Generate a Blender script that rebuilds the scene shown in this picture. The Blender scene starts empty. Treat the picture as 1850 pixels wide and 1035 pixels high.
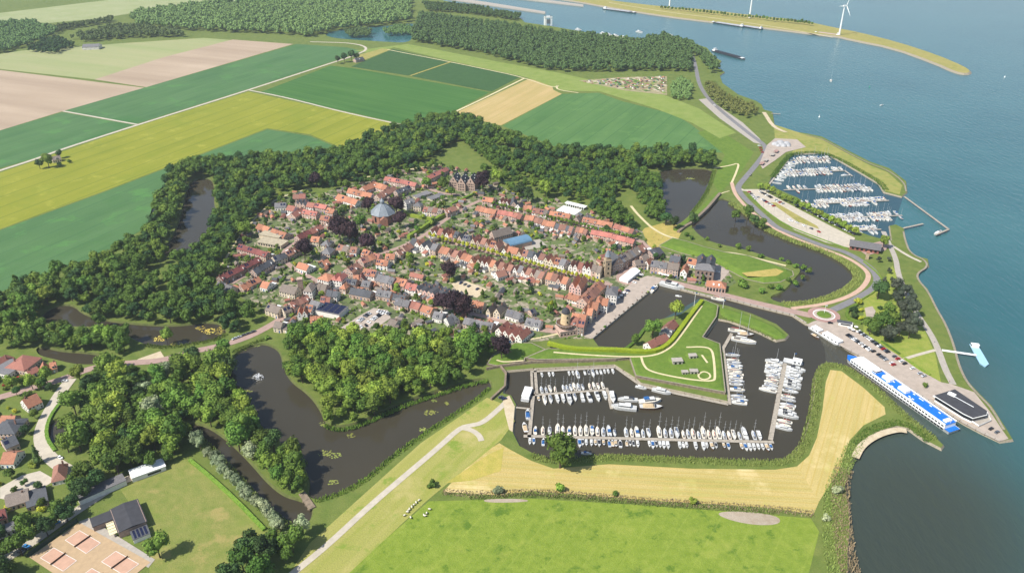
import bpy, math, random
import numpy as np
from mathutils import Vector, Matrix
from mathutils.geometry import tessellate_polygon
R = math.radians
random.seed(7)
rng = np.random.default_rng(7)
scene = bpy.context.scene

# ------------------------------------------------------------------ camera, sky, sun, exposure
F, PITCH, CAMH = 1420.0, math.atan(757.5 / 1420.0), 340.0
cam_data = bpy.data.cameras.new("camera")
cam = bpy.data.objects.new("camera", cam_data)
scene.collection.objects.link(cam)
cam.location = (0, 0, CAMH)
cam.rotation_euler = (math.pi / 2 - PITCH, 0, 0)
cam_data.sensor_width = 36.0
cam_data.lens = 36.0 * F / 1850.0
cam_data.clip_start = 1.0
cam_data.clip_end = 60000.0
scene.camera = cam

SUN_EL = R(50)
SUN_DIR = Vector((-0.84, -0.54, 0)).normalized() * math.cos(SUN_EL) + Vector((0, 0, math.sin(SUN_EL)))
world = bpy.data.worlds.new("World")
scene.world = world
world.use_nodes = True
wn = world.node_tree
wn.nodes.clear()
sky = wn.nodes.new("ShaderNodeTexSky")
sky.sky_type = 'NISHITA'
sky.sun_disc = False
sky.sun_elevation = SUN_EL
sky.sun_rotation = math.atan2(SUN_DIR.x, SUN_DIR.y)
sky.air_density = 1.0
sky.dust_density = 0.8
wbg = wn.nodes.new("ShaderNodeBackground")
wbg.inputs[1].default_value = 0.11
wout = wn.nodes.new("ShaderNodeOutputWorld")
wn.links.new(sky.outputs[0], wbg.inputs[0])
wn.links.new(wbg.outputs[0], wout.inputs[0])
sun_data = bpy.data.lights.new("sun", 'SUN')
sun_data.energy = 4.6
sun_data.angle = R(0.53)
sun_data.color = (1.0, 0.955, 0.88)
sun = bpy.data.objects.new("sun", sun_data)
scene.collection.objects.link(sun)
sun.rotation_euler = SUN_DIR.to_track_quat('Z', 'Y').to_euler()
scene.view_settings.view_transform = 'Standard'
scene.view_settings.look = 'None'
scene.view_settings.gamma = 1
scene.view_settings.exposure = 0.54
scene.cycles.max_bounces = 5
scene.cycles.diffuse_bounces = 2
scene.cycles.glossy_bounces = 2
scene.cycles.transmission_bounces = 2
scene.cycles.volume_bounces = 0
scene.cycles.use_denoising = True

# ------------------------------------------------------------------ pixel -> place
CP, SP = math.cos(PITCH), math.sin(PITCH)
LAND = 1.5
HAZE = 0.00006
def G(px, py, z=LAND):
    x = (px - 925.0) / F
    up = -(py - 517.5) / F
    dy = CP + up * SP
    dz = -SP + up * CP
    t = (z - CAMH) / dz
    return Vector((x * t, dy * t, z))
def GL(pts, z=LAND):
    return [G(p[0], p[1], z) for p in pts]
def mscale(p):
    """metres per pixel at a place (across)"""
    return (p[1] * CP + (CAMH - p[2]) * SP) / F
def inpoly(x, y, poly):
    c = False
    n = len(poly)
    j = n - 1
    for i in range(n):
        xi, yi = poly[i][0], poly[i][1]
        xj, yj = poly[j][0], poly[j][1]
        if (yi > y) != (yj > y) and x < (xj - xi) * (y - yi) / (yj - yi) + xi:
            c = not c
        j = i
    return c
def smooth(pts, it=2, closed=True):
    """corner cutting, to round a traced outline"""
    for _ in range(it):
        out = []
        n = len(pts)
        rg = range(n) if closed else range(n - 1)
        if not closed:
            out.append(pts[0])
        for i in rg:
            a, b = pts[i], pts[(i + 1) % n]
            out.append((a[0] * .75 + b[0] * .25, a[1] * .75 + b[1] * .25))
            out.append((a[0] * .25 + b[0] * .75, a[1] * .25 + b[1] * .75))
        if not closed:
            out.append(pts[-1])
        pts = out
    return pts

# ------------------------------------------------------------------ scene graph helpers
COL = scene.collection
def put(name, data, parent=None, loc=None, rz=0.0, kind=None):
    o = bpy.data.objects.new(name, data)
    COL.objects.link(o)
    if parent is not None:
        o.parent = parent
    if loc is not None:
        o.location = loc
    if rz:
        o.rotation_euler = (0, 0, rz)
    if kind:
        o["kind"] = kind
    return o
def tag(o, label, cat=None, group=None, kind=None):
    o["label"] = label
    if cat:
        o["category"] = cat
    if group:
        o["group"] = group
    if kind:
        o["kind"] = kind
    return o
def thing(name, label, cat, loc=(0, 0, 0), rz=0.0, group=None):
    return tag(put(name, None, None, loc, rz), label, cat, group)
ORD = "first second third fourth fifth sixth seventh eighth ninth tenth eleventh twelfth thirteenth fourteenth fifteenth sixteenth seventeenth eighteenth nineteenth twentieth".split()
TENS = {20: "twenty", 30: "thirty", 40: "forty", 50: "fifty", 60: "sixty", 70: "seventy"}
def ordw(n):
    if n <= 20:
        return ORD[n - 1]
    t, u = n // 10 * 10, n % 10
    return TENS[t] + "-" + ORD[u - 1] if u else TENS[t].replace("ty", "tieth")

class MB:
    """collects faces, becomes one mesh"""
    def __init__(s):
        s.v, s.f, s.m = [], [], []
    def add(s, vs, fs, m=0):
        b = len(s.v)
        s.v += [tuple(v) for v in vs]
        s.f += [tuple(b + i for i in f) for f in fs]
        s.m += [m] * len(fs)
        return s
    def box(s, c, d, m=0, rz=0.0, bottom=False, taper=1.0):
        x, y, z = d[0] / 2, d[1] / 2, d[2]
        cs, sn = math.cos(rz), math.sin(rz)
        vs = []
        for k, zz in ((1, 0), (taper, z)):
            for a, b in ((-x, -y), (x, -y), (x, y), (-x, y)):
                a, b = a * k, b * k
                vs.append((c[0] + a * cs - b * sn, c[1] + a * sn + b * cs, c[2] + zz))
        fs = [(0, 1, 5, 4), (1, 2, 6, 5), (2, 3, 7, 6), (3, 0, 4, 7), (4, 5, 6, 7)]
        if bottom:
            fs.append((3, 2, 1, 0))
        return s.add(vs, fs, m)
    def tube(s, p0, p1, r0, r1=None, n=6, m=0, cap=True):
        r1 = r0 if r1 is None else r1
        p0, p1 = Vector(p0), Vector(p1)
        d = (p1 - p0).normalized()
        a = d.orthogonal().normalized()
        b = d.cross(a)
        vs = []
        for p, r in ((p0, r0), (p1, r1)):
            for i in range(n):
                t = 2 * math.pi * i / n
                vs.append(p + (a * math.cos(t) + b * math.sin(t)) * r)
        fs = [(i, (i + 1) % n, n + (i + 1) % n, n + i) for i in range(n)]
        if cap:
            fs.append(tuple(range(n, 2 * n)))
        return s.add(vs, fs, m)
    def lathe(s, c, prof, n=12, m=0, rot=0.0):
        vs = []
        for r, z in prof:
            for i in range(n):
                t = 2 * math.pi * i / n + rot
                vs.append((c[0] + r * math.cos(t), c[1] + r * math.sin(t), c[2] + z))
        fs = []
        for k in range(len(prof) - 1):
            for i in range(n):
                j = (i + 1) % n
                fs.append((k * n + i, k * n + j, (k + 1) * n + j, (k + 1) * n + i))
        k = len(prof) - 1
        fs.append(tuple(k * n + i for i in range(n)))
        return s.add(vs, fs, m)
    def prism(s, pts, z0, z1, m=0, mtop=None):
        n = len(pts)
        vs = [(p[0], p[1], z0) for p in pts] + [(p[0], p[1], z1) for p in pts]
        s.add(vs, [(i, (i + 1) % n, n + (i + 1) % n, n + i) for i in range(n)], m)
        tv = [(p[0], p[1], z1) for p in pts]
        s.add(tv, tess(pts), m if mtop is None else mtop)
        return s
    def mesh(s, name, mats, smooth_=False):
        me = bpy.data.meshes.new(name)
        me.from_pydata(s.v, [], s.f)
        if not isinstance(mats, (list, tuple)):
            mats = [mats]
        for m in mats:
            me.materials.append(m)
        if len(mats) > 1:
            me.polygons.foreach_set("material_index", s.m)
        if smooth_:
            me.polygons.foreach_set("use_smooth", [True] * len(me.polygons))
        me.update()
        return me
    def build(s, name, mats, parent=None, loc=None, rz=0.0, kind=None, smooth_=False):
        return put(name, s.mesh(name, mats, smooth_), parent, loc, rz, kind)
def tess(pts, holes=()):
    rings = [[Vector((p[0], p[1], 0)) for p in pts]] + [[Vector((p[0], p[1], 0)) for p in h] for h in holes]
    allp = [v for r in rings for v in r]
    out = []
    for t in tessellate_polygon(rings):
        a, b, c = (allp[i] for i in t)
        cr = (b.x - a.x) * (c.y - a.y) - (b.y - a.y) * (c.x - a.x)
        out.append(tuple(t) if cr > 0 else (t[0], t[2], t[1]))
    return out
def area2(pts):
    return sum(pts[i][0] * pts[(i + 1) % len(pts)][1] - pts[(i + 1) % len(pts)][0] * pts[i][1] for i in range(len(pts)))
def ccw(pts):
    return pts if area2(pts) > 0 else pts[::-1]
def offset(pts, d):
    """grow (d>0) a counter-clockwise outline"""
    n = len(pts)
    out = []
    for i in range(n):
        a, b, c = Vector(pts[i - 1][:2]), Vector(pts[i][:2]), Vector(pts[(i + 1) % n][:2])
        e1, e2 = (b - a), (c - b)
        if e1.length < 1e-6 or e2.length < 1e-6:
            out.append((b.x, b.y)); continue
        n1, n2 = Vector((e1.y, -e1.x)).normalized(), Vector((e2.y, -e2.x)).normalized()
        k = n1 + n2
        k = k / max(k.length_squared / 2, 0.5)
        out.append((b.x + k.x * d, b.y + k.y * d))
    return out

# ------------------------------------------------------------------ materials
MATS = {}
def srgb(r, g, b):
    f = lambda c: (c / 12.92 if c <= .04045 else ((c + .055) / 1.055) ** 2.4)
    return tuple(f(c / 255.0) for c in (r, g, b))
def newmat(name):
    m = bpy.data.materials.new(name)
    m.use_nodes = True
    nt = m.node_tree
    b = nt.nodes["Principled BSDF"]
    return m, nt, b
def nd(nt, t, **kw):
    n = nt.nodes.new(t)
    for k, v in kw.items():
        if k.startswith("i_"):
            n.inputs[k[2:]].default_value = v
        else:
            setattr(n, k, v)
    return n
def mix(nt, fac, a, b, bl='MIX'):
    n = nt.nodes.new("ShaderNodeMix")
    n.data_type = 'RGBA'
    n.blend_type = bl
    for s, v in ((0, fac), (6, a), (7, b)):
        if hasattr(v, "is_output"):
            nt.links.new(v, n.inputs[s])
        elif s == 0:
            n.inputs[s].default_value = v
        else:
            n.inputs[s].default_value = (*v[:3], 1)
    return n.outputs[2]
def ramp(nt, src, a, b):
    n = nt.nodes.new("ShaderNodeMapRange")
    n.inputs[1].default_value, n.inputs[2].default_value = a, b
    nt.links.new(src, n.inputs[0])
    return n.outputs[0]
def noise(nt, vec, scale, detail=3, rough=.55):
    n = nd(nt, "ShaderNodeTexNoise")
    n.inputs["Scale"].default_value = scale
    n.inputs["Detail"].default_value = detail
    n.inputs["Roughness"].default_value = rough
    nt.links.new(vec, n.inputs["Vector"])
    return n.outputs[0]
def bump(nt, b, src, dist, strength=1.0):
    n = nd(nt, "ShaderNodeBump")
    n.inputs["Strength"].default_value = strength
    n.inputs["Distance"].default_value = dist
    nt.links.new(src, n.inputs["Height"])
    nt.links.new(n.outputs[0], b.inputs["Normal"])
def plain(name, col, rough=.6, var=.12, scale=1.2, obrand=0.0, metal=0.0, col2=None, spec=None):
    """painted or weathered surface: noise wear, optional difference from object to object"""
    if name in MATS:
        return MATS[name]
    m, nt, b = newmat(name)
    g = nd(nt, "ShaderNodeNewGeometry")
    n1 = noise(nt, g.outputs["Position"], scale, 4)
    c2 = col2 or tuple(c * (1 - 2.2 * var) for c in col)
    c = mix(nt, ramp(nt, n1, .35, .65), col, c2)
    if obrand:
        oi = nd(nt, "ShaderNodeObjectInfo")
        hs = nd(nt, "ShaderNodeHueSaturation")
        mr = nd(nt, "ShaderNodeMapRange")
        mr.inputs[3].default_value, mr.inputs[4].default_value = 1 - obrand, 1 + obrand
        nt.links.new(oi.outputs["Random"], mr.inputs[0])
        nt.links.new(mr.outputs[0], hs.inputs["Value"])
        mh = nd(nt, "ShaderNodeMapRange")
        mh.inputs[3].default_value, mh.inputs[4].default_value = .5 - obrand * .04, .5 + obrand * .04
        sc = nd(nt, "ShaderNodeMath", operation='FRACT')
        ml = nd(nt, "ShaderNodeMath", operation='MULTIPLY')
        ml.inputs[1].default_value = 7.31
        nt.links.new(oi.outputs["Random"], ml.inputs[0])
        nt.links.new(ml.outputs[0], sc.inputs[0])
        nt.links.new(sc.outputs[0], mh.inputs[0])
        nt.links.new(mh.outputs[0], hs.inputs["Hue"])
        nt.links.new(c, hs.inputs["Color"])
        c = hs.outputs[0]
    nt.links.new(c, b.inputs["Base Color"])
    b.inputs["Roughness"].default_value = rough
    b.inputs["Metallic"].default_value = metal
    if spec is not None:
        b.inputs["Specular IOR Level"].default_value = spec
    MATS[name] = m
    return m
def ground_mat(name, cols, s1=.02, s2=.25, bd=.25, rough=.95, streak=None, lines=None, fine=1.2, mottle=None):
    """soil, crop or turf: two scales of patchiness, optional streaks along a heading and tramlines"""
    if name in MATS:
        return MATS[name]
    m, nt, b = newmat(name)
    g = nd(nt, "ShaderNodeNewGeometry")
    pos = g.outputs["Position"]
    vec = pos
    if streak is not None or lines is not None:
        ang = streak[0] if streak else lines[0]
        mp = nd(nt, "ShaderNodeMapping", vector_type='POINT')
        mp.inputs["Rotation"].default_value = (0, 0, -ang)
        nt.links.new(pos, mp.inputs[0])
        rot = mp.outputs[0]
        if streak:
            mp2 = nd(nt, "ShaderNodeMapping")
            mp2.inputs["Scale"].default_value = (streak[1], 1, 1)
            nt.links.new(rot, mp2.inputs[0])
            vec = mp2.outputs[0]
    a = ramp(nt, noise(nt, pos, s1, 4), .32, .68)
    f = ramp(nt, noise(nt, vec, s2, 4, .6), .3, .7)
    c = mix(nt, a, cols[0], cols[1])
    c = mix(nt, f, c, cols[2])
    fi = ramp(nt, noise(nt, pos, fine, 2, .6), .3, .75)
    c = mix(nt, fi, c, mix(nt, .45, c, tuple(x * .45 for x in cols[2])))
    if mottle:
        t1 = ramp(nt, noise(nt, pos, mottle[0], 5, .7), .56, .66)
        c = mix(nt, t1, c, mottle[1])
        t2 = ramp(nt, noise(nt, pos, mottle[0] * .37, 5, .7), .55, .72)
        c = mix(nt, t2, c, mottle[2])
    if lines:
        ang, per, wid, lc, st = lines
        sx = nd(nt, "ShaderNodeSeparateXYZ")
        nt.links.new(rot, sx.inputs[0])
        dv = nd(nt, "ShaderNodeMath", operation='DIVIDE')
        dv.inputs[1].default_value = per
        nt.links.new(sx.outputs[1], dv.inputs[0])
        fr = nd(nt, "ShaderNodeMath", operation='FRACT')
        nt.links.new(dv.outputs[0], fr.inputs[0])
        lt = nd(nt, "ShaderNodeMath", operation='LESS_THAN')
        lt.inputs[1].default_value = wid / per
        nt.links.new(fr.outputs[0], lt.inputs[0])
        ms = nd(nt, "ShaderNodeMath", operation='MULTIPLY')
        ms.inputs[1].default_value = st
        nt.links.new(lt.outputs[0], ms.inputs[0])
        c = mix(nt, ms.outputs[0], c, lc)
    nt.links.new(c, b.inputs["Base Color"])
    b.inputs["Roughness"].default_value = rough
    b.inputs["Specular IOR Level"].default_value = .15
    bump(nt, b, noise(nt, pos, fine * 1.3, 3), bd)
    MATS[name] = m
    return m
def heading(a, b):
    d = G(*b) - G(*a)
    return math.atan2(d.y, d.x)

grass = ground_mat("turf", (srgb(96, 114, 50), srgb(80, 102, 42), srgb(114, 124, 62)), .012, .12)
grass_lush = ground_mat("lush_turf", (srgb(92, 120, 42), srgb(78, 106, 36), srgb(108, 130, 52)), .03, .2)
grass_dry = ground_mat("dry_turf", (srgb(150, 144, 78), srgb(124, 132, 58), srgb(166, 154, 92)), .02, .15)
grass_straw = ground_mat("straw_turf", (srgb(196, 172, 104), srgb(180, 158, 88), srgb(160, 150, 78)), .03, .2)
sand = ground_mat("sand", (srgb(196, 178, 146), srgb(178, 158, 126), srgb(206, 192, 164)), .05, .3)
path_sand = ground_mat("path_sand", (srgb(206, 192, 148), srgb(190, 176, 128), srgb(214, 202, 164)), .05, .3, bd=.05)
concrete = plain("concrete", srgb(168, 160, 148), .85, .08, .5)
asphalt = plain("asphalt", srgb(122, 120, 120), .9, .08, .4)
pale_road = plain("pale_road", srgb(186, 176, 158), .9, .07, .3)
brick_pave = plain("brick_pave", srgb(164, 138, 126), .9, .08, .35)
red_pave = plain("red_pave", srgb(164, 130, 120), .9, .08, .4)
pink_path = plain("pink_path", srgb(192, 160, 138), .9, .07, .4)
quay_pave = plain("quay_pave", srgb(172, 158, 144), .9, .08, .25)
stone_edge = plain("stone_edge", srgb(150, 140, 120), .9, .15, .8)
white_line = plain("white_line", srgb(235, 232, 225), .7, .04)
white_paint = plain("white_paint", srgb(236, 236, 232), .45, .05, .6)
white_hull = plain("white_hull", srgb(212, 212, 208), .3, .08, .5, obrand=.14)
blue_paint = plain("blue_paint", srgb(20, 110, 205), .5, .08, .3)
blue_cover = plain("blue_cover", srgb(36, 92, 150), .7, .12, .8)
dark_glass = plain("dark_glass", (.012, .016, .02), .12, .1, .6)
wood_dark = plain("wood_dark", srgb(96, 70, 50), .7, .2, .9, obrand=.15)
timber = plain("timber", srgb(168, 158, 142), .85, .14, .7)
alu = plain("aluminium", srgb(196, 198, 200), .4, .06, 1.0, metal=.4)
steel = plain("steel", srgb(120, 124, 128), .5, .1, 1.0, metal=.3)
black_felt = plain("black_felt", srgb(62, 62, 66), .9, .1, .3)
teak = plain("teak_deck", srgb(196, 172, 136), .7, .1, 1.0)
red_paint = plain("red_paint", srgb(168, 52, 40), .45, .12, .6)
orange_paint = plain("orange_paint", srgb(222, 96, 34), .45, .1, .6)
# ------------------------------------------------------------------ water
def water_mat(name, base, base2, wave, dist, rough, spec=.5, shallow=None):
    m, nt, b = newmat(name)
    g = nd(nt, "ShaderNodeNewGeometry")
    pos = g.outputs["Position"]
    c = mix(nt, ramp(nt, noise(nt, pos, .006, 3), .3, .7), base, base2)
    if shallow:
        # silt carried out of the harbour and lying in the shallows: fades with distance from those places
        for (cx, cy, r0, r1, col) in shallow:
            vm = nd(nt, "ShaderNodeVectorMath", operation='DISTANCE')
            vm.inputs[1].default_value = (cx, cy, 0)
            nt.links.new(pos, vm.inputs[0])
            mr = nd(nt, "ShaderNodeMapRange", interpolation_type='SMOOTHSTEP')
            mr.inputs[1].default_value, mr.inputs[2].default_value = r0, r1
            mr.inputs[3].default_value, mr.inputs[4].default_value = 1, 0
            nt.links.new(vm.outputs["Value"], mr.inputs[0])
            c = mix(nt, mr.outputs[0], c, col)
    nt.links.new(c, b.inputs["Base Color"])
    b.inputs["Roughness"].default_value = rough
    b.inputs["IOR"].default_value = 1.33
    b.inputs["Specular IOR Level"].default_value = spec
    mp = nd(nt, "ShaderNodeMapping")
    mp.inputs["Rotation"].default_value = (0, 0, R(35))
    mp.inputs["Scale"].default_value = (1, .35, 1)
    nt.links.new(pos, mp.inputs[0])
    h1 = noise(nt, mp.outputs[0], wave, 3, .6)
    bump(nt, b, h1, dist)
    MATS[name] = m
    return m
muddy = srgb(66, 61, 48)
hm = G(1450, 640, 0)
bay = G(1640, 900, 0)
bay2 = G(1600, 1010, 0)
sea_mat = water_mat("sea_water", srgb(46, 90, 94), srgb(56, 100, 102), .2, 1.0, .16,
                    shallow=[(hm.x, hm.y, 40, 190, srgb(68, 66, 54)), (bay.x, bay.y, 10, 140, srgb(58, 66, 56)), (bay2.x, bay2.y, 10, 150, srgb(54, 62, 54))])
moat_mat = water_mat("moat_water", muddy, srgb(56, 53, 43), .35, .05, .06)
basin_mat = water_mat("marina_water", srgb(40, 68, 76), srgb(44, 74, 80), .35, .05, .08)
far = 30000
o = MB().add([(-far, -2000, 0), (far, -2000, 0), (far, far, 0), (-far, far, 0)], [(0, 1, 2, 3)]).build("water", sea_mat, kind="structure")
tag(o, "wide blue river reaching to the far shore")

# ------------------------------------------------------------------ land
shore = [(1560, 1400), (1530, 1040), (1530, 1000), (1534, 960), (1530, 905), (1524, 876), (1530, 850), (1545, 822), (1556, 800), (1585, 781), (1620, 772),
    (1640, 776), (1668, 796), (1699, 812), (1703, 806), (1690, 794), (1650, 764), (1612, 730), (1580, 700), (1555, 680), (1530, 664), (1500, 657),
    (1485, 660), (1473, 680), (1470, 720), (1463, 760), (1450, 803), (1430, 828), (1400, 836), (1300, 832), (1200, 828), (1100, 823), (1040, 832),
    (995, 833), (960, 820), (938, 808), (927, 785), (927, 760), (932, 733), (923, 717), (908, 713), (914, 695), (913, 672), (958, 668), (1110, 661),
    (1148, 685), (1158, 694), (1314, 727), (1306, 640), (1301, 624), (1268, 616), (1296, 578), (1318, 582), (1371, 602), (1402, 617), (1418, 614), (1424, 607),
    (1402, 588), (1360, 570), (1314, 555), (1299, 552), (1268, 543), (1250, 556), (1230, 570), (1203, 577), (1188, 581), (1166, 591), (1150, 616), (1127, 631), (1081, 628),
    (1070, 613), (1191, 514), (1236, 526), (1281, 537), (1314, 541), (1362, 554), (1432, 571), (1456, 587), (1470, 590), (1530, 632), (1546, 641), (1640, 702),
    (1740, 766), (1770, 782), (1806, 799), (1828, 796), (1815, 774), (1790, 735), (1770, 715), (1746, 690), (1731, 660), (1721, 620), (1706, 582), (1690, 556),
    (1675, 524), (1655, 504), (1660, 492), (1677, 482), (1675, 470), (1655, 465), (1641, 455), (1634, 432), (1632, 415), (1618, 408), (1607, 410), (1611, 437), (1593, 434), (1571, 428),
    (1552, 421), (1526, 405), (1485, 387), (1440, 359), (1405, 344), (1387, 336), (1393, 322), (1418, 288), (1428, 280), (1485, 278), (1496, 281), (1520, 294),
    (1558, 316), (1588, 334), (1597, 349), (1628, 357), (1638, 349), (1636, 329), (1606, 306), (1571, 294), (1526, 271), (1485, 249), (1456, 243), (1420, 238),
    (1399, 229), (1395, 204), (1380, 200), (1375, 190), (1365, 184), (1334, 173), (1305, 152), (1300, 138), (1309, 132), (1295, 123), (1303, 112), (1291, 105),
    (1277, 88), (1235, 74), (1200, 69), (1153, 72), (1069, 62), (1002, 50), (948, 42), (940, 34), (891, 21), (808, 4), (700, -25), (500, -60), (-800, -100),
    (-3000, -90), (-2500, 300), (-1500, 1400)]
shoreW = ccw([tuple(G(p[0], p[1], 0)[:2]) for p in shore])
# waters inside the land (outlines traced at the waterline)
WATERS = {
    "moat_north": ([(1190, 308), (1240, 306), (1287, 307), (1284, 322), (1278, 345), (1262, 368), (1248, 385), (1222, 408), (1210, 408), (1200, 395), (1202, 370), (1192, 340)], moat_mat,
                   "dark moat water between the north wood and the earthen dam"),
    "moat_east": ([(1301, 360), (1316, 364), (1335, 376), (1362, 395), (1374, 410), (1400, 422), (1440, 436), (1480, 450), (1520, 470), (1542, 490), (1547, 505), (1530, 522), (1490, 540),
                   (1450, 549), (1415, 549), (1390, 540), (1420, 530), (1440, 505), (1452, 492), (1440, 478), (1400, 470), (1360, 455), (1330, 448), (1300, 442), (1272, 432), (1252, 412), (1258, 402), (1280, 380)], moat_mat,
                   "brown moat water curving round the eastern bastion"),
    "moat_south": ([(425, 648), (436, 636), (462, 626), (480, 624), (503, 636), (508, 662), (520, 690), (555, 715), (575, 742), (585, 768), (608, 776), (650, 768), (700, 742), (750, 722),
                    (800, 706), (845, 692), (880, 687), (886, 702), (868, 716), (830, 742), (780, 774), (720, 815), (680, 850), (650, 872), (610, 892), (580, 902), (560, 896), (566, 868),
                    (545, 825), (500, 790), (462, 755), (452, 735), (432, 712), (418, 690)], moat_mat,
                   "dark moat water with the fountain and lily pads"),
    "moat_ditch": ([(338, 768), (370, 772), (410, 800), (450, 840), (480, 876), (510, 900), (540, 908), (562, 918), (556, 944), (530, 958), (500, 940), (465, 912), (430, 868), (400, 826), (372, 796), (345, 785)], moat_mat,
                   "narrow brown ditch below the bridge arches"),
    "moat_west": ([(346, 328), (380, 322), (386, 345), (384, 372), (392, 386), (384, 404), (366, 428), (344, 454), (318, 466), (292, 462), (316, 430), (330, 390), (338, 355)], moat_mat,
                  "blue reflecting pond between the western tree belts"),
    "moat_gate": ([(75, 572), (100, 556), (128, 552), (150, 572), (200, 584), (260, 590), (320, 592), (372, 585), (398, 588), (408, 604), (390, 614), (340, 622), (300, 628), (262, 622), (235, 606), (190, 590), (130, 590), (95, 588)], moat_mat,
                  "dark pond with yellow weed above the gate road"),
    "moat_village": ([(70, 628), (110, 638), (150, 640), (185, 645), (180, 658), (140, 658), (100, 648), (75, 642)], moat_mat, "dark ditch behind the village gardens"),
    "village_pond": ([(88, 775), (96, 764), (116, 757), (128, 775), (118, 795), (100, 800), (90, 792)], moat_mat, "small pond inside the village road bend"),
    "field_ditch": ([(290, 330), (297, 333), (290, 352), (282, 378), (275, 400), (271, 418), (266, 414), (270, 392), (277, 368), (284, 345)], moat_mat, "thin ditch at the edge of the teal field"),
    "far_lake": ([(585, 62), (620, 54), (670, 50), (715, 46), (750, 42), (762, 50), (745, 66), (737, 79), (700, 77), (650, 74), (600, 70)], sea_mat, "pale lake in front of the far forest"),
}
holes = []
for nm, (pts, mt, lb) in WATERS.items():
    sp = smooth(pts, 2)
    holes.append(offset(ccw([tuple(G(p[0], p[1], 0)[:2]) for p in sp]), 2.2))
    if mt is not sea_mat:
        w = ccw(offset(ccw(holes[-1]), 2.0))
        ob = MB().add([(p[0], p[1], .02) for p in w], tess(w)).build("water_" + nm, mt, kind="structure")
        tag(ob, lb)
# harbour and marina sheets lie just above the river sheet, hidden edges run under the land
HARB = [(905, 660), (1110, 655), (1150, 680), (1320, 730), (1300, 620), (1262, 618), (1296, 570), (1400, 620), (1426, 606), (1310, 552), (1262, 540), (1200, 575), (1140, 635), (1075, 632), (1062, 612), (1190, 508), (1440, 568), (1466, 586),
        (1478, 606), (1490, 630), (1492, 652), (1480, 660), (1478, 690), (1455, 820), (1400, 845), (990, 842), (925, 800)]
hw = ccw([tuple(G(p[0], p[1], 0)[:2]) for p in HARB])
tag(MB().add([(p[0], p[1], .02) for p in hw], tess(hw)).build("water_harbour", moat_mat, kind="structure"), "dark harbour water between the jetties")
MAR = [(1380, 336), (1425, 276), (1500, 276), (1600, 335), (1632, 356), (1614, 410), (1608, 440), (1540, 425), (1450, 368)]
mw = ccw([tuple(G(p[0], p[1], 0)[:2]) for p in MAR])
tag(MB().add([(p[0], p[1], .02) for p in mw], tess(mw)).build("water_marina", basin_mat, kind="structure"), "blue-green marina water inside the curved spit")

bank_turf = ground_mat("bank_turf", (srgb(84, 96, 50), srgb(70, 82, 42), srgb(104, 108, 64)), .05, .3)
def landmass(name, ring, hls, mat, label, top=LAND, slope=1.4, bank=None):
    mb = MB()
    allp = list(ring)
    for h in hls:
        allp += h
    mb.add([(p[0], p[1], top) for p in allp], tess(ring, hls), 0)
    for rg, sgn in [(ring, 1)] + [(ccw(h), -1) for h in hls]:
        out = offset(rg, slope * sgn)
        n = len(rg)
        vs = [(p[0], p[1], top) for p in rg] + [(p[0], p[1], -.6) for p in out]
        mb.add(vs, [(i, n + i, n + (i + 1) % n, (i + 1) % n) for i in range(n)], 1 if sgn > 0 else 2)
    o = mb.build(name, [mat, bank or stone_edge, bank_turf], kind="structure")
    return tag(o, label)
landmass("ground", shoreW, holes, grass, "grassy ground of the whole peninsula and polder")
dike = smooth([(1035, 3), (1100, 15), (1200, 31), (1281, 41), (1397, 54), (1474, 64), (1516, 68), (1534, 73), (1615, 89), (1692, 117), (1727, 133), (1745, 136), (1753, 132), (1741, 123), (1692, 102), (1622, 79),
        (1551, 61), (1509, 53), (1446, 39), (1355, 30), (1270, 19), (1200, 15), (1086, 1), (900, -30), (800, -36), (850, -22)], 1)
landmass("breakwater_land", ccw([tuple(G(p[0], p[1], 0)[:2]) for p in dike]), [], grass_dry, "long curved grassy breakwater across the river", top=3.0, slope=5)
for nm, pts, lb in (("pier_wall", [(808, 0), (985, 26), (985, 23), (880, 6), (812, -4)], "low concrete guide wall nearest the far forest"), ("pier_wall", [(915, -3), (1054, 13), (1054, 10.5), (930, -6)], "low concrete guide wall beside the breakwater")):
    w = ccw([tuple(G(p[0], p[1], 0)[:2]) for p in pts])
    tag(MB().prism(w, -.5, 2.5).build(nm, concrete), lb, "pier")

# ------------------------------------------------------------------ sheets on the ground
_nudge = [0.0]
def nudge():
    """every sheet its own height, small steps"""
    _nudge[0] += .0012
    return _nudge[0]
def sheet(name, pts, mat, label, lvl=1, z=LAND, sm=0, kind="structure"):
    if sm:
        pts = smooth(pts, sm)
    zz = z + .05 * lvl + nudge()
    w = ccw([tuple(G(p[0], p[1], zz)[:2]) for p in pts])
    o = MB().add([(p[0], p[1], zz) for p in w], tess(w)).build(name, mat, kind=kind)
    return tag(o, label)
def ribbon_pts(pts, width, z=LAND, sm=2):
    if sm:
        pts = smooth(pts, sm, False)
    P = [G(p[0], p[1], z) for p in pts]
    Lf, Rt = [], []
    for i, p in enumerate(P):
        a, b = P[max(0, i - 1)], P[min(len(P) - 1, i + 1)]
        d = Vector((b.x - a.x, b.y - a.y)).normalized()
        n = Vector((-d.y, d.x)) * width / 2
        Lf.append((p.x + n.x, p.y + n.y)); Rt.append((p.x - n.x, p.y - n.y))
    return Lf, Rt, P
def ribbon(name, pts, width, mat, label, lvl=2, z=LAND, sm=2, thick=0):
    zz = z + .05 * lvl + nudge()
    Lf, Rt, P = ribbon_pts(pts, width, zz, sm)
    n = len(P)
    mb = MB()
    mb.add([(a[0], a[1], zz) for a in Lf] + [(a[0], a[1], zz) for a in Rt], [(i, n + i, n + i + 1, i + 1) for i in range(n - 1)])
    o = mb.build(name, mat, kind="structure")
    return tag(o, label)

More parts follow.
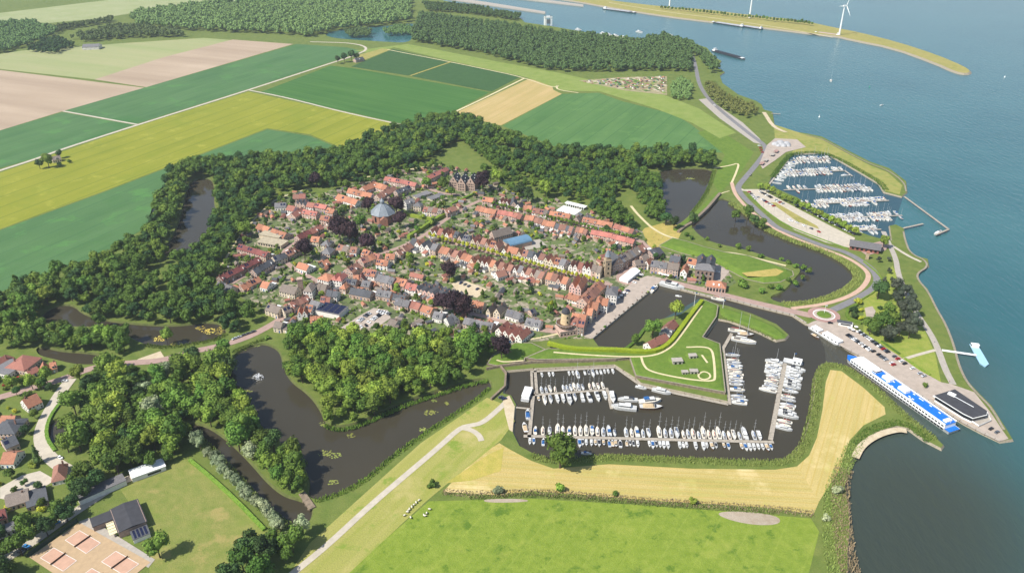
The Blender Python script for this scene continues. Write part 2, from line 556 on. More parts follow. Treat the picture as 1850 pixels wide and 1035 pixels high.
hE = heading((0, 312), (449, 164))
hG = heading((470, 166), (735, 224))
hJ = heading((1010, 262), (1123, 183))
teal = ground_mat("teal_crop", (srgb(76, 112, 64), srgb(62, 100, 58), srgb(86, 120, 74)), .012, .05, mottle=(.02, srgb(80, 122, 66), srgb(62, 104, 54)), streak=(hE, .12), lines=(hE, 27, 1.3, srgb(52, 90, 58), .5))
teal2 = ground_mat("teal_crop_near", (srgb(80, 118, 64), srgb(68, 106, 56), srgb(92, 126, 72)), .012, .05, mottle=(.025, srgb(90, 124, 68), srgb(72, 108, 56)), streak=(hJ, .12), lines=(hJ, 24, 1.2, srgb(50, 90, 50), .6))
olive = ground_mat("olive_crop", (srgb(134, 138, 40), srgb(118, 128, 36), srgb(142, 144, 50)), .012, .06, mottle=(.03, srgb(146, 146, 56), srgb(118, 128, 38)), streak=(hE, .1), lines=(hE, 29, 1.6, srgb(92, 108, 34), .7))
rowcrop = ground_mat("row_crop", (srgb(64, 106, 46), srgb(52, 94, 42), srgb(78, 116, 56)), .008, .09, streak=(hG, .05), lines=(hG, 9, 1.6, srgb(50, 96, 44), .5))
bare = ground_mat("bare_soil", (srgb(190, 170, 146), srgb(178, 158, 134), srgb(162, 142, 120)), .006, .02, streak=(heading((0, 127), (261, 159)), .08))
paleg = ground_mat("pale_crop", (srgb(146, 156, 102), srgb(136, 150, 94), srgb(164, 162, 118)), .006, .02, streak=(heading((0, 127), (261, 159)), .1))
orch = ground_mat("orchard_soil", (srgb(52, 84, 44), srgb(44, 76, 40), srgb(62, 94, 52)), .01, .1, lines=(hG, 5, 1.4, srgb(76, 106, 58), .6))
straw = ground_mat("stubble", (srgb(198, 172, 124), srgb(186, 160, 108), srgb(170, 154, 96)), .014, .1, streak=(hJ, .06), lines=(hJ, 7, 1.2, srgb(170, 146, 84), .5))
hay = ground_mat("hay_field", (srgb(206, 182, 126), srgb(194, 170, 112), srgb(166, 156, 86)), .016, .12, mottle=(.05, srgb(170, 160, 92), srgb(212, 192, 142)), streak=(heading((900, 870), (1450, 900)), .06), lines=(heading((900, 870), (1450, 905)), 4.2, .9, srgb(172, 150, 82), .55))
hay2 = ground_mat("hay_field_turned", (srgb(208, 184, 130), srgb(198, 174, 116), srgb(174, 160, 92)), .016, .12, mottle=(.05, srgb(176, 164, 96), srgb(214, 194, 146)), streak=(heading((1480, 900), (1540, 680)), .06), lines=(heading((1480, 900), (1540, 680)), 4.2, .9, srgb(172, 150, 82), .55))
meadow = ground_mat("sheep_meadow", (srgb(118, 138, 46), srgb(102, 126, 42), srgb(132, 148, 58)), .02, .22, lines=(heading((760, 920), (640, 1035)), 17, .9, srgb(150, 158, 76), .14), mottle=(.09, srgb(84, 110, 36), srgb(140, 148, 66)))
dikegrass = ground_mat("dike_turf", (srgb(150, 150, 74), srgb(126, 142, 52), srgb(164, 158, 92)), .018, .14, mottle=(.06, srgb(118, 136, 54), srgb(172, 160, 104)), streak=(heading((540, 1030), (860, 740)), .07))
sport = ground_mat("sports_turf", (srgb(118, 130, 62), srgb(104, 122, 52), srgb(138, 138, 76)), .03, .18, mottle=(.05, srgb(146, 136, 82), srgb(108, 126, 52)))

FIELDS = [
    ("field", [(0, 127), (261, 159), (114, 201), (0, 236), (-400, 350), (-400, 90)], bare, "bare pinkish soil field at the far left edge"),
    ("field", [(-300, 120), (0, 98), (40, 92), (180, 82), (215, 79), (368, 69), (420, 73), (295, 104), (171, 144), (0, 125)], paleg, "pale green seedling field behind the bare soil"),
    ("field", [(171, 144), (295, 104), (420, 72), (530, 80), (264, 158)], bare, "brown ploughed strip between the pale and teal fields"),
    ("field", [(264, 158), (536, 80), (625, 86), (655, 92), (596, 113), (449, 161), (247, 224), (114, 201)], teal, "blue-green crop field above the farm road"),
    ("field", [(0, 236), (112, 203), (242, 226), (114, 268), (60, 287), (0, 304), (-400, 430), (-400, 360)], teal, "blue-green crop field beside the lone farmhouse"),
    ("field", [(0, 312), (60, 292), (248, 228), (449, 166), (620, 203), (731, 228), (700, 243), (624, 270), (560, 243), (483, 232), (194, 343), (0, 414), (-400, 560), (-400, 440)], olive, "large yellow-green field crossed by tramlines"),
    ("field", [(0, 416), (194, 345), (483, 234), (560, 246), (624, 273), (600, 290), (345, 300), (305, 325), (282, 350), (265, 410), (180, 462), (0, 528), (-400, 690), (-400, 562)], teal, "teal crop field along the outer tree belt"),
    ("field", [(470, 167), (597, 119), (640, 124), (885, 167), (811, 206), (735, 226)], rowcrop, "deep green row-crop field in the middle distance"),
    ("field", [(634, 121), (710, 89), (812, 112), (738, 137)], orch, "dark orchard block nearest the farmhouse trees"),
    ("field", [(742, 138), (816, 113), (942, 138), (888, 166)], orch, "dark orchard block beside the stubble strip"),
    ("field", [(815, 208), (955, 143), (996, 152), (1000, 163), (1015, 170), (905, 227), (852, 214)], straw, "golden stubble strip between green fields"),
    ("field", [(908, 228), (1016, 170), (1082, 168), (1123, 183), (1183, 198), (1222, 209), (1250, 226), (1290, 258), (1308, 276), (1240, 274), (1150, 272), (1010, 268)], teal2, "teal crop field behind the northern tree belt"),
    ("field", [(-300, 60), (200, 0), (300, -30), (800, -30), (500, 2), (330, 10), (240, 24), (180, 34), (90, 42), (0, 40)], ground_mat("far_polder", (srgb(150, 158, 108), srgb(138, 150, 96), srgb(160, 164, 120)), .003, .02), "pale grassy polder at the far left"),
    ("field", [(800, 888), (830, 856), (866, 822), (902, 800), (922, 812), (960, 832), (1000, 846), (1100, 838), (1250, 846), (1400, 848), (1440, 842), (1480, 905), (1470, 928), (1380, 916), (1200, 905), (1050, 893), (960, 886), (900, 894)], hay, "mown golden hay field below the marina"),
    ("field", [(1440, 842), (1462, 822), (1476, 790), (1486, 740), (1492, 690), (1500, 668), (1520, 670), (1560, 700), (1598, 735), (1600, 748), (1560, 768), (1535, 795), (1515, 850), (1480, 905)], hay2, "mown golden hay field on the harbour headland"),
    ("field", [(775, 905), (960, 900), (1160, 912), (1300, 922), (1465, 936), (1480, 960), (1460, 1040), (1440, 1300), (500, 1300), (625, 1035)], meadow, "bright green sheep meadow in the foreground"),
    ("field", [(215, 880), (320, 832), (345, 828), (480, 962), (420, 1010), (380, 1060), (270, 1060), (268, 960)], sport, "mown sports field beside the clubhouse"),
    ("field", [(460, 1100), (520, 1040), (560, 980), (660, 890), (760, 800), (880, 718), (905, 728), (930, 760), (905, 795), (800, 880), (770, 905), (630, 1035), (560, 1100)], dikegrass, "mown grassy dike crossed by the pale road"),
    ("field", [(1260, 240), (1290, 230), (1362, 275), (1340, 310), (1300, 350), (1288, 330), (1300, 300), (1310, 280)], grass_lush, "green slope beside the roadside restaurant"),
    ("field", [(640, 92), (737, 80), (900, 112), (1000, 130), (1100, 152), (1200, 172), (1262, 196), (1330, 240), (1300, 250), (1250, 222), (1183, 196), (1085, 166), (1018, 164), (950, 140), (812, 110), (712, 86), (680, 98)], ground_mat("dike_far", (srgb(124, 142, 66), srgb(112, 134, 56), srgb(138, 150, 80)), .01, .06), "long grassy dike in front of the far forest"),
    ("field", [(1045, 146), (1120, 140), (1205, 138), (1205, 172), (1130, 164)], ground_mat("allotment_soil", (srgb(150, 138, 104), srgb(104, 120, 66), srgb(170, 156, 126)), .05, .12), "mottled allotment gardens beside the far forest"),
    ("field", [(690, 88), (640, 102), (660, 108), (706, 90)], grass_dry, "small dry paddock beside the orchard"),
    ("field", [(1398, 225), (1460, 245), (1485, 252), (1526, 275), (1570, 298), (1604, 312), (1630, 335), (1625, 352), (1600, 345), (1590, 332), (1558, 312), (1520, 290), (1498, 277), (1430, 276), (1440, 262), (1400, 250)], ground_mat("spit_turf", (srgb(140, 142, 70), srgb(104, 130, 48), srgb(160, 152, 88)), .03, .15), "rough grass on the curved marina spit"),
    ("field", [(1560, 530), (1600, 500), (1612, 480), (1640, 530), (1672, 600), (1690, 640), (1700, 690), (1660, 670), (1590, 620), (1560, 600)], ground_mat("park_lawn", (srgb(128, 146, 56), srgb(112, 136, 46), srgb(150, 154, 74)), .04, .2), "park lawn between the quay car park and shore path"),
    ("field", [(1165, 412), (1215, 398), (1232, 418), (1225, 432), (1200, 440), (1182, 458), (1166, 440), (1150, 428)], grass_straw, "dry yellow knoll above the old wall"),
]
for f in FIELDS:
    sheet(f[0], f[1], f[2], f[3], 1)
sheet("hay_strip", [(806, 872), (880, 822), (910, 808), (905, 850), (850, 868)], ground_mat("hay_green", (srgb(160, 156, 70), srgb(140, 146, 58), srgb(190, 170, 92)), .03, .15), "greener patch at the left end of the hay field", 2)
for pts, lb in (([(870, 901), (945, 900), (960, 906), (880, 908)], "bare mud patch left of the meadow reeds"), ([(1290, 926), (1330, 922), (1405, 930), (1412, 946), (1370, 949), (1320, 940)], "bare mud patch at the meadow's far right corner")):
    sheet("mud", pts, ground_mat("mud", (srgb(168, 152, 132), srgb(150, 134, 112), srgb(176, 164, 146)), .05, .3), lb, 2, sm=2)
TOWN = [(395, 512), (430, 436), (462, 400), (492, 362), (528, 346), (575, 352), (620, 336), (700, 312), (800, 298), (870, 318), (930, 350), (1000, 362), (1070, 382), (1160, 416), (1172, 446), (1200, 455), (1300, 468), (1330, 510), (1300, 530), (1191, 513), (1070, 612),
        (1010, 612), (960, 618), (880, 612), (820, 610), (760, 604), (690, 606), (600, 592), (560, 590), (510, 585), (470, 560), (440, 540)]
gm, gnt, gb = newmat("garden_ground")
_g = nd(gnt, "ShaderNodeNewGeometry")
_v = nd(gnt, "ShaderNodeTexVoronoi")
_v.inputs["Scale"].default_value = .2
gnt.links.new(_g.outputs["Position"], _v.inputs["Vector"])
_s = nd(gnt, "ShaderNodeSeparateColor")
gnt.links.new(_v.outputs["Color"], _s.inputs[0])
_c = mix(gnt, ramp(gnt, _s.outputs[0], .58, .6), srgb(84, 106, 46), srgb(168, 152, 136))
_c = mix(gnt, ramp(gnt, _s.outputs[1], .7, .72), _c, srgb(58, 76, 36))
_c = mix(gnt, ramp(gnt, noise(gnt, _g.outputs["Position"], .5, 4), .3, .7), _c, srgb(98, 102, 66))
gnt.links.new(_c, gb.inputs["Base Color"])
gb.inputs["Roughness"].default_value = .95
sheet("town_ground", TOWN, gm, "mottled gardens and yards inside the fortress town", 1)

# ------------------------------------------------------------------ roads and paved places
ROADS = [
    ("road", [(-300, 405), (0, 308), (60, 289), (114, 269), (248, 226), (449, 163), (596, 115), (640, 101), (668, 88), (640, 78), (560, 76)], 5.5, pale_road, "pale farm road running between the fields", 2),
    ("road", [(449, 163), (520, 177), (620, 203), (732, 227)], 4, pale_road, "pale track below the row-crop field", 3),
    ("path", [(114, 201), (180, 213), (247, 225)], 4.5, pale_road, "pale track across the teal field", 3),
    ("path", [(700, 90), (812, 112), (880, 126), (945, 140), (1000, 160), (1010, 153), (1003, 162), (1045, 168)], 3, path_sand, "sandy dike-foot track beside the orchards", 3),
    ("path", [(812, 207), (870, 180), (947, 142)], 4, path_sand, "sandy track along the stubble strip", 3),
    ("path", [(742, 137), (815, 112)], 3, grass_straw, "grass track between the orchard blocks", 3),
    ("road", [(1250, 98), (1257, 120), (1262, 150), (1276, 175), (1302, 200), (1334, 226), (1362, 248), (1382, 262), (1384, 274), (1367, 297), (1343, 325), (1332, 338), (1338, 350), (1354, 367), (1386, 396), (1405, 412), (1431, 422), (1463, 435),
              (1495, 447), (1526, 454), (1558, 472), (1581, 491), (1587, 509), (1577, 523), (1552, 537), (1524, 551), (1504, 560)], 7, asphalt, "grey asphalt road curving from the forest to the roundabout", 3),
    ("path", [(1322, 330), (1325, 342), (1331, 355), (1350, 376), (1386, 405), (1424, 426), (1494, 452), (1533, 466), (1565, 487), (1571, 503), (1550, 529), (1496, 549), (1430, 557)], 4.5, pink_path, "pinkish brick cycle path beside the asphalt road", 2),
    ("path", [(1322, 330), (1330, 312), (1336, 294), (1320, 299), (1290, 304)], 2.5, path_sand, "sandy footpath at the north moat corner", 3),
    ("path", [(1318, 345), (1300, 350), (1278, 372), (1250, 398), (1236, 410)], 1.6, path_sand, "narrow sandy footpath on the dam", 3),
    ("road", [(1170, 446), (1150, 470), (1118, 498), (1128, 512), (1160, 508), (1190, 505), (1240, 516), (1300, 531), (1360, 546), (1430, 562), (1466, 570)], 9, brick_pave, "brick quay street along the inner harbour", 3),
    ("path", [(1596, 418), (1606, 440), (1619, 468), (1622, 492), (1633, 522), (1655, 565), (1680, 600), (1694, 628), (1708, 668), (1722, 694)], 5, concrete, "pale shore promenade beside the river", 3),
    ("path", [(1606, 440), (1640, 462), (1664, 473)], 3.5, pale_road, "short path to the shore point", 2),
    ("path", [(1634, 648), (1660, 640), (1690, 632)], 3, pale_road, "short path across the park lawn", 3),
    ("road", [(480, 1075), (529, 1035), (591, 985), (668, 913), (735, 856), (792, 808), (831, 772), (850, 768), (872, 764), (905, 735), (918, 722)], 4.2, pale_road, "pale concrete road along the dike top", 3),
    ("road", [(831, 772), (852, 776), (866, 786), (870, 796)], 4, pale_road, "pale spur road forking off the dike road", 4),
    ("road", [(-60, 735), (0, 717), (60, 700), (115, 684), (170, 662), (235, 655), (290, 652), (340, 636), (392, 626), (440, 612), (474, 596), (505, 578), (540, 552), (575, 528), (610, 503), (650, 480), (690, 458)], 7.5, brick_pave, "brick road entering the town through the old gate", 3),
    ("road", [(128, 684), (108, 710), (90, 740), (76, 768), (72, 792), (80, 814), (100, 836), (125, 850), (140, 862)], 8.5, pale_road, "pale brick village road bending round the pond", 4),
    ("road", [(-20, 1025), (25, 1000), (60, 978), (120, 935), (160, 908), (215, 872), (252, 856)], 6.5, pale_road, "pale access road beside the tennis courts", 3),
    ("road", [(768, 424), (840, 443), (910, 461), (980, 482), (1060, 504), (1104, 516)], 9, brick_pave, "tree-lined main street of the town", 3),
    ("road", [(868, 362), (880, 368), (960, 387), (1060, 410), (1150, 430), (1172, 448)], 6, brick_pave, "clipped-tree back street of the town", 3),
    ("road", [(768, 424), (800, 400), (840, 375), (868, 362)], 5, brick_pave, "side street between the main and back streets", 2),
    ("road", [(768, 424), (730, 444), (690, 458)], 5, brick_pave, "side street below the church yard", 2),
    ("road", [(650, 490), (690, 506), (740, 522), (780, 545), (830, 562), (880, 572), (940, 590), (1000, 600), (1045, 600)], 5, brick_pave, "lower town street leading to the windmill", 3),
    ("road", [(595, 520), (560, 500), (520, 480), (510, 455), (530, 440), (560, 425), (590, 405)], 5, brick_pave, "western town street beside the school", 2),
    ("road", [(418, 512), (450, 492), (485, 470)], 5, brick_pave, "brick lane between the red terrace and grey houses", 2),
    ("road", [(758, 322), (770, 340), (800, 350), (830, 352)], 5, brick_pave, "forecourt lane in front of the gabled mansion", 2),
    ("path", [(590, 332), (640, 325), (700, 312), (760, 303), (800, 296)], 3, path_sand, "sandy rampart walk above the red terraces", 3),
    ("path", [(400, 480), (430, 430), (465, 390), (490, 365), (520, 352), (560, 340)], 2.2, path_sand, "sandy rampart walk above the western gardens", 3),
    ("path", [(928, 280), (975, 300), (1010, 318), (1000, 330), (1090, 350)], 3, path_sand, "sandy path in the north wood clearing", 3),
    ("path", [(1140, 372), (1150, 385), (1165, 400), (1178, 412), (1200, 425), (1225, 432), (1250, 445), (1290, 458), (1320, 455), (1380, 470), (1420, 480)], 3, path_sand, "sandy path along the old eastern rampart", 4),
    ("road", [(1330, 338), (1345, 345), (1365, 344), (1390, 345)], 5, pale_road, "short link road to the marina car park", 2),
    ("path", [(1505, 68), (1420, 52), (1300, 34), (1200, 22), (1100, 5)], 4, path_sand, "track along the breakwater beside the turbines", 32),
]
for r in ROADS:
    ribbon(r[0], r[1], r[2], r[3], r[4], r[5])
PAVED = [
    ("paving", [(1456, 587), (1470, 580), (1500, 574), (1535, 588), (1570, 610), (1620, 640), (1660, 668), (1700, 690), (1720, 694), (1760, 708), (1790, 745), (1812, 778), (1822, 792), (1805, 797), (1770, 780), (1740, 764), (1640, 700), (1546, 639), (1528, 630)], quay_pave, "taupe paved quay with the car park beside the cruise ship", 3),
    ("paving", [(1191, 511), (1068, 612), (1052, 606), (1040, 592), (1085, 560), (1112, 540), (1130, 520), (1150, 505), (1170, 498), (1195, 502)], quay_pave, "paved harbour quay in front of the tall houses", 4),
    ("paving", [(1346, 342), (1375, 342), (1432, 372), (1500, 408), (1545, 430), (1536, 448), (1492, 438), (1436, 416), (1385, 382)], pale_road, "pale paved car park beside the marina", 2),
    ("verge", [(1392, 366), (1402, 366), (1440, 388), (1476, 408), (1480, 414), (1440, 400)], grass_dry, "dry grass island in the marina car park", 3),
    ("paving", [(1262, 180), (1278, 178), (1342, 222), (1372, 250), (1380, 262), (1362, 258), (1300, 214)], concrete, "long pale lay-by beside the forest road", 2),
    ("paving", [(1386, 262), (1400, 250), (1440, 252), (1456, 266), (1420, 275), (1400, 290), (1378, 305), (1372, 296)], quay_pave, "paved terrace round the domed restaurant", 3),
    ("paving", [(686, 588), (620, 604), (612, 594), (650, 570), (675, 556), (700, 560), (706, 574)], quay_pave, "paved town car park behind the wood", 3),
    ("paving", [(815, 512), (835, 505), (880, 522), (862, 538), (828, 528)], sand, "pale gravel yard with parked cars", 3),
    ("paving", [(940, 438), (975, 432), (990, 445), (950, 452)], concrete, "concrete yard beside the blue hall", 3),
    ("paving", [(1268, 488), (1296, 478), (1318, 490), (1300, 512), (1276, 506)], quay_pave, "paved yard between the brick hall and guardhouse", 3),
    ("paving", [(1545, 446), (1566, 462), (1600, 452), (1608, 442), (1590, 436), (1572, 440)], brick_pave, "brick forecourt of the harbour office", 4),
    ("paving", [(30, 906), (40, 892), (85, 876), (100, 866), (72, 850), (40, 858), (0, 880), (0, 900)], pale_road, "pale driveway between the bungalow trees", 2),
    ("paving", [(908, 720), (920, 714), (930, 734), (926, 780), (920, 776), (912, 745)], sand, "concrete slipway apron at the marina's left end", 4),
    ("paving", [(290, 634), (250, 648), (240, 655), (300, 650)], sand, "sandy verge beside the gate road", 2),
    ("paving", [(142, 942), (160, 935), (280, 1010), (268, 1025)], concrete, "tiled terrace between clubhouse and courts", 3),
]
for r in PAVED:
    sheet(r[0], r[1], r[2], r[3], r[4])
# roundabout
RC = G(1488.5, 569)
def disc(name, c, r0, r1, mat, label, z):
    n = 40
    mb = MB()
    vs = [(c.x + r * math.cos(2 * math.pi * i / n), c.y + r * math.sin(2 * math.pi * i / n), z) for r in ((r1, r0) if r0 else (r1,)) for i in range(n)]
    if r0:
        mb.add(vs, [(i, (i + 1) % n, n + (i + 1) % n, n + i) for i in range(n)])
    else:
        mb.add(vs, [tuple(range(n))])
    return tag(mb.build(name, mat, kind="structure"), label)
disc("road_roundabout", RC, 0, 13.2, red_pave, "red brick roundabout beside the harbour bridge", LAND + .40)
disc("kerb_ring", RC, 8.3, 9.1, white_line, "white ring round the roundabout apron", LAND + .44)
disc("apron_ring", RC, 6, 8.3, quay_pave, "grey apron of the roundabout", LAND + .45)
io = MB().lathe((RC.x, RC.y, LAND + .42), [(6, 0), (5.8, .35), (3.6, .8), (.5, 1.1)], 28).build("roundabout_island", grass_lush, kind="structure")
tag(io, "planted round island in the roundabout")
# ------------------------------------------------------------------ vegetation
def leaf_mat(name, c1, c2, c3, tr=.25):
    m, nt, b = newmat(name)
    g = nd(nt, "ShaderNodeNewGeometry")
    pos = g.outputs["Position"]
    a = ramp(nt, noise(nt, pos, .11, 3), .4, .6)
    f = ramp(nt, noise(nt, pos, .9, 3), .3, .7)
    c = mix(nt, a, c1, c2)
    c = mix(nt, f, c, c3)
    oi = nd(nt, "ShaderNodeObjectInfo")
    hs = nd(nt, "ShaderNodeHueSaturation")
    mr = nd(nt, "ShaderNodeMapRange")
    mr.inputs[3].default_value, mr.inputs[4].default_value = .66, 1.42
    mh = nd(nt, "ShaderNodeMapRange")
    mh.inputs[3].default_value, mh.inputs[4].default_value = .475, .515
    fr = nd(nt, "ShaderNodeMath", operation='FRACT')
    ml = nd(nt, "ShaderNodeMath", operation='MULTIPLY')
    ml.inputs[1].default_value = 13.7
    nt.links.new(oi.outputs["Random"], ml.inputs[0]); nt.links.new(ml.outputs[0], fr.inputs[0]); nt.links.new(fr.outputs[0], mh.inputs[0]); nt.links.new(mh.outputs[0], hs.inputs["Hue"])
    nt.links.new(oi.outputs["Random"], mr.inputs[0])
    nt.links.new(mr.outputs[0], hs.inputs["Value"])
    nt.links.new(c, hs.inputs["Color"])
    nt.links.new(hs.outputs[0], b.inputs["Base Color"])
    b.inputs["Roughness"].default_value = .75
    b.inputs["Specular IOR Level"].default_value = .2
    MATS[name] = m
    return m
leaf_green = leaf_mat("leaf_green", srgb(84, 112, 40), srgb(56, 88, 30), srgb(94, 120, 46))
leaf_light = leaf_mat("leaf_light", srgb(110, 134, 46), srgb(88, 116, 38), srgb(122, 142, 54))
leaf_dark = leaf_mat("leaf_dark", srgb(54, 82, 38), srgb(42, 68, 30), srgb(66, 92, 46))
leaf_purple = leaf_mat("leaf_purple", srgb(52, 36, 42), srgb(42, 30, 36), srgb(64, 46, 48))
leaf_silver = leaf_mat("leaf_silver", srgb(122, 134, 96), srgb(104, 122, 82), srgb(142, 150, 116))
leaf_yellow = leaf_mat("leaf_yellow", srgb(158, 164, 46), srgb(140, 152, 40), srgb(176, 176, 60))
leaf_far = leaf_mat("leaf_far", srgb(96, 120, 62), srgb(74, 102, 52), srgb(108, 130, 74))
leaf_hedge = leaf_mat("leaf_hedge", srgb(92, 122, 40), srgb(76, 108, 34), srgb(108, 132, 50))
leaf_lime = leaf_mat("leaf_lime", srgb(136, 146, 30), srgb(146, 154, 36), srgb(120, 134, 30))
leaf_reed = leaf_mat("leaf_reed", srgb(112, 130, 58), srgb(92, 118, 46), srgb(140, 146, 84))
leaf_dryreed = leaf_mat("leaf_dryreed", srgb(164, 148, 112), srgb(140, 132, 86), srgb(182, 164, 130))
bark = plain("bark", srgb(84, 70, 54), .9, .2, 2.0)

def rand_unit(n, rs):
    v = rs.normal(size=(n, 3))
    return v / np.linalg.norm(v, axis=1)[:, None]
ICO = None
def ico_sphere():
    global ICO
    if ICO is None:
        import bmesh
        bm = bmesh.new()
        bmesh.ops.create_icosphere(bm, subdivisions=2, radius=1)
        v = np.array([x.co[:] for x in bm.verts]); f = np.array([[q.index for q in x.verts] for x in bm.faces])
        bm2 = bmesh.new(); bmesh.ops.create_icosphere(bm2, subdivisions=1, radius=1)
        v1 = np.array([x.co[:] for x in bm2.verts]); f1 = np.array([[q.index for q in x.verts] for x in bm2.faces])
        ICO = (v, f, v1, f1)
    return ICO
def crown_arrays(seed, lumps=11, leaves=620, lsize=1.0, rx=4.6, rz=4.7, zc=6.6, shape="round", lod=False):
    """foliage of one tree: leafy lumps round a crown volume, leaf-clump faces on each lump and a broken core inside it"""
    rs = np.random.default_rng(seed)
    V, Fc = [], []
    nb = 0
    v2, f2, v1, f1 = ico_sphere()
    cen, rad = [], []
    for i in range(lumps):
        u = rand_unit(1, rs)[0]
        if shape == "round":
            if u[2] < -.55: u[2] = -u[2]
            k = rs.uniform(.45, .72)
            cen.append(np.array([u[0] * rx * k, u[1] * rx * k, zc + u[2] * rz * k])); rad.append(rs.uniform(.34, .52) * rx)
        elif shape == "column":
            t = (i + .5) / lumps
            w = math.sin(math.pi * min(1, t * .85 + .15)) ** .7
            cen.append(np.array([u[0] * rx * .35 * w, u[1] * rx * .35 * w, zc + (t - .5) * 2 * rz])); rad.append(rx * .75 * max(.3, w))
        elif shape == "cone":
            t = (i + .3) / lumps
            cen.append(np.array([u[0] * rx * .4 * (1 - t), u[1] * rx * .4 * (1 - t), zc + (t - .5) * 2 * rz])); rad.append(rx * .8 * (1.08 - t))
    if shape == "round":
        cen.append(np.array([0, 0, zc])); rad.append(rx * .62)
    for c, r in zip(cen, rad):
        vv, ff = (v1, f1) if lod else (v1, f1)
        j = 1 + rs.uniform(-.16, .12, size=(len(vv), 1))
        V.append(c + vv * r * .86 * j); Fc.append(ff + nb); nb += len(vv)
    per = max(1, leaves // len(cen))
    for c, r in zip(cen, rad):
        u = rand_unit(per, rs)
        u[:, 2] = np.where(u[:, 2] < -.5, -u[:, 2], u[:, 2])
        p = c + u * r * rs.uniform(.86, 1.12, size=(per, 1))
        nrm = u * .9 + rand_unit(per, rs) * .75
        nrm /= np.linalg.norm(nrm, axis=1)[:, None]
        a = np.cross(nrm, rand_unit(per, rs)); a /= np.linalg.norm(a, axis=1)[:, None] + 1e-9
        b = np.cross(nrm, a)
        s = lsize * rs.uniform(.55, 1.15, size=(per, 1)) * .5
        # leaf clump: a bent triangle pair
        q = np.stack([p - a * s, p + b * s * .8 + nrm * s * .25, p + a * s, p - b * s * .8 + nrm * s * .25], axis=1).reshape(-1, 3)
        V.append(q)
        idx = np.arange(per)[:, None] * 4 + nb
        Fc.append(np.concatenate([np.concatenate([idx, idx + 1, idx + 2], 1), np.concatenate([idx, idx + 2, idx + 3], 1)], 0))
        nb += per * 4
    return np.concatenate(V), np.concatenate(Fc)
def tri_mesh(name, V, Fc, mat):
    me = bpy.data.meshes.new(name)
    me.vertices.add(len(V)); me.vertices.foreach_set("co", V.astype(np.float32).ravel())
    n = len(Fc)
    me.loops.add(n * 3); me.loops.foreach_set("vertex_index", Fc.astype(np.int32).ravel())
    me.polygons.add(n); me.polygons.foreach_set("loop_start", np.arange(0, n * 3, 3, dtype=np.int32))
    me.materials.append(mat)
    me.update(calc_edges=True)
    return me
def trunk_mesh(seed, h=5.2, r=.32, sp=2.4):
    rs = random.Random(seed)
    mb = MB()
    mb.tube((0, 0, -.4), (rs.uniform(-.2, .2), rs.uniform(-.2, .2), h), r, r * .6, 7)
    for i in range(5):
        a = i * 1.3 + rs.random()
        mb.tube((0, 0, h * rs.uniform(.5, .85)), (math.cos(a) * sp, math.sin(a) * sp, h + rs.uniform(.3, 1.1) * sp), r * .4, r * .15, 5)
    return mb.mesh("trunk", bark)
KIND = {}
def kind(key, name, mat, n, **kw):
    KIND[key] = dict(name=name, crowns=[tri_mesh(name + "_crown", *crown_arrays(100 * len(KIND) + i, **kw), mat) for i in range(n)],
                     trunks=[trunk_mesh(i + len(KIND), kw.get("zc", 6.6) * .78, .32 if kw.get("rx", 4.6) > 3 else .16, kw.get("rx", 4.6) * .5) for i in range(2)], kw=kw, mat=mat)
kind("broad", "broadleaf_tree", leaf_green, 6)
kind("light", "broadleaf_tree", leaf_light, 3)
kind("dark", "broadleaf_tree", leaf_dark, 3)
kind("beech", "copper_beech", leaf_purple, 2, lumps=12, leaves=800)
kind("willow", "silver_willow", leaf_silver, 3, leaves=700, lsize=.9)
kind("pine", "pine_tree", plain and leaf_mat("leaf_pine", srgb(58, 66, 52), srgb(48, 58, 46), srgb(70, 76, 60)), 2, lumps=9, leaves=600, lsize=.8)
kind("conifer", "conifer_tree", leaf_dark, 2, shape="cone", lumps=7, leaves=420, rx=2.2, rz=4.6, zc=5.2, lsize=.7)
kind("poplar", "poplar_tree", leaf_green, 2, shape="column", lumps=7, leaves=520, rx=2.6, rz=5.4, zc=7.2)
kind("lime", "street_tree", leaf_yellow, 3, lumps=6, leaves=260, rx=1.9, rz=1.7, zc=4.2, lsize=.7)
kind("clip", "street_tree", leaf_hedge, 3, lumps=7, leaves=300, rx=2.3, rz=1.5, zc=3.9, lsize=.7)
kind("bush", "shrub", leaf_green, 4, lumps=5, leaves=200, rx=1.6, rz=1.2, zc=.9, lsize=.6)
kind("bushl", "shrub", leaf_light, 3, lumps=5, leaves=200, rx=1.6, rz=1.2, zc=.9, lsize=.6)
kind("bushd", "shrub", leaf_dark, 2, lumps=5, leaves=200, rx=1.6, rz=1.2, zc=.9, lsize=.6)
kind("bushs", "shrub", leaf_silver, 2, lumps=5, leaves=220, rx=1.6, rz=1.2, zc=.9, lsize=.5)
kind("bushy", "shrub", leaf_yellow, 2, lumps=5, leaves=200, rx=1.6, rz=1.2, zc=.9, lsize=.5)
def tree(key, pos, s, label, cat=None, group=None, sz=None, trunk=True, name=None):
    K = KIND[key]
    o = thing(name or K["name"], label, cat or ("shrub" if key.startswith("bush") else "tree"), pos, random.uniform(0, 6.28), group)
    if key.startswith("bush"):
        trunk = False
    o.scale = (s, s, sz or s * random.uniform(.88, 1.15))
    put("crown", random.choice(K["crowns"]), o)
    if trunk:
        put("trunk", random.choice(K["trunks"]), o)
    return o
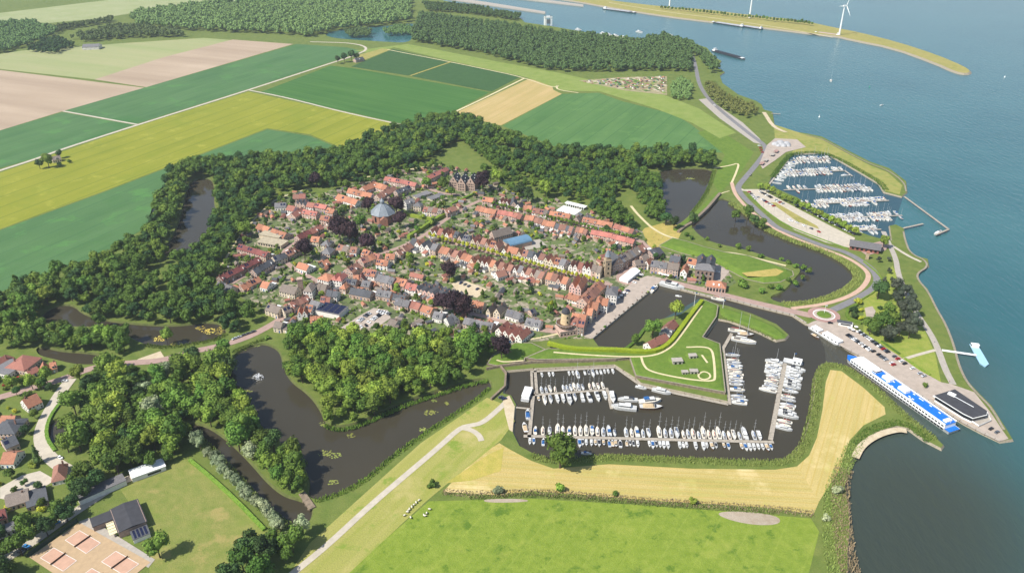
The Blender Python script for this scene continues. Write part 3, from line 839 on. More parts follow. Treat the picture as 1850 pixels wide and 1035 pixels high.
# --- woods: crown areas traced in the photograph at crown height
WOODS = [
    ("outer", "outer belt along the teal field", 8.5, [(0, 528), (60, 503), (130, 482), (180, 466), (262, 420), (285, 365), (298, 325), (322, 300), (350, 300), (362, 322), (350, 330), (344, 360), (336, 400), (322, 436), (296, 462), (250, 490), (215, 510), (180, 536), (130, 548), (80, 560), (40, 578), (0, 596), (-60, 610), (-60, 550)], (.85, 1.25), "bbbbdllp"),
    ("inner", "belt between the pond and the town", 8.3, [(388, 322), (402, 330), (430, 340), (478, 338), (505, 344), (494, 358), (462, 372), (448, 392), (428, 416), (412, 442), (402, 466), (388, 490), (364, 500), (330, 502), (306, 486), (322, 466), (350, 446), (372, 420), (388, 390), (382, 350)], (.8, 1.15), "bbbdd"),
    ("north", "northern belt behind the town", 8.5, [(322, 300), (350, 290), (420, 284), (520, 278), (620, 272), (660, 250), (720, 230), (790, 208), (840, 212), (880, 228), (930, 246), (985, 262), (1060, 270), (1130, 272), (1200, 270), (1292, 280), (1294, 298), (1240, 302), (1190, 300), (1120, 288), (1060, 282), (1000, 282), (950, 272), (905, 258), (860, 244), (822, 248), (800, 262), (770, 284), (700, 300), (640, 314), (600, 326), (545, 332), (510, 338), (470, 334), (420, 330), (385, 320), (350, 318)], (.85, 1.25), "bbbddlp"),
    ("northeast", "wood inside the northeast bastion", 8.1, [(832, 246), (880, 252), (930, 276), (1000, 290), (1060, 292), (1120, 296), (1160, 308), (1188, 316), (1194, 350), (1200, 372), (1190, 392), (1168, 390), (1166, 372), (1152, 344), (1118, 342), (1100, 352), (1128, 380), (1148, 402), (1138, 408), (1100, 392), (1072, 372), (1062, 352), (1010, 338), (980, 318), (930, 302), (896, 296), (862, 272)], (.8, 1.1), "bbbd"),
    ("gate", "wood on the western bastion", 8.7, [(142, 556), (180, 532), (240, 502), (300, 490), (350, 496), (400, 524), (432, 548), (456, 552), (446, 574), (426, 596), (406, 594), (372, 588), (320, 592), (262, 592), (200, 584), (158, 574)], (.85, 1.15), "bbbd"),
    ("lane", "trees along the village ditch", 8.7, [(0, 598), (60, 584), (120, 592), (180, 590), (232, 602), (246, 622), (222, 636), (180, 632), (130, 628), (70, 618), (30, 622), (0, 620)], (.8, 1.1), "bbbl"),
    ("village", "big wood between the village and the moat", 9.1, [(128, 740), (150, 700), (176, 668), (214, 640), (238, 652), (262, 672), (300, 668), (344, 652), (400, 640), (420, 660), (412, 688), (426, 712), (452, 732), (458, 752), (492, 786), (540, 815), (560, 852), (556, 880), (536, 892), (508, 886), (478, 862), (448, 826), (410, 790), (372, 766), (330, 756), (334, 790), (318, 812), (280, 830), (236, 846), (200, 846), (160, 812), (118, 800), (122, 774)], (.85, 1.35), "bbbbbbddlllbbw"),
    ("bastion", "dense wood filling the southern bastion", 8.9, [(499, 640), (532, 600), (562, 582), (606, 592), (650, 600), (700, 596), (750, 600), (800, 604), (850, 610), (892, 616), (888, 632), (852, 640), (846, 660), (830, 678), (790, 692), (746, 706), (700, 726), (658, 764), (616, 772), (580, 748), (548, 714), (512, 692), (500, 664)], (.85, 1.35), "bbbbll"),
    ("corner", "dark clump at the bottom of the dike", 8.5, [(404, 1040), (440, 985), (490, 962), (520, 962), (534, 975), (505, 1010), (470, 1050), (430, 1080)], (.9, 1.2), "bd"),
    ("behind", "loose trees behind the back street", 11, [(872, 296), (930, 304), (985, 320), (1040, 342), (1072, 356), (1060, 362), (1010, 350), (960, 342), (900, 330), (880, 316)], (.6, .95), "bldb"),
    ("upper", "loose trees above the orange courtyard", 9, [(560, 336), (620, 326), (690, 306), (770, 290), (800, 288), (790, 296), (700, 314), (620, 334)], (.5, .8), "bldb"),
    ("edge", "trees at the bottom left corner", 7.4, [(-60, 930), (0, 950), (14, 1000), (10, 1035), (40, 1060), (-80, 1080)], (.8, 1.1), "bbd"),
    ("bungalow", "trees round the village bungalow", 8.5, [(60, 930), (110, 885), (140, 855), (166, 845), (186, 860), (176, 872), (140, 905), (96, 940), (50, 975), (15, 1005), (10, 985)], (.8, 1.1), "bbdl"),
]
cand = []
holesBig = [offset(h, 1.0 if k == "moat_west" else -1.5) for h, k in zip(holes, WATERS)]
KEYS = dict(p="poplar", b="broad", d="dark", l="light", w="willow")
for key, lab, sp, poly, (s0, s1), mixs in WOODS:
    zc = 8.0
    W = [G(p[0], p[1], LAND + zc)[:2] for p in poly]
    xs = [p[0] for p in W]; ys = [p[1] for p in W]
    y = min(ys)
    row = 0
    while y < max(ys):
        x = min(xs) + (row % 2) * sp / 2
        while x < max(xs):
            jx, jy = x + random.uniform(-.34, .34) * sp, y + random.uniform(-.34, .34) * sp
            if inpoly(jx, jy, W):
                dry = True
                for h in holesBig:
                    if inpoly(jx, jy, h):
                        dry = False
                if dry:
                    cand.append((jx, jy, random.uniform(s0 * .78, s1 * 1.12) * 1.22, KEYS[random.choice(mixs)], lab))
            x += sp
        y += sp * .87
        row += 1
clear = [(304, 524, 12), (160, 585, 6), (920, 268, 10), (1146, 328, 9), (665, 612, 7), (345, 695, 7), (805, 268, 10), (1130, 345, 8), (560, 600, 6)]
clearW = [(G(a, b, LAND + 4), r) for a, b, r in clear]
cand = [c for c in cand if all((c[0] - w.x) ** 2 + (c[1] - w.y) ** 2 > r * r for w, r in clearW)]
cand.sort(key=lambda c: -c[2] / math.hypot(c[1], CAMH))
N_IND = 250
left = []
for i, (x, y, s, k, lab) in enumerate(cand):
    if k == "willow" or i < N_IND:
        adj = {"broad": "green", "light": "light green", "dark": "dark green", "willow": "silvery", "poplar": "slim"}[k]
        tree(k, (x, y, LAND), s, f"{adj} {'willow' if k == 'willow' else 'broadleaf tree'} in the {lab}", group=f"{adj} trees of the {lab}")
    else:
        left.append((x, y, s, k))
def mass(name, items, mat, label, protos, z=LAND):
    V, Fc, nb = [], [], 0
    for (x, y, s) in items:
        v, f = protos[rng.integers(len(protos))]
        a = rng.uniform(0, 6.28)
        c, sn = math.cos(a), math.sin(a)
        w = v @ np.array([[c, sn, 0], [-sn, c, 0], [0, 0, 1]]) * np.array([s, s, s * rng.uniform(.85, 1.15)])
        V.append(w + np.array([x, y, z])); Fc.append(f + nb); nb += len(v)
    if not V:
        return
    return tag(put(name, tri_mesh(name, np.concatenate(V), np.concatenate(Fc), mat), kind="stuff"), label)
mid = [crown_arrays(900 + i, lumps=8, leaves=340, lsize=1.15) for i in range(6)]
low = [crown_arrays(950 + i, lumps=5, leaves=110, lsize=1.9, zc=6.0) for i in range(6)]
mass("wood_foliage", [c[:3] for c in left if c[3] in ("broad", "poplar")], leaf_green, "massed green crowns of the farther tree belts", mid)
mass("wood_foliage", [c[:3] for c in left if c[3] == "light"], leaf_light, "massed lighter crowns of the farther tree belts", mid)
mass("wood_foliage", [c[:3] for c in left if c[3] == "dark"], leaf_dark, "massed darker crowns of the farther tree belts", mid)
def fill(poly, sp, s0, s1, zc=7):
    W = [G(p[0], p[1], LAND + zc)[:2] for p in poly]
    xs = [p[0] for p in W]; ys = [p[1] for p in W]
    out = []
    y = min(ys)
    while y < max(ys):
        x = min(xs)
        while x < max(xs):
            jx, jy = x + random.uniform(-.4, .4) * sp, y + random.uniform(-.4, .4) * sp
            if inpoly(jx, jy, W):
                out.append((jx, jy, random.uniform(s0, s1)))
            x += sp
        y += sp * .9
    return out
FAR = [
    ("forest", "broad forest beyond the left lake", [(240, 25), (330, 12), (480, -2), (560, -12), (740, -8), (742, 34), (600, 52), (562, 62), (480, 56), (380, 54), (240, 42)], 14, leaf_far),
    ("forest", "large forest between dike and river", [(742, 70), (760, 24), (800, 30), (900, 42), (990, 58), (1060, 62), (1150, 74), (1200, 62), (1248, 76), (1288, 106), (1298, 124), (1284, 128), (1264, 100), (1250, 92), (1252, 126), (1200, 122), (1100, 124), (1000, 124), (950, 112), (870, 92)], 11.5, leaf_far),
    ("forest", "dark poplar wood beside the lock", [(762, 4), (850, 10), (942, 28), (938, 34), (850, 22), (770, 16)], 10, leaf_dark),
    ("forest", "woods at the far left edge", [(-60, 44), (60, 38), (102, 56), (74, 72), (0, 92), (-60, 98)], 11, leaf_far),
    ("forest", "belt of trees beside the farm barn", [(50, 88), (80, 72), (110, 66), (132, 80), (100, 94)], 9, leaf_dark),
    ("forest", "scrub in front of the left forest", [(130, 66), (200, 48), (240, 46), (330, 56), (330, 62), (230, 64), (150, 72)], 11, leaf_far),
    ("forest", "thin row of trees beside the far road", [(92, 50), (130, 42), (205, 32), (206, 36), (130, 48), (95, 55)], 9, leaf_far),
    ("forest", "wooded islet in the pale lake", [(622, 56), (650, 48), (670, 54), (668, 62), (630, 64)], 8, leaf_far),
    ("forest", "trees on the pale lake's right shore", [(690, 52), (730, 44), (760, 50), (750, 58), (700, 60)], 8, leaf_far),
    ("forest", "silvery shore trees below the forest", [(1272, 146), (1288, 150), (1318, 172), (1362, 186), (1368, 200), (1350, 206), (1310, 194), (1282, 172)], 7.5, leaf_reed),
    ("forest", "rounded trees beside the allotments", [(1210, 150), (1232, 138), (1252, 150), (1246, 176), (1216, 174)], 7.5, leaf_far),
]
for nm, lb, poly, sp, mt in FAR:
    mass(nm, fill(poly, sp, sp / 9.5, sp / 7.2), mt, lb, low)
# hand-placed trees
def T(key, px, py, s, label, group=None, zc=6.5, base=LAND, **kw):
    if key in ("beech", "broad", "light", "dark", "willow"):
        s *= 1.6 if key == "beech" else 1.3
    c = G(px, py, base + zc * s)
    return tree(key, (c.x, c.y, base), s, label, group=group, **kw)
for a in [
    ("beech", 612, 412, 1.55, "huge purple beech left of the domed church"), ("beech", 632, 424, 1.3, "purple beech touching the left church beech"),
    ("beech", 716, 370, 1.3, "purple beech behind the domed church's right side"), ("beech", 722, 396, 1.05, "purple beech against the church's right wall"),
    ("beech", 664, 438, 1.05, "purple beech in front of the domed church"), ("beech", 665, 372, 1.0, "purple beech behind the church roof"),
    ("beech", 811, 490, 1.05, "purple beech alone among main street gardens"), ("beech", 800, 545, 1.2, "left crown of the purple beeches below the terrace"),
    ("beech", 820, 548, 1.35, "middle crown of the purple beeches below the terrace"), ("beech", 838, 556, 1.2, "right crown of the purple beeches below the terrace"),
    ("beech", 549, 452, 1.1, "dark purple beech behind the grey hip roofs"), ("beech", 872, 328, 1.35, "purple beech beside the gabled mansion"), ("beech", 570, 322, 1.15, "purple beech in the northern tree belt"),
    ("beech", 906, 628, 1.15, "purple beech beside the white gabled cottages"),
    ("broad", 1013, 812, 1.75, "big round tree on the marina's near bank"), ("broad", 283, 984, 1.15, "round tree beside the tennis terrace"),
    ("light", 442, 412, 1.35, "broad pale tree behind the orange cottages"), ("light", 1221, 560, 1.1, "pale tree beside the harbour cottage"), ("broad", 1180, 592, 1.2, "dark tree in front of the harbour cottage"),
    ("broad", 1147, 612, .7, "small tree left of the harbour cottage"), ("light", 898, 318, 1.25, "yellowish weeping tree beside the copper beech"), ("light", 985, 340, 1.4, "wide pale tree behind the back street"),
    ("dark", 940, 342, 1.3, "dark tree behind the back street gables"), ("dark", 955, 352, 1.1, "second dark tree behind the back street gables"), ("broad", 403, 632, 1.25, "round tree beside the gate road's parked cars"),
    ("broad", 318, 650, 1.0, "tree below the gate road's bend"), ("broad", 352, 660, 1.1, "tree on the moat's upper left bank"), ("broad", 650, 402, 1.1, "green tree left of the domed church"), ("broad", 678, 416, .75, "green tree hiding the church front"),
    ("broad", 1330, 388, .9, "upper tree on the east moat bank"), ("broad", 1352, 382, 1.0, "leafy tree beside the pink cycle path"), ("dark", 1365, 396, 1.0, "lower tree beside the pink cycle path"), ("broad", 1378, 402, .9, "last tree of the cycle path clump"),
    ("dark", 1590, 520, 1.35, "dense round bush-like tree at the park corner"), ("broad", 1575, 585, 1.2, "left green tree by the quay car park"), ("broad", 1595, 582, 1.25, "middle green tree by the quay car park"), ("broad", 1612, 578, 1.2, "right green tree by the quay car park"), ("broad", 1608, 555, 1.0, "green tree behind the quay car park trio"),
    ("light", 1598, 436, .9, "pale tree beside the harbour office"), ("conifer", 62, 815, 1.5, "tall dark conifer beside the village bend"), ("light", 140, 672, .9, "street tree beside the village white car"),
    ("light", 55, 690, .8, "pale street tree left of the red car"), ("light", 20, 690, .8, "pale street tree at the left edge of the village road"), ("light", 82, 678, .85, "pale street tree opposite the village gardens"), ("light", 70, 692, .7, "pale street tree on the village road verge"),
    ("broad", 300, 608, .9, "tree beside the weed pond"), ("broad", 875, 302, .9, "tree behind the mansion"), ("broad", 770, 330, 1.0, "tree beside the mansion's red terrace"), ("broad", 800, 332, 1.1, "tree in front of the mansion's left wing"), ("broad", 815, 345, .9, "small tree in front of the mansion"),
    ("dark", 1252, 398, 1.1, "left tree at the north moat's lower corner"), ("dark", 1204, 392, 1.15, "right-hand tree below the dry knoll"), ("dark", 1218, 402, 1.0, "lowest tree below the dry knoll"),
]:
    T(*a)
PINES = [(1622, 512), (1640, 522), (1625, 532), (1648, 540), (1632, 552), (1652, 558), (1640, 572), (1655, 580), (1628, 590), (1645, 596), (1612, 598), (1600, 604)]
for px, py in PINES:
    T("pine", px, py, random.uniform(1.15, 1.5), "grey-green pine in the dark grove beside the promenade", "pines of the promenade grove")
for px, py in [(1588, 470), (1606, 468), (1607, 490), (1598, 508), (1612, 506), (1619, 514)]:
    T("pine", px, py, .55, "small dark pine scattered on the park lawn", "small pines on the lawn", zc=5)
for i in range(17):
    t = i / 16
    T("light", 1375 + 170 * t, 335 + 82 * t + random.uniform(-1, 1), random.uniform(.6, .75), f"pale car park tree beside the marina, {ordw(i + 1)} from the upper end", "row of trees beside the marina", zc=6, name="parking_tree")
for i in range(44):
    t = i / 43
    c = G(1195 + 272 * t, 17 + 30 * t + random.uniform(-.6, .6), 3)
    tree("broad", (c.x, c.y, 3), random.uniform(.75, 1.05), "slim tree in the row along the far breakwater", group="trees along the breakwater", trunk=False, name="breakwater_tree")
for px, py, s, lb in [(1552, 545, 2.6, "bright yellow shrub beside the dark park tree"), (1556, 560, 1.6, "bright yellow shrub in the hedged garden"), (1556, 575, 1.7, "lower bright yellow shrub in the hedged garden")]:
    T("bushy", px, py, s, lb, zc=.9)
for i, (px, py, s) in enumerate([(1542, 560, 2.4), (1542, 570, 2.4), (1590, 556, 1.6), (1585, 605, 1.0), (1605, 612, 1.0), (1612, 614, 1.2)]):
    T("bushd", px, py, s, f"dark shrub of the roundabout garden, {ordw(i + 1)} from the roundabout", "roundabout garden shrubs", zc=.9)
sheet("paving", [(1562, 556), (1576, 553), (1582, 562), (1578, 574), (1566, 576)], quay_pave, "small paved terrace in the hedged garden", 5)
# silvery willows and bushes along the ditch
for i in range(15):
    t = i / 14
    T("willow", 352 + 150 * t + random.uniform(-4, 4), 792 + 158 * t + random.uniform(-3, 3), random.uniform(.5, .8), f"silvery willow bush along the ditch, {ordw(i + 1)} from the upper end", "willows along the ditch", zc=6)
for px, py, s in [(545, 950, .85), (520, 975, .7), (505, 948, .6)]:
    T("willow", px, py, s, f"silvery willow at the ditch mouth, {'largest' if s > .8 else 'middle one' if s > .65 else 'smallest'}", "willows at the ditch mouth")
SHR = [("bush", 781, 875, 2.2, "round green bush at the hay field's corner"), ("bushs", 898, 886, 2.6, "grey-green bush on the reedy ditch"), ("bushl", 1011, 882, 2.3, "olive bush above the meadow reeds"), ("bush", 1113, 892, 1.4, "small bush in the middle of the reedy ditch"),
       ("bushl", 1253, 905, 1.8, "olive bush near the right end of the reedy ditch"), ("bushs", 1515, 885, 2.4, "grey bush on the bay shore"), ("bushs", 1492, 935, 1.8, "grey bush beside the meadow corner"), ("bush", 1672, 724 - 28, 1.6, "clipped bush at the car park's end"),
       ("bush", 1340, 514, 3.2, "broad dark bush in front of the old rampart"), ("bush", 483, 610, 1.6, "bush on the bastion lawn beside the gate")]
for k, px, py, s, lb in SHR:
    T(k, px, py, s, lb, zc=.9)
for i, (px, py, s) in enumerate([(1300, 444, 1.6), (1278, 432, 1.8), (1335, 446, 2.3), (1352, 450, 2.2), (1374, 462, 2.0), (1412, 468, 1.5), (1424, 474, 1.8), (1438, 480, 2.0), (1452, 484, 2.2), (1462, 490, 2.2), (1450, 502, 1.8), (1436, 512, 1.9), (1408, 520, 2.4), (1392, 518, 2.2), (1376, 526, 2.4), (1425, 506, 1.8), (1240, 424, 2.0), (1250, 430, 1.8)]):
    T("bush", px, py, s, "green bush on the eastern rampart's moat edge", "bushes on the eastern rampart", zc=.9)
# rows of clipped street trees
for i in range(42):
    t = i / 41
    T("lime", 776 + 312 * t, 424 + 86 * t, random.uniform(1.1, 1.4), "yellow-green pollarded tree in the main street's row", "pollarded trees of the main street", zc=4)
for i in range(40):
    t = i / 39
    T("clip", 878 + 268 * t, 364 + 64 * t, random.uniform(.95, 1.15), "clipped green tree in the back street's tight row", "clipped trees of the back street", zc=3.9)
# hedges
def hedge(pts, w, h, mat, label, base=LAND, dens=2.2, name="hedge"):
    P = smooth([tuple(p) for p in pts], 1, False)
    P = [G(p[0], p[1], base) for p in P]
    mb = MB()
    n = len(P)
    Lq, Rq = [], []
    for i, p in enumerate(P):
        a, b = P[max(0, i - 1)], P[min(n - 1, i + 1)]
        d = Vector((b.x - a.x, b.y - a.y)).normalized()
        nn = Vector((-d.y, d.x)) * w / 2
        Lq.append((p.x + nn.x, p.y + nn.y)); Rq.append((p.x - nn.x, p.y - nn.y))
    vs = []
    for i in range(n):
        vs += [(*Lq[i], base - .2), (*Lq[i], base + h * .95), (*Rq[i], base + h * .95), (*Rq[i], base - .2)]
    fs = []
    for i in range(n - 1):
        k = i * 4
        fs += [(k, k + 1, k + 5, k + 4), (k + 1, k + 2, k + 6, k + 5), (k + 2, k + 3, k + 7, k + 6)]
    fs += [(3, 2, 1, 0), (4 * n - 4, 4 * n - 3, 4 * n - 2, 4 * n - 1)]
    mb.add(vs, fs)
    for i in range(n - 1):
        L_ = (P[i + 1] - P[i]).length
        for _ in range(int(L_ * dens * (w + h))):
            t, u = random.random(), random.uniform(-.5, .5)
            c = P[i].lerp(P[i + 1], t)
            d = (P[i + 1] - P[i]).normalized()
            sd = random.choice((0, 1, 1, 2))
            if sd == 1:
                q = Vector((c.x - d.y * w * u, c.y + d.x * w * u, base + h * random.uniform(.9, 1.06)))
            else:
                k = .52 if sd else -.52
                q = Vector((c.x - d.y * w * k, c.y + d.x * w * k, base + h * random.uniform(.05, 1)))
            a = Vector((random.gauss(0, 1), random.gauss(0, 1), random.gauss(0, 1))).normalized() * .4
            b = Vector((random.gauss(0, 1), random.gauss(0, 1), random.gauss(0, 1))).normalized() * .4
            mb.add([q - a, q + b, q + a], [(0, 1, 2)])
    return tag(mb.build(name, mat), label, "hedge")
hedge([(1268, 545), (1248, 570), (1228, 598), (1210, 622), (1190, 635), (1160, 638), (1120, 634), (1080, 634), (1030, 632), (990, 622)], 3.2, 2.6, leaf_lime, "bright lime-green hedge round the harbour cottage and rampart", base=4.5)
hedge([(1130, 632), (1150, 616), (1166, 592), (1186, 582)], 2.5, 1.6, leaf_hedge, "low hedge along the cottage's harbour bank")
hedge([(738, 432), (760, 418), (790, 398), (806, 390)], 3.5, 4.5, leaf_hedge, "tall hedge beside the churchyard")
hedge([(726, 386), (750, 393), (780, 398)], 3.0, 3.0, leaf_light, "clipped hedge above the churchyard")
hedge([(815, 372), (840, 360), (862, 350)], 2.5, 3.0, leaf_hedge, "dark hedge behind the back street corner")
hedge([(1548, 552), (1534, 560), (1528, 568), (1534, 578), (1556, 586)], 2.2, 2.0, leaf_hedge, "curved hedge round the garden beside the roundabout")
hedge([(1592, 617), (1625, 640)], 1.6, 1.2, leaf_hedge, "upper hedge edging the quay car park")
hedge([(1634, 648), (1680, 678)], 1.6, 1.2, leaf_hedge, "lower hedge edging the quay car park")
hedge([(343, 832), (380, 862), (430, 908), (478, 958)], 2.2, 1.6, leaf_hedge, "long hedge between the sports field and ditch")
hedge([(128, 708), (108, 730), (92, 752), (84, 775), (86, 795), (100, 815)], 2.2, 1.3, leaf_hedge, "clipped hedge along the village bend")
hedge([(1560, 473), (1590, 498), (1594, 512), (1580, 528), (1556, 542)], 1.2, 1.0, leaf_hedge, "low hedge on the outside of the road curve")
hedge([(1352, 352), (1378, 378), (1420, 408), (1470, 428), (1532, 450)], 1.2, .9, leaf_hedge, "low hedge between car park and asphalt road")
hedge([(1132, 508), (1152, 494), (1160, 484)], 2.2, 2.4, leaf_hedge, "square hedge beside the white tent")
# reed beds
def reeds(pts, w, h, mat, label, dens=1.4, name="reed_bed", z=.2, base=0.0):
    P = smooth([tuple(p) for p in pts], 2, False)
    P = [G(p[0], p[1], base) for p in P]
    V, Fc, nb = [], [], 0
    for i in range(len(P) - 1):
        d = P[i + 1] - P[i]
        L_ = d.length
        k = int(L_ * w * dens * 2.2)
        if k < 1: continue
        t = rng.random(k)[:, None]; u = rng.uniform(-.5, .5, k)[:, None] * w
        dn = np.array(d.normalized())
        c = np.array(P[i]) + t * np.array(d) + u * np.array([-dn[1], dn[0], 0])
        a = rng.uniform(0, 6.28, k)
        s = rng.uniform(.15, .42, k)
        hx = rng.uniform(.6, 1.15, k) * h
        ax = np.stack([np.cos(a) * s, np.sin(a) * s, np.zeros(k)], 1)
        tp = c + np.stack([rng.normal(0, .35, k), rng.normal(0, .35, k), hx], 1)
        tp[:, 2] = z + base + hx
        c[:, 2] = z + base - .3
        q = np.stack([c - ax, c + ax, tp + ax * .6, tp - ax * .5], 1).reshape(-1, 3)
        V.append(q)
        ix = np.arange(k)[:, None] * 4 + nb
        Fc.append(np.concatenate([np.concatenate([ix, ix + 1, ix + 2], 1), np.concatenate([ix, ix + 2, ix + 3], 1)], 0))
        nb += 4 * k
    return tag(put(name, tri_mesh(name, np.concatenate(V), np.concatenate(Fc), mat), kind="stuff"), label)
reeds([(1320, 368), (1350, 388), (1375, 412), (1400, 424), (1440, 440), (1482, 453), (1522, 472), (1546, 492), (1550, 508), (1530, 526), (1490, 543), (1448, 552), (1415, 552)], 8, 2.0, leaf_reed, "reed fringe on the outer bank of the east moat", 1.1, z=.8)
reeds([(960, 826), (1000, 838), (1100, 828), (1200, 833), (1300, 837), (1400, 841), (1432, 833), (1454, 806), (1467, 760), (1474, 715), (1477, 685), (1488, 664), (1502, 661), (1530, 668), (1580, 704), (1612, 734), (1650, 768), (1690, 798)], 7, 1.8, leaf_reed, "green reed fringe round the marina and headland", 1.0, z=.9)
reeds([(885, 704), (868, 720), (830, 746), (780, 779), (720, 820), (680, 855), (650, 878), (610, 898), (570, 908)], 4.5, 1.7, leaf_hedge, "reed fringe along the dike side of the moat", 1.3, z=.9)
reeds([(800, 892), (860, 898), (960, 892), (1050, 898), (1160, 908), (1300, 917), (1400, 924), (1470, 932)], 6, 1.2, leaf_dryreed, "dry brown reeds in the ditch above the meadow", 1.0, z=1.3)
reeds([(850, 903), (960, 898), (1050, 904), (1160, 914), (1300, 923), (1400, 930)], 3, 1.2, leaf_reed, "green reeds on the meadow side of the ditch", 1.2, z=1.3)
reeds([(1536, 1040), (1524, 990), (1520, 940), (1516, 890), (1524, 850)], 11, 1.4, leaf_dryreed, "pale reeds on the bay shore", .8, z=1.2)
reeds([(1512, 1040), (1500, 990), (1502, 940), (1500, 900), (1520, 850), (1545, 806)], 10, 1.5, leaf_reed, "green reeds behind the bay shore", .8, z=1.2)
reeds([(1545, 806), (1560, 788), (1585, 774), (1620, 764), (1650, 776), (1680, 800)], 7, 1.3, leaf_hedge, "green weeds along the headland's sandy edge", 1.0, z=1.2)
reeds([(1300, 576), (1320, 580), (1345, 590), (1372, 600), (1400, 614)], 5, 1.6, leaf_reed, "reeds along the inside of the grassy spit", 1.3, z=.7)
reeds([(1395, 322), (1420, 288), (1430, 279), (1485, 276), (1522, 292), (1560, 314), (1592, 333), (1600, 346)], 7, 1.6, leaf_hedge, "weeds on the marina side of the spit", .9, z=1)
reeds([(262, 626), (300, 632), (340, 626), (392, 617), (410, 606)], 5, 1.4, leaf_hedge, "weeds between the gate road and weed pond", 1.3, z=1.2)
reeds([(420, 640), (445, 628), (470, 618), (484, 616)], 4, 1.5, leaf_hedge, "weeds below the gate road's parked cars", 1.4, z=1.0)
reeds([(350, 790), (380, 815), (430, 870), (480, 925), (520, 955)], 7, 1.6, leaf_reed, "grassy weeds on the ditch bank", 1.0, z=1.2)
reeds([(586, 770), (610, 780), (650, 772), (700, 748), (750, 728), (800, 712), (848, 697), (882, 690)], 4, 1.5, leaf_hedge, "weeds at the foot of the southern bastion", 1.2, z=.8)
reeds([(1290, 310), (1284, 335), (1270, 362), (1250, 388)], 5, 1.5, leaf_hedge, "weeds on the north moat's right bank", .9, z=1)
# sand rims on the bay
ribbon("beach", [(1545, 826), (1556, 804), (1584, 785), (1620, 775), (1638, 778)], 5, sand, "white sand rim of the small bay", 6)
ribbon("beach", [(1380, 203), (1386, 212), (1392, 222), (1402, 232), (1420, 239)], 6, sand, "sandy rim below the shore trees", 6)
ribbon("stone_rim", [(1456, 244), (1485, 250), (1526, 273), (1571, 296), (1606, 308), (1634, 330), (1637, 346)], 1.8, stone_edge, "stone rim on the spit's river side", 7)
ribbon("stone_rim", [(1632, 418), (1636, 436), (1644, 457), (1672, 470), (1676, 482), (1657, 493), (1658, 505), (1677, 526), (1692, 558), (1708, 584), (1723, 622), (1733, 662), (1748, 692), (1772, 717), (1792, 737), (1814, 776)], 1.8, stone_edge, "stone edge along the promenade shore", 7)
# lily pads: floating leaves in mats
pad_mat = leaf_mat("lily_pad", srgb(118, 128, 58), srgb(100, 114, 48), srgb(140, 146, 76))
weed_mat = leaf_mat("pond_weed", srgb(168, 148, 62), srgb(132, 136, 56), srgb(184, 164, 84))
def pads(px, py, rx, ry, label, mat=None):
    c = G(px, py, 0)
    sc = mscale(c)
    mb = MB()
    a_, b_ = rx * sc, ry * sc / .62
    n = int(a_ * b_ * 1.1) + 12
    for i in range(n):
        r = math.sqrt(random.random()) * random.uniform(.7, 1.1)
        t = random.uniform(0, 6.28)
        x, y = c.x + a_ * r * math.cos(t), c.y + b_ * r * math.sin(t)
        q = random.uniform(.35, .8)
        z = .05 + i * .0004
        mb.add([(x + q * math.cos(k * 1.047), y + q * math.sin(k * 1.047), z) for k in range(6)], [tuple(range(6))])
    return tag(mb.build("lily_pads", mat or pad_mat, kind="stuff"), label)
for a in [(590, 818, 14, 6, "largest mat of lily pads in the moat"), (606, 822, 12, 6, "lily pads joined to the largest mat"), (634, 787, 8, 5, "lily pads below the bastion point"), (602, 871, 10, 4, "lily pads nearest the brick bridge"), (586, 766, 10, 5, "lily pads at the bastion's tip"),
          (778, 745, 14, 6, "wide lily mat near the dike"), (763, 775, 8, 4, "lily pads touching the dike reeds"), (785, 724, 6, 3, "lily pads left of the moat's end"), (808, 728, 6, 3, "small lily pads near the dike"), (815, 697, 6, 3, "lily pads under the bastion trees"), (833, 691, 6, 3, "lily pads in the moat's right end"), (852, 694, 5, 3, "last lily pads before the wall"), (797, 708, 6, 3, "lily pads off the wooded bank"),
          (440, 630, 8, 4, "weed mat below the gate road"), (462, 624, 8, 4, "weed mat beside the gate bastion"), (1247, 323, 10, 2.5, "weed mat on the north moat"), (448, 707, 8, 3, "lily pads below the fountain")]:
    pads(*a)
for a in [(378, 598, 12, 8, "yellow weed at the pond's right end"), (398, 597, 9, 10, "golden weed along the pond's right rim"), (290, 612, 14, 7, "orange weed scattered in the gate pond"), (318, 622, 14, 5, "orange weed against the gate pond's near bank"), (362, 592, 9, 5, "green weed under the pond trees")]:
    pads(*a, mat=weed_mat)
# ------------------------------------------------------------------ houses
def roof_mat(name, c, c2, rough=.8):
    m, nt, b = newmat(name)
    g = nd(nt, "ShaderNodeNewGeometry")
    tc = nd(nt, "ShaderNodeTexCoord")
    pos = g.outputs["Position"]
    cc = mix(nt, ramp(nt, noise(nt, pos, .5, 4, .65), .3, .7), c, c2)
    cc = mix(nt, ramp(nt, noise(nt, pos, 2.2, 3), .35, .7), cc, tuple(x * .72 for x in c2))
    oi = nd(nt, "ShaderNodeObjectInfo")
    hs = nd(nt, "ShaderNodeHueSaturation")
    mr = nd(nt, "ShaderNodeMapRange")
    mr.inputs[3].default_value, mr.inputs[4].default_value = .78, 1.2
    nt.links.new(oi.outputs["Random"], mr.inputs[0])
    nt.links.new(mr.outputs[0], hs.inputs["Value"])
    nt.links.new(cc, hs.inputs["Color"])
    nt.links.new(hs.outputs[0], b.inputs["Base Color"])
    b.inputs["Roughness"].default_value = rough
    w = nd(nt, "ShaderNodeTexWave", wave_type='BANDS', bands_direction='Z')
    w.inputs["Scale"].default_value = 1.1
    nt.links.new(pos, w.inputs["Vector"])
    bump(nt, b, w.outputs["Fac"], .05)
    MATS[name] = m
    return m
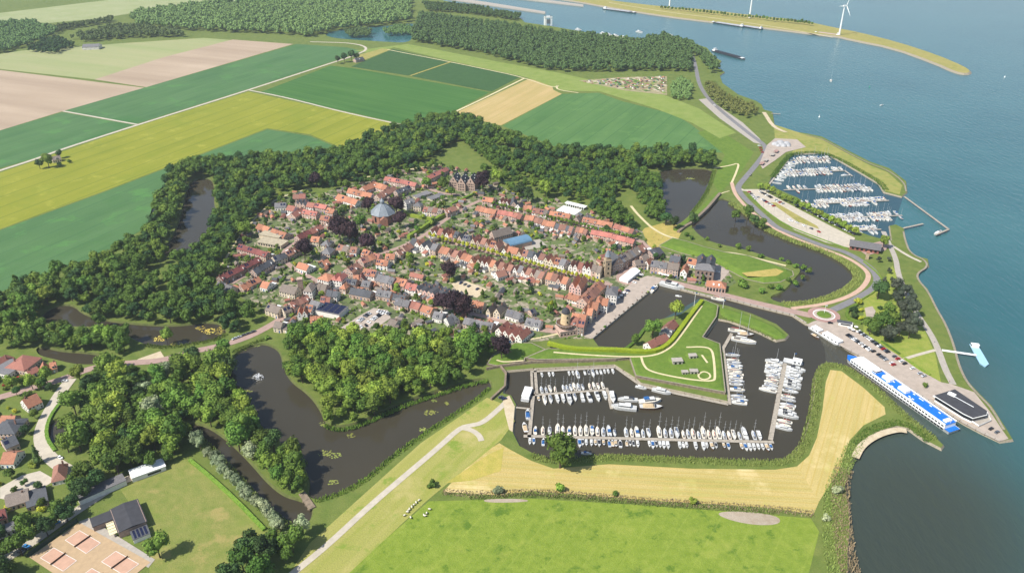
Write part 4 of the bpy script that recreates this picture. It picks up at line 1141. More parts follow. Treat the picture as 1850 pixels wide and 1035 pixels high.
ROOF = dict(
    o=("orange", roof_mat("roof_orange", srgb(188, 130, 98), srgb(164, 110, 84))),
    r=("red", roof_mat("roof_red", srgb(164, 108, 90), srgb(142, 92, 78))),
    b=("brown", roof_mat("roof_brown", srgb(156, 112, 94), srgb(136, 96, 80))),
    m=("maroon", roof_mat("roof_maroon", srgb(134, 76, 68), srgb(116, 62, 58))),
    p=("pink-red", roof_mat("roof_pinkred", srgb(186, 118, 102), srgb(166, 102, 90))),
    g=("grey", roof_mat("roof_grey", srgb(128, 126, 124), srgb(106, 104, 106))),
    d=("dark grey", roof_mat("roof_dark", srgb(92, 94, 98), srgb(74, 76, 80))),
    t=("taupe", roof_mat("roof_taupe", srgb(136, 124, 112), srgb(118, 106, 96))),
)
WALL = dict(
    w=("white", plain("wall_white", srgb(228, 222, 212), .8, .06, .5, obrand=.05)),
    c=("cream", plain("wall_cream", srgb(212, 196, 170), .85, .08, .5, obrand=.08)),
    k=("brick", plain("wall_brick", srgb(196, 168, 150), .9, .12, .6, obrand=.14)),
    n=("brown brick", plain("wall_brown", srgb(150, 128, 114), .9, .12, .6, obrand=.12)),
    p=("pink", plain("wall_pink", srgb(214, 176, 162), .85, .06, .5, obrand=.06)),
    x=("black timber", plain("wall_black", srgb(46, 44, 42), .8, .1, .6)),
)
chim_m = plain("chimney_brick", srgb(140, 104, 88), .9, .15, 1.5, obrand=.15)
frame_m = white_paint
solar_m = plain("solar_panel", srgb(30, 34, 60), .2, .1, .6)
OCC = []
def house(label, pos, rz, w, d, h, rh, rf, wl, roof="p", name="town_house", cat="house", group=None, chim=True, extras=True, floors=None):
    """w along the street, d deep; the roof ridge runs along w ('p') or along d ('g'), or is hipped ('h') or flat ('f')"""
    rname, rm = ROOF[rf]
    wname, wm = WALL[wl]
    o = thing(name, label, cat, pos, rz, group)
    OCC.append((pos[0], pos[1], max(w, d) * .5))
    x, y = w / 2, d / 2
    mb = MB()
    mb.box((0, 0, -.3), (w, d, h + .3))
    if roof == "p":
        for s in (-1, 1):
            mb.add([(s * x, -y, h), (s * x, y, h), (s * x, 0, h + rh)], [(0, 1, 2) if s > 0 else (1, 0, 2)])
    elif roof == "g":
        for s in (-1, 1):
            mb.add([(-x, s * y, h), (x, s * y, h), (0, s * y, h + rh)], [(0, 1, 2) if s < 0 else (1, 0, 2)])
    mb.build("wall", wm, o)
    rb = MB()
    t, e = .22, .35
    def slab(a, b, c, dd):
        up = Vector((0, 0, t))
        A = [Vector(q) for q in (a, b, c, dd)]
        vs = A + [q + up for q in A]
        rb.add(vs, [(4, 5, 6, 7), (0, 1, 5, 4), (1, 2, 6, 5), (2, 3, 7, 6), (3, 0, 4, 7), (3, 2, 1, 0)])
    if roof == "p":
        k = rh / y * e
        slab((-x - .12, -y - e, h - k), (x + .12, -y - e, h - k), (x + .12, 0, h + rh), (-x - .12, 0, h + rh))
        slab((x + .12, y + e, h - k), (-x - .12, y + e, h - k), (-x - .12, 0, h + rh), (x + .12, 0, h + rh))
    elif roof == "g":
        k = rh / x * e
        slab((-x - e, y + .12, h - k), (-x - e, -y - .12, h - k), (0, -y - .12, h + rh), (0, y + .12, h + rh))
        slab((x + e, -y - .12, h - k), (x + e, y + .12, h - k), (0, y + .12, h + rh), (0, -y - .12, h + rh))
    elif roof == "h":
        xx, yy = x + e, y + e
        if w >= d:
            r1, r2 = (-max(x - y, .1), 0, h + rh), (max(x - y, .1), 0, h + rh)
            rb.add([(-xx, -yy, h), (xx, -yy, h), (xx, yy, h), (-xx, yy, h), r1, r2], [(0, 1, 5, 4), (1, 2, 5), (2, 3, 4, 5), (3, 0, 4), (3, 2, 1, 0)])
        else:
            r1, r2 = (0, -max(y - x, .1), h + rh), (0, max(y - x, .1), h + rh)
            rb.add([(-xx, -yy, h), (xx, -yy, h), (xx, yy, h), (-xx, yy, h), r1, r2], [(0, 1, 4), (1, 2, 5, 4), (2, 3, 5), (3, 0, 4, 5), (3, 2, 1, 0)])
    else:
        rb.box((0, 0, h), (w + .4, d + .4, .3), bottom=True)
    ro = rb.build("roof", rm, o)
    if chim and roof != "f":
        cx = random.choice((-1, 1)) * x * .55
        cy = 0 if roof == "p" else random.uniform(-.3, .3) * d
        if roof == "g":
            cx *= .3
        cb = MB().box((cx, cy, h + rh * .45), (.95, .75, rh * .55 + 1.2)).tube((cx - .2, cy, h + rh + 1.2), (cx - .2, cy, h + rh + 1.6), .13, n=6).tube((cx + .2, cy, h + rh + 1.2), (cx + .2, cy, h + rh + 1.6), .13, n=6)
        cb.build("chimney", chim_m, ro)
    # glazing on all four faces, doors on the street side
    nf = floors or max(1, int(round(h / 2.9)))
    wb = MB()
    def win(cx, cy, cz, nx, ny, ww, hh):
        tx, ty = -ny, nx
        for (gw, gh, dd, mi) in ((ww + .24, hh + .24, .05, 0), (ww, hh, .08, 1)):
            a = [(cx + tx * sx * gw / 2 + nx * dd, cy + ty * sx * gw / 2 + ny * dd, cz + sz * gh / 2) for sx, sz in ((-1, -1), (1, -1), (1, 1), (-1, 1))]
            bb = [(cx + tx * sx * gw / 2, cy + ty * sx * gw / 2, cz + sz * gh / 2) for sx, sz in ((-1, -1), (1, -1), (1, 1), (-1, 1))]
            wb.add(a + bb, [(0, 1, 2, 3), (4, 5, 1, 0), (5, 6, 2, 1), (6, 7, 3, 2), (7, 4, 0, 3)], mi)
    for (nx, ny, L_, off) in ((0, -1, w, y), (0, 1, w, y), (-1, 0, d, x), (1, 0, d, x)):
        n = max(1, int(L_ / 2.4))
        for f in range(nf):
            cz = 1.5 + f * (h / nf)
            for i in range(n):
                u = (i + .5) / n * L_ - L_ / 2
                if f == 0 and ny == -1 and i == n // 2:
                    continue
                win(nx * off + (u if ny else 0), ny * off + (u if nx else 0), cz, nx, ny, 1.05, 1.45)
        gable = (roof == "p" and nx) or (roof == "g" and ny)
        if gable and rh > 2.5:
            win(nx * off, ny * off, h + rh * .32, nx, ny, .9, 1.2)
    wb.build("glazing", [frame_m, dark_glass], o, kind="stuff")
    if name in ("town_house", "terrace_house") and random.random() < .72:
        ew, ed, eh = w * random.uniform(.45, .9), random.uniform(3.2, 6.5), random.uniform(2.5, 3.1)
        ex = random.uniform(-.5, .5) * (w - ew)
        em = random.choice((ROOF["g"][1], ROOF["t"][1], ROOF["r"][1], ROOF["o"][1], ROOF["d"][1], white_paint))
        rise = random.choice((.25, .25, 1.3))
        eb = MB().box((ex, y + ed / 2, -.2), (ew, ed, eh + .2), 0)
        eb.add([(ex - ew / 2 - .15, y, eh + rise), (ex + ew / 2 + .15, y, eh + rise), (ex + ew / 2 + .15, y + ed + .2, eh + .06), (ex - ew / 2 - .15, y + ed + .2, eh + .06), (ex - ew / 2 - .15, y, eh + .02), (ex + ew / 2 + .15, y, eh + .02)], [(1, 0, 3, 2), (0, 4, 3), (1, 2, 5)], 1)
        eb.build("rear_extension", [wm, em], o)
        OCC.append((pos[0] + math.cos(rz) * ex - math.sin(rz) * (y + ed / 2), pos[1] + math.sin(rz) * ex + math.cos(rz) * (y + ed / 2), ed * .5))
    n = max(1, int(w / 2.4))
    u = (n // 2 + .5) / n * w - w / 2
    MB().box((u, -y - .04, 0), (1.05, .12, 2.2)).build("door", random.choice((wood_dark, white_paint, blue_cover)), o)
    if extras and roof == "p":
        q = random.random()
        if q < .22:
            # dormer
            db = MB()
            dz, dy = h + rh * .22, -y * .62
            db.box((0, dy, dz), (1.7, y * .7, 1.5), 0).box((0, dy - .05, dz + 1.5), (1.95, y * .75, .14), 1)
            db.box((0, dy - y * .35 - .03, dz + .35), (1.2, .06, .9), 2)
            db.build("dormer", [white_paint, rm, dark_glass], ro)
        elif q < .4:
            k = math.atan2(rh, y)
            for sx in (-.25, .25)[:random.choice((1, 2))]:
                sb = MB()
                s = random.choice((-1,))
                c0 = Vector((sx * w, s * y * .45, h + rh * .55 + t + .08))
                dirv = Vector((0, -s * math.cos(k), math.sin(k)))
                a, b2 = Vector((w * .17, 0, 0)), dirv * 1.3
                up = Vector((0, s * math.sin(k), math.cos(k))) * .06
                A = [c0 - a - b2, c0 + a - b2, c0 + a + b2, c0 - a + b2]
                sb.add([v + up for v in A] + A, [(0, 1, 2, 3), (4, 5, 1, 0), (5, 6, 2, 1), (6, 7, 3, 2), (7, 4, 0, 3)])
                sb.build("solar_panel", solar_m, ro)
    return o
def row(a, b, n, roofs, walls, where, depth=8.5, h=5.2, rh=3.6, ori="p", flip=False, name="town_house", **kw):
    """a row of n houses whose ridge line runs from pixel a to pixel b"""
    base = LAND + .1
    A, B = G(a[0], a[1], base + h + rh), G(b[0], b[1], base + h + rh)
    d = B - A
    d.z = 0
    L_ = d.length
    rz = math.atan2(d.y, d.x)
    # the front looks towards the camera unless flipped
    fr = Vector((math.sin(rz), -math.cos(rz)))
    if (fr.y > 0) != flip:
        rz += math.pi
    w = L_ / n if n > 1 else L_
    out = []
    for i in range(n):
        t = (i + .5) / n
        p = A.lerp(B, t)
        rf = roofs[i % len(roofs)] if len(roofs) <= n else roofs[i]
        wl = walls[i % len(walls)]
        hh, rr = h * random.uniform(.94, 1.07), rh * random.uniform(.93, 1.08)
        og = ori[i % len(ori)]
        dd = 1.12 * depth * random.uniform(.94, 1.08) if ori != "p" or name != "terrace_house" else depth
        if name == "terrace_house":
            hh, rr = h + .012 * i, rh + .008 * i
        kindw = name.replace("town_", "").replace("village_", "").replace("terrace_", "").replace("_", " ")
        first = f"{WALL[wl][0]} {kindw} with {ROOF[rf][0]} roof, "
        lab = first + (f"{ordw(i + 1)} from left in {where}" if n > 1 else where)
        if len(lab.split()) > 16:
            lab = f"{ROOF[rf][0].replace(' ', '-')}-roofed {kindw}, {ordw(i + 1)} from left in {where}"
        pos = (p.x, p.y, base)
        out.append(house(lab, pos, rz, max(w - .06, 4), dd, hh, rr, rf, wl, og, name=name, group=(where if n > 1 else None), **kw))
    return out
TER = dict(name="terrace_house", depth=8.0, h=5.4, rh=3.2)
# west quarter
row((432, 441), (484, 456), 6, "m", "k", "the upper maroon terrace", **TER)
row((395, 499), (467, 464), 10, "m", "n", "the long maroon terrace", **TER)
row((456, 487), (490, 468), 4, "d", "k", "the dark row facing the maroon terrace", depth=7.5, h=5)
row((492, 464), (514, 456), 2, "d", "c", "the dark pair beside the school", depth=8)
row((395, 508), (420, 518), 2, "g", "c", "the grey pair at the wood's edge", h=3.6, rh=3.4)
row((434, 516), (467, 500), 4, "o", "k", "the low orange row below the terrace", h=3.2, rh=3.2, depth=7)
row((475, 508), (488, 511), 1, "o", "w", "alone beside the garden pool", h=3.6)
row((467, 404), (488, 411), 2, "o", "k", "the cottages behind the pale tree", h=4)
row((492, 413), (518, 421), 3, "o", "k", "the cottages behind the school", h=4)
row((536, 426), (557, 416), 2, "m", "k", "the maroon pair beside the school")
row((558, 415), (579, 405), 3, "r", "k", "the red row beside the school lane")
row((515, 454), (542, 442), 3, "b", "k", "the brown row below the school")
row((543, 439), (556, 434), 1, "g", "k", "between the school and the beech")
row((563, 427), (578, 428), 1, "o", "c", "left of the grey hipped houses", depth=9)
row((583, 432), (598, 434), 1, "g", "c", "the farther of the hipped pair", ori="h", depth=11, rh=4)
row((583, 446), (600, 448), 1, "g", "k", "the nearer of the hipped pair", ori="h", depth=11, rh=4)
row((529, 352), (552, 351), 2, "br", "k", "the brown pair against the northern trees")
row((496, 367), (516, 366), 2, "g", "w", "the grey pair at the rampart walk", h=4)
row((521, 371), (534, 374), 1, "r", "w", "beside the grey rampart pair")
row((537, 361), (555, 365), 3, "g", "k", "the grey row behind the red villas", ori="g")
row((556, 365), (569, 367), 1, "r", "w", "between grey gables and pink terrace")
row((526, 386), (546, 374), 3, "r", "k", "the red row above the allotments", h=4)
row((548, 378), (574, 383), 4, "p", "k", "the front pink-red terrace", **TER)
row((571, 367), (591, 371), 3, "p", "k", "the rear pink-red terrace", **TER)
row((592, 375), (605, 378), 2, "o", "k", "the orange pair beside the rear pink terrace", h=4.5)
row((580, 389), (602, 392), 3, "or", "k", "the orange row left of the churchyard")
# north quarter
row((611, 350), (647, 362), 4, "o", "w", "the low orange range behind the beeches", h=4, depth=9, rh=4.2)
row((630, 340), (673, 350), 5, "o", "w", "the left wing of the orange courtyard", h=4.5, depth=9, rh=4)
row((654, 338), (676, 328), 3, "o", "k", "the rear left wing of the orange courtyard", h=4.5, rh=4)
row((678, 329), (700, 336), 3, "o", "k", "the rear right wing of the orange courtyard", h=4.5, rh=4)
row((680, 352), (712, 336), 4, "b", "k", "the brown front wing of the orange courtyard", h=4.5, rh=4)
row((714, 344), (739, 335), 5, "d", "k", "the dark terrace beside the courtyard", **TER)
row((696, 319), (723, 324), 4, "p", "k", "the left half of the far red terrace", **TER)
row((724, 324), (753, 331), 4, "p", "k", "the right half of the far red terrace", **TER)
row((768, 320), (806, 302), 6, "p", "k", "the red terrace left of the mansion", **TER)
row((730, 362), (746, 358), 1, "g", "w", "tall and right of the church", h=7)
row((748, 364), (762, 365), 1, "g", "c", "beside the tall one right of the church", ori="h", h=6, depth=9)
row((766, 373), (800, 378), 4, "rtbt", "wckc", "the mixed row above the churchyard hedge")
row((803, 378), (822, 372), 2, "b", "k", "the brown pair above the churchyard hedge")
row((750, 355), (776, 346), 3, "g", "c", "the low garage range behind the church", h=2.6, rh=.5, ori="f", name="garage", chim=False, extras=False)
row((776, 358), (800, 350), 3, "g", "c", "the low garage range before the mansion", h=2.6, rh=.5, ori="f", name="garage", chim=False, extras=False)
# back street
row((873, 356), (892, 358), 2, "o", "k", "the first orange pair of the back street")
row((903, 358), (922, 361), 3, "rb", "wp", "the red gables of the back street", ori="g", h=6)
row((922, 359), (934, 359), 1, "d", "k", "large and dark in the back street", ori="g", h=6, depth=14, rh=5)
row((934, 366), (944, 368), 1, "d", "w", "in front of the large dark back street house", ori="g", h=5.5)
row((946, 371), (961, 372), 2, "o", "k", "the second orange pair of the back street")
row((963, 376), (990, 380), 4, "rbrt", "wkw", "the mixed back street row before the white court")
row((994, 381), (1031, 387), 5, "o", "k", "the orange terrace below the white court", **TER)
row((1039, 389), (1049, 391), 1, "t", "k", "between two orange back street terraces", ori="g")
row((1054, 392), (1108, 403), 8, "o", "k", "the long orange back street terrace", **TER)
row((1111, 404), (1146, 415), 5, "rroor", "k", "the last red row of the back street", **TER)
row((862, 372), (897, 380), 5, "o", "k", "the near orange row of the back street", flip=True)
row((900, 379), (928, 384), 4, "p", "k", "the near pink terrace of the back street", flip=True, **TER)
row((930, 384), (944, 388), 2, "r", "k", "the red pair beside the near pink terrace", flip=True)
row((950, 388), (966, 391), 2, "o", "k", "the tall orange pair of the near side", flip=True, h=6)
row((967, 393), (981, 396), 2, "b", "w", "the small brown pair of the near side", flip=True)
row((982, 397), (1004, 402), 3, "o", "k", "the orange trio of the near side", flip=True)
row((1005, 404), (1036, 410), 5, "dbb", "wk", "the brown row of the near side", flip=True)
row((1042, 410), (1062, 414), 3, "bo", "k", "the short mixed row of the near side", flip=True)
row((1069, 415), (1107, 422), 5, "p", "k", "the left pink-red terrace of the near side", flip=True, **TER)
row((1108, 423), (1147, 433), 5, "p", "k", "the right pink-red terrace of the near side", flip=True, **TER)
# main street, far side and near side
mg = ["g", "g", "p", "g", "g", "p", "h", "g"]
row((780, 410), (830, 420), 7, "bbrbood", "wwckwnk", "the main street's far side, church end", h=6.2, rh=4, ori="ggpgghp", depth=11)
row((832, 421), (905, 438), 9, "dgdrbboob", "kwkcknkck", "the main street's far side, second stretch", h=6.4, rh=4, ori="gphggpgpg", depth=11)
row((910, 444), (965, 454), 6, "oooobd", "wcccww", "the main street's far side, third stretch", h=6.2, rh=4, ori="gppgpp", depth=10)
row((968, 455), (1024, 470), 6, "dbboog", "wwccww", "the main street's far side, fourth stretch", h=6.2, rh=4, ori="gpggpp", depth=10)
row((1030, 471), (1088, 481), 7, "bbrrrtt", "wwpwwkc", "the main street's far side, harbour end", h=6.4, rh=4, ori="ggpggpp", depth=10)
row((745, 430), (792, 442), 5, "dodgg", "cwwwk", "the main street's near side, church end", h=6, rh=4, ori="pgggp", depth=11, flip=True)
row((798, 445), (862, 464), 8, "oobbrooo", "kckkcwwc", "the main street's near side, second stretch", h=6, rh=4, ori="ppgpgppg", depth=11, flip=True)
row((866, 463), (928, 479), 8, "broobbob", "cwwcckkp", "the main street's near side, third stretch", h=6.2, rh=4, ori="gggpgpgp", depth=11, flip=True)
row((932, 478), (985, 492), 7, "bgbbrtb", "wkwwckc", "the main street's near side, fourth stretch", h=6.2, rh=4, ori="gpgpgpp", depth=11, flip=True)
row((990, 492), (1028, 501), 4, "oboo", "kckw", "the main street's near side, orange end", h=6.2, rh=4.2, ori="ppgp", depth=11, flip=True)
row((1034, 502), (1056, 506), 2, "o", "p", "the twin pink gables at the main street's end", h=8, rh=5, ori="g", depth=16, flip=True)
# rear buildings behind the near side
row((848, 478), (858, 474), 1, "o", "k", "small and behind the near main street row", h=3, rh=2.5)
row((895, 492), (912, 487), 1, "b", "w", "with a glazed extension behind the near row", h=4)
row((950, 505), (962, 500), 1, "r", "c", "tiny and behind the fourth near stretch", h=3, rh=2.4)
# long brick row down to the town hall
row((1112, 465), (1161, 441), 10, "tgtttgttbb", "n", "the tall grey-brown row beside the town hall", h=8, rh=4.5, depth=11, ori="ppp")
row((1173, 453), (1191, 446), 2, "d", "k", "the dark pair below the dry knoll", h=4.5, depth=11)
row((1158, 462), (1168, 458), 1, "t", "k", "below the dark pair at the knoll", h=4)
row((1146, 470), (1166, 468), 2, "t", "k", "the taupe pair behind the tent")
row((1168, 467), (1176, 469), 1, "o", "w", "narrow between taupe and grey neighbours", ori="g")
row((1178, 470), (1206, 474), 4, "g", "k", "the grey row on the north quay", h=7, rh=4, depth=10)
row((1208, 473), (1228, 476), 2, "t", "k", "the taupe pair on the north quay", h=7.5, rh=4.5, depth=11)
row((1232, 480), (1244, 482), 1, "o", "w", "between the taupe pair and brick hall", h=6, ori="g", depth=13)
row((1212, 460), (1230, 463), 1, "d", "k", "behind the grey quay row", h=6, depth=12)
row((1244, 465), (1262, 469), 1, "o", "w", "low behind the brick hall", h=4, depth=9)
# harbour front
row((1085, 507), (1052, 539), 7, "bobbbob", "k", "the long brown row behind the harbour front", h=6.5, rh=4, depth=10)
row((1034, 536), (1042, 529), 1, "o", "c", "gabled among the harbour gardens", ori="g", h=5, depth=9)
row((1096, 521), (1116, 523), 1, "g", "w", "large and hipped on the harbour front", h=9, rh=2.2, ori="h", depth=14)
row((1078, 536), (1100, 539), 2, "o", "w", "the orange-white pair on the harbour front", h=8, rh=3.5, depth=11, ori="hp")
row((1060, 545), (1082, 548), 2, "o", "k", "the orange brick pair on the harbour front", h=8, rh=3.6, depth=12, ori="hp")
row((1052, 555), (1072, 558), 2, "o", "c", "the stepped pair on the harbour front", h=8, rh=3.6, depth=9, ori="gp")
row((1034, 564), (1060, 568), 2, "o", "k", "the upper pair beside the windmill", h=8.5, rh=4, depth=9)
row((1034, 574), (1058, 578), 2, "r", "n", "the lower pair beside the windmill", h=8.5, rh=4, depth=9)
# south quarter
row((628, 485), (646, 474), 3, "b", "k", "the brown corner row of the gate street", h=6, depth=10)
row((651, 466), (673, 458), 4, "rboo", "k", "the red row of the gate street", h=6, depth=10)
row((657, 450), (669, 453), 2, "o", "p", "the orange pair behind the gate street")
row((675, 457), (687, 459), 1, "r", "k", "at the top of the gate street")
row((612, 441), (631, 445), 2, "bt", "c", "the brown pair below the left beech", h=4)
row((634, 446), (646, 447), 1, "b", "w", "below the front church beech", h=4)
row((681, 468), (702, 470), 3, "o", "w", "the orange trio right of the gate street")
row((697, 458), (714, 459), 2, "o", "c", "the orange pair near the churchyard")
row((716, 454), (726, 449), 2, "b", "k", "the lower brown pair of the churchyard street", h=4.5)
row((727, 446), (741, 439), 2, "b", "k", "the upper brown pair of the churchyard street", h=4.5)
row((658, 485), (681, 489), 3, "or", "w", "the orange row of the lower street", h=6, depth=11)
row((684, 495), (714, 503), 4, "g", "k", "the grey row of the lower street", h=6, depth=11)
row((716, 501), (736, 506), 3, "o", "k", "the second orange row of the lower street", h=5.6, depth=11)
row((736, 511), (754, 515), 3, "p", "w", "the pink-roofed row of the lower street", h=5.4)
row((758, 513), (830, 533), 10, "dg", "pk", "the crosswise dark terrace of the lower street", h=5.6, rh=2.2, depth=13, ori="g", flip=True)
row((742, 492), (766, 497), 1, "r", "k", "long and low behind the lower street", h=3, rh=2.2, depth=6)
row((602, 494), (622, 497), 2, "p", "w", "the big white pair left of the gate street", h=7.5, ori="h", depth=11)
row((580, 493), (600, 498), 1, "o", "w", "tall and left of the gate street", h=8, rh=3.2, ori="h", depth=12)
row((638, 497), (658, 496), 2, "or", "k", "the orange pair on the gate street corner", ori="pg")
row((627, 503), (645, 505), 2, "d", "k", "the dark pair behind the gate street corner", h=4)
row((617, 510), (628, 512), 1, "o", "k", "hipped in the gate street courtyard", ori="h")
row((655, 506), (670, 508), 1, "g", "k", "behind the orange corner pair", h=4)
row((634, 519), (672, 526), 3, "d", "k", "the dark roofs above the car park gardens", h=4, rh=4)
row((682, 522), (708, 527), 2, "g", "k", "the grey pair facing the pink row", h=4, rh=4)
row((711, 531), (733, 534), 2, "d", "k", "the dark pair facing the terrace", h=4, rh=3.5)
row((716, 538), (741, 543), 2, "g", "k", "the grey pair above the orange cottages", h=4.5, rh=4)
row((743, 543), (761, 548), 2, "r", "k", "the red cottages beside the purple beeches", h=4)
row((764, 550), (783, 556), 2, "o", "k", "the orange cottages beside the purple beeches", h=4)
row((785, 562), (802, 566), 1, "g", "w", "white-dormered below the purple beeches", h=4)
row((806, 574), (826, 568), 2, "d", "w", "the dark crossing pair below the beeches", h=4, ori="pg")
row((705, 576), (719, 580), 1, "t", "w", "flat and low beside the car park", h=3, rh=2)
row((743, 586), (762, 576), 2, "t", "k", "the long sheds below the car park gardens", h=2.4, rh=.6, depth=4.5, name="shed", chim=False, extras=False)
row((854, 543), (875, 547), 2, "o", "c", "the orange pair right of the beeches", h=4.5)
row((884, 549), (892, 551), 1, "t", "c", "the left taupe gable of the lower lane", ori="g", depth=11, h=4.5, rh=4.5)
row((898, 550), (910, 553), 1, "t", "c", "the right taupe gable of the lower lane", ori="g", depth=12, h=4.5, rh=4.5)
row((917, 558), (942, 565), 2, "g", "w", "the grey-white pair of the lower lane", h=4, rh=4)
row((952, 573), (978, 579), 2, "g", "w", "the grey-white pair nearest the windmill", h=4, rh=4)
row((957, 560), (966, 557), 1, "d", "k", "small behind the grey-white pairs", h=3, rh=2.5, depth=6)
row((840, 573), (892, 584), 5, "g", "k", "the long grey row with solar panels", h=4.5, rh=3.6, depth=9)
row((903, 584), (951, 600), 4, "r", "w", "the white gabled cottages beside the rampart", h=4.6, rh=3.8, ori="g", depth=12)
row((904, 600), (912, 602), 1, "r", "w", "the left small annexe of the gabled cottages", h=2.8, rh=2.4, ori="g", depth=6, chim=False)
row((922, 605), (930, 608), 1, "r", "w", "the right small annexe of the gabled cottages", h=2.8, rh=2.4, ori="g", depth=6, chim=False)
row((540, 474), (559, 480), 1, "o", "w", "wide and orange among western gardens", h=4)
row((581, 472), (592, 468), 1, "o", "x", "black-walled among western gardens", h=3.5)
row((510, 513), (538, 519), 1, "t", "c", "the long chapel hall beside the brick turret", h=5, rh=4.5, depth=10, name="chapel", cat="chapel", chim=False, extras=False)
row((552, 512), (568, 513), 1, "t", "w", "tall and pale beside the brick turret", h=8.5, ori="h", depth=13)
row((570, 511), (591, 514), 2, "t", "k", "the taupe pair behind the tall pale house", h=6)
row((485, 548), (508, 555), 2, "t", "c", "the taupe pair beside the town gate", h=5, depth=9)
row((509, 556), (522, 551), 1, "t", "c", "at the corner of the gate street", h=5)
row((523, 547), (554, 532), 5, "rbb", "k", "the red-brown row of the gate street", h=5.2)
row((537, 557), (555, 556), 2, "o", "w", "the white pair opposite the gate row", h=5, ori="g", depth=10)
row((553, 550), (566, 552), 1, "o", "w", "behind the white pair opposite the gate row")
row((560, 572), (583, 570), 2, "o", "w", "the white pair with brown roofs at the wood", h=4.5, depth=10)
row((497, 580), (511, 582), 1, "t", "c", "the old guardhouse at the town gate", h=4.5, rh=3.5, depth=8)
row((512, 588), (525, 590), 1, "t", "c", "low beside the old guardhouse", h=3.2, rh=.5, ori="f", depth=9, chim=False)
row((563, 541), (579, 546), 1, "g", "w", "the white one above the solar roof", h=6)
row((580, 536), (597, 537), 2, "r", "c", "the red pair above the solar roof", h=5)
row((591, 524), (611, 526), 2, "d", "w", "the teal-and-white pair of the south quarter", h=5, rh=3.6)
# village at the lower left
VIL = dict(name="village_house")
row((22, 645), (57, 650), 1, "r", "k", "the red hipped hall of the village school", h=4, rh=4, ori="h", depth=16, **VIL)
row((-2, 641), (10, 645), 1, "r", "k", "at the left edge above the school", h=4, ori="h", depth=10, **VIL)
row((-20, 655), (32, 664), 1, "g", "w", "the flat grey school building", h=4, rh=.4, ori="f", depth=16, chim=False, **VIL)
row((47, 670), (66, 661), 1, "r", "c", "low and red beside the village school", h=3, rh=2.4, depth=7, **VIL)
row((71, 661), (86, 657), 1, "o", "w", "white and orange behind the village street", h=3.5, ori="g", depth=9, **VIL)
row((88, 655), (100, 652), 1, "o", "k", "beside the white village house", h=3.5, **VIL)
row((40, 723), (66, 711), 1, "o", "w", "alone inside the village road fork", h=4.5, rh=4.5, depth=10, **VIL)
row((-4, 750), (28, 750), 1, "o", "k", "long and low above the blue-grey hipped house", h=3.5, **VIL)
row((-6, 762), (36, 762), 1, "d", "k", "wide and hipped beside the village bend", h=4.5, rh=3.6, ori="h", depth=14, **VIL)
row((2, 795), (26, 785), 1, "d", "k", "below the wide hipped village house", h=4.5, rh=3.6, depth=11, **VIL)
row((6, 817), (31, 817), 1, "o", "w", "beside the yellow bush at the village bend", h=3.6, rh=4, depth=11, **VIL)
row((92, 848), (118, 842), 1, "b", "w", "under the pyramid roof at the village crossing", h=3, rh=4, ori="h", depth=13, **VIL)
row((8, 899), (50, 886), 1, "t", "k", "the long brown bungalow", h=3.4, rh=2.6, depth=11, **VIL)
row((46, 903), (84, 890), 1, "d", "k", "the flat annexe of the brown bungalow", h=3, rh=.3, ori="f", depth=14, chim=False, **VIL)
row((-12, 925), (8, 918), 1, "m", "k", "cut by the left edge below the bungalow", h=3.5, rh=3.4, **VIL)
row((-10, 962), (26, 948), 1, "g", "w", "the pale shed roof at the left edge", h=2.8, rh=.3, ori="f", depth=7, chim=False, **VIL)
# lone farms
row((92, 284), (108, 281), 1, "t", "c", "the lone farmhouse in the fields", h=3.5, name="farmhouse")
row((640, 106), (655, 103), 1, "d", "k", "the farmhouse beside the orchard", h=4, name="farmhouse")
row((150, 80), (180, 79), 1, "g", "w", "the big pale barn below the far woods", h=6, rh=4, depth=22, name="barn", chim=False, cat="barn")
# harbour cottage on the bastion
row((1170, 619), (1203, 602), 2, "r", "w", "the long harbour cottage below the lime hedge", h=3.4, rh=3.6, depth=8, name="cottage")
row((1201, 598), (1210, 587), 1, "g", "w", "the grey middle part of the harbour cottage", h=3.2, rh=3, name="cottage")
row((1204, 589), (1218, 577), 1, "r", "k", "the farther cottage beside the willow", h=3.6, rh=3.8, name="cottage")
for px, py, k, r, l in [(70, 296, "dark", .9, "left"), (85, 290, "broad", 1.3, "middle"), (107, 278, "dark", .8, "rear"), (125, 292, "bush", 2.0, "right"), (108, 297, "bush", 2.2, "front")]:
    T(k, px, py, r, f"{l} tree of the lone farmhouse clump", "farmhouse clump", zc=6 if k[0] != "b" or k == "broad" else .9)
for px, py, r, l in [(610, 108, 1.0, "leftmost"), (622, 104, 1.2, "second"), (634, 100, 1.3, "third"), (644, 102, 1.0, "rightmost")]:
    T("dark", px, py, r, f"{l} tree of the orchard farmhouse clump", "orchard farmhouse clump")
# small gardens sheds, shrubs and trees between the houses
def free(x, y, m):
    return all((x - a) ** 2 + (y - b) ** 2 > (r + m) ** 2 for a, b, r in OCC)
townW = [G(p[0], p[1], LAND)[:2] for p in TOWN]
roadlines = []
for r in ROADS:
    Lf, Rt, P = ribbon_pts(r[1], r[2], LAND, 1)
    roadlines += [(P[i], P[i + 1], r[2] / 2) for i in range(len(P) - 1)]
def off_road(x, y, m=1.2):
    q = Vector((x, y, LAND))
    for a, b, hw in roadlines:
        d = b - a
        t = max(0, min(1, (q - a).dot(d) / max(d.length_squared, 1e-6)))
        if (a + d * t - q).length < hw + m:
            return False
    return True
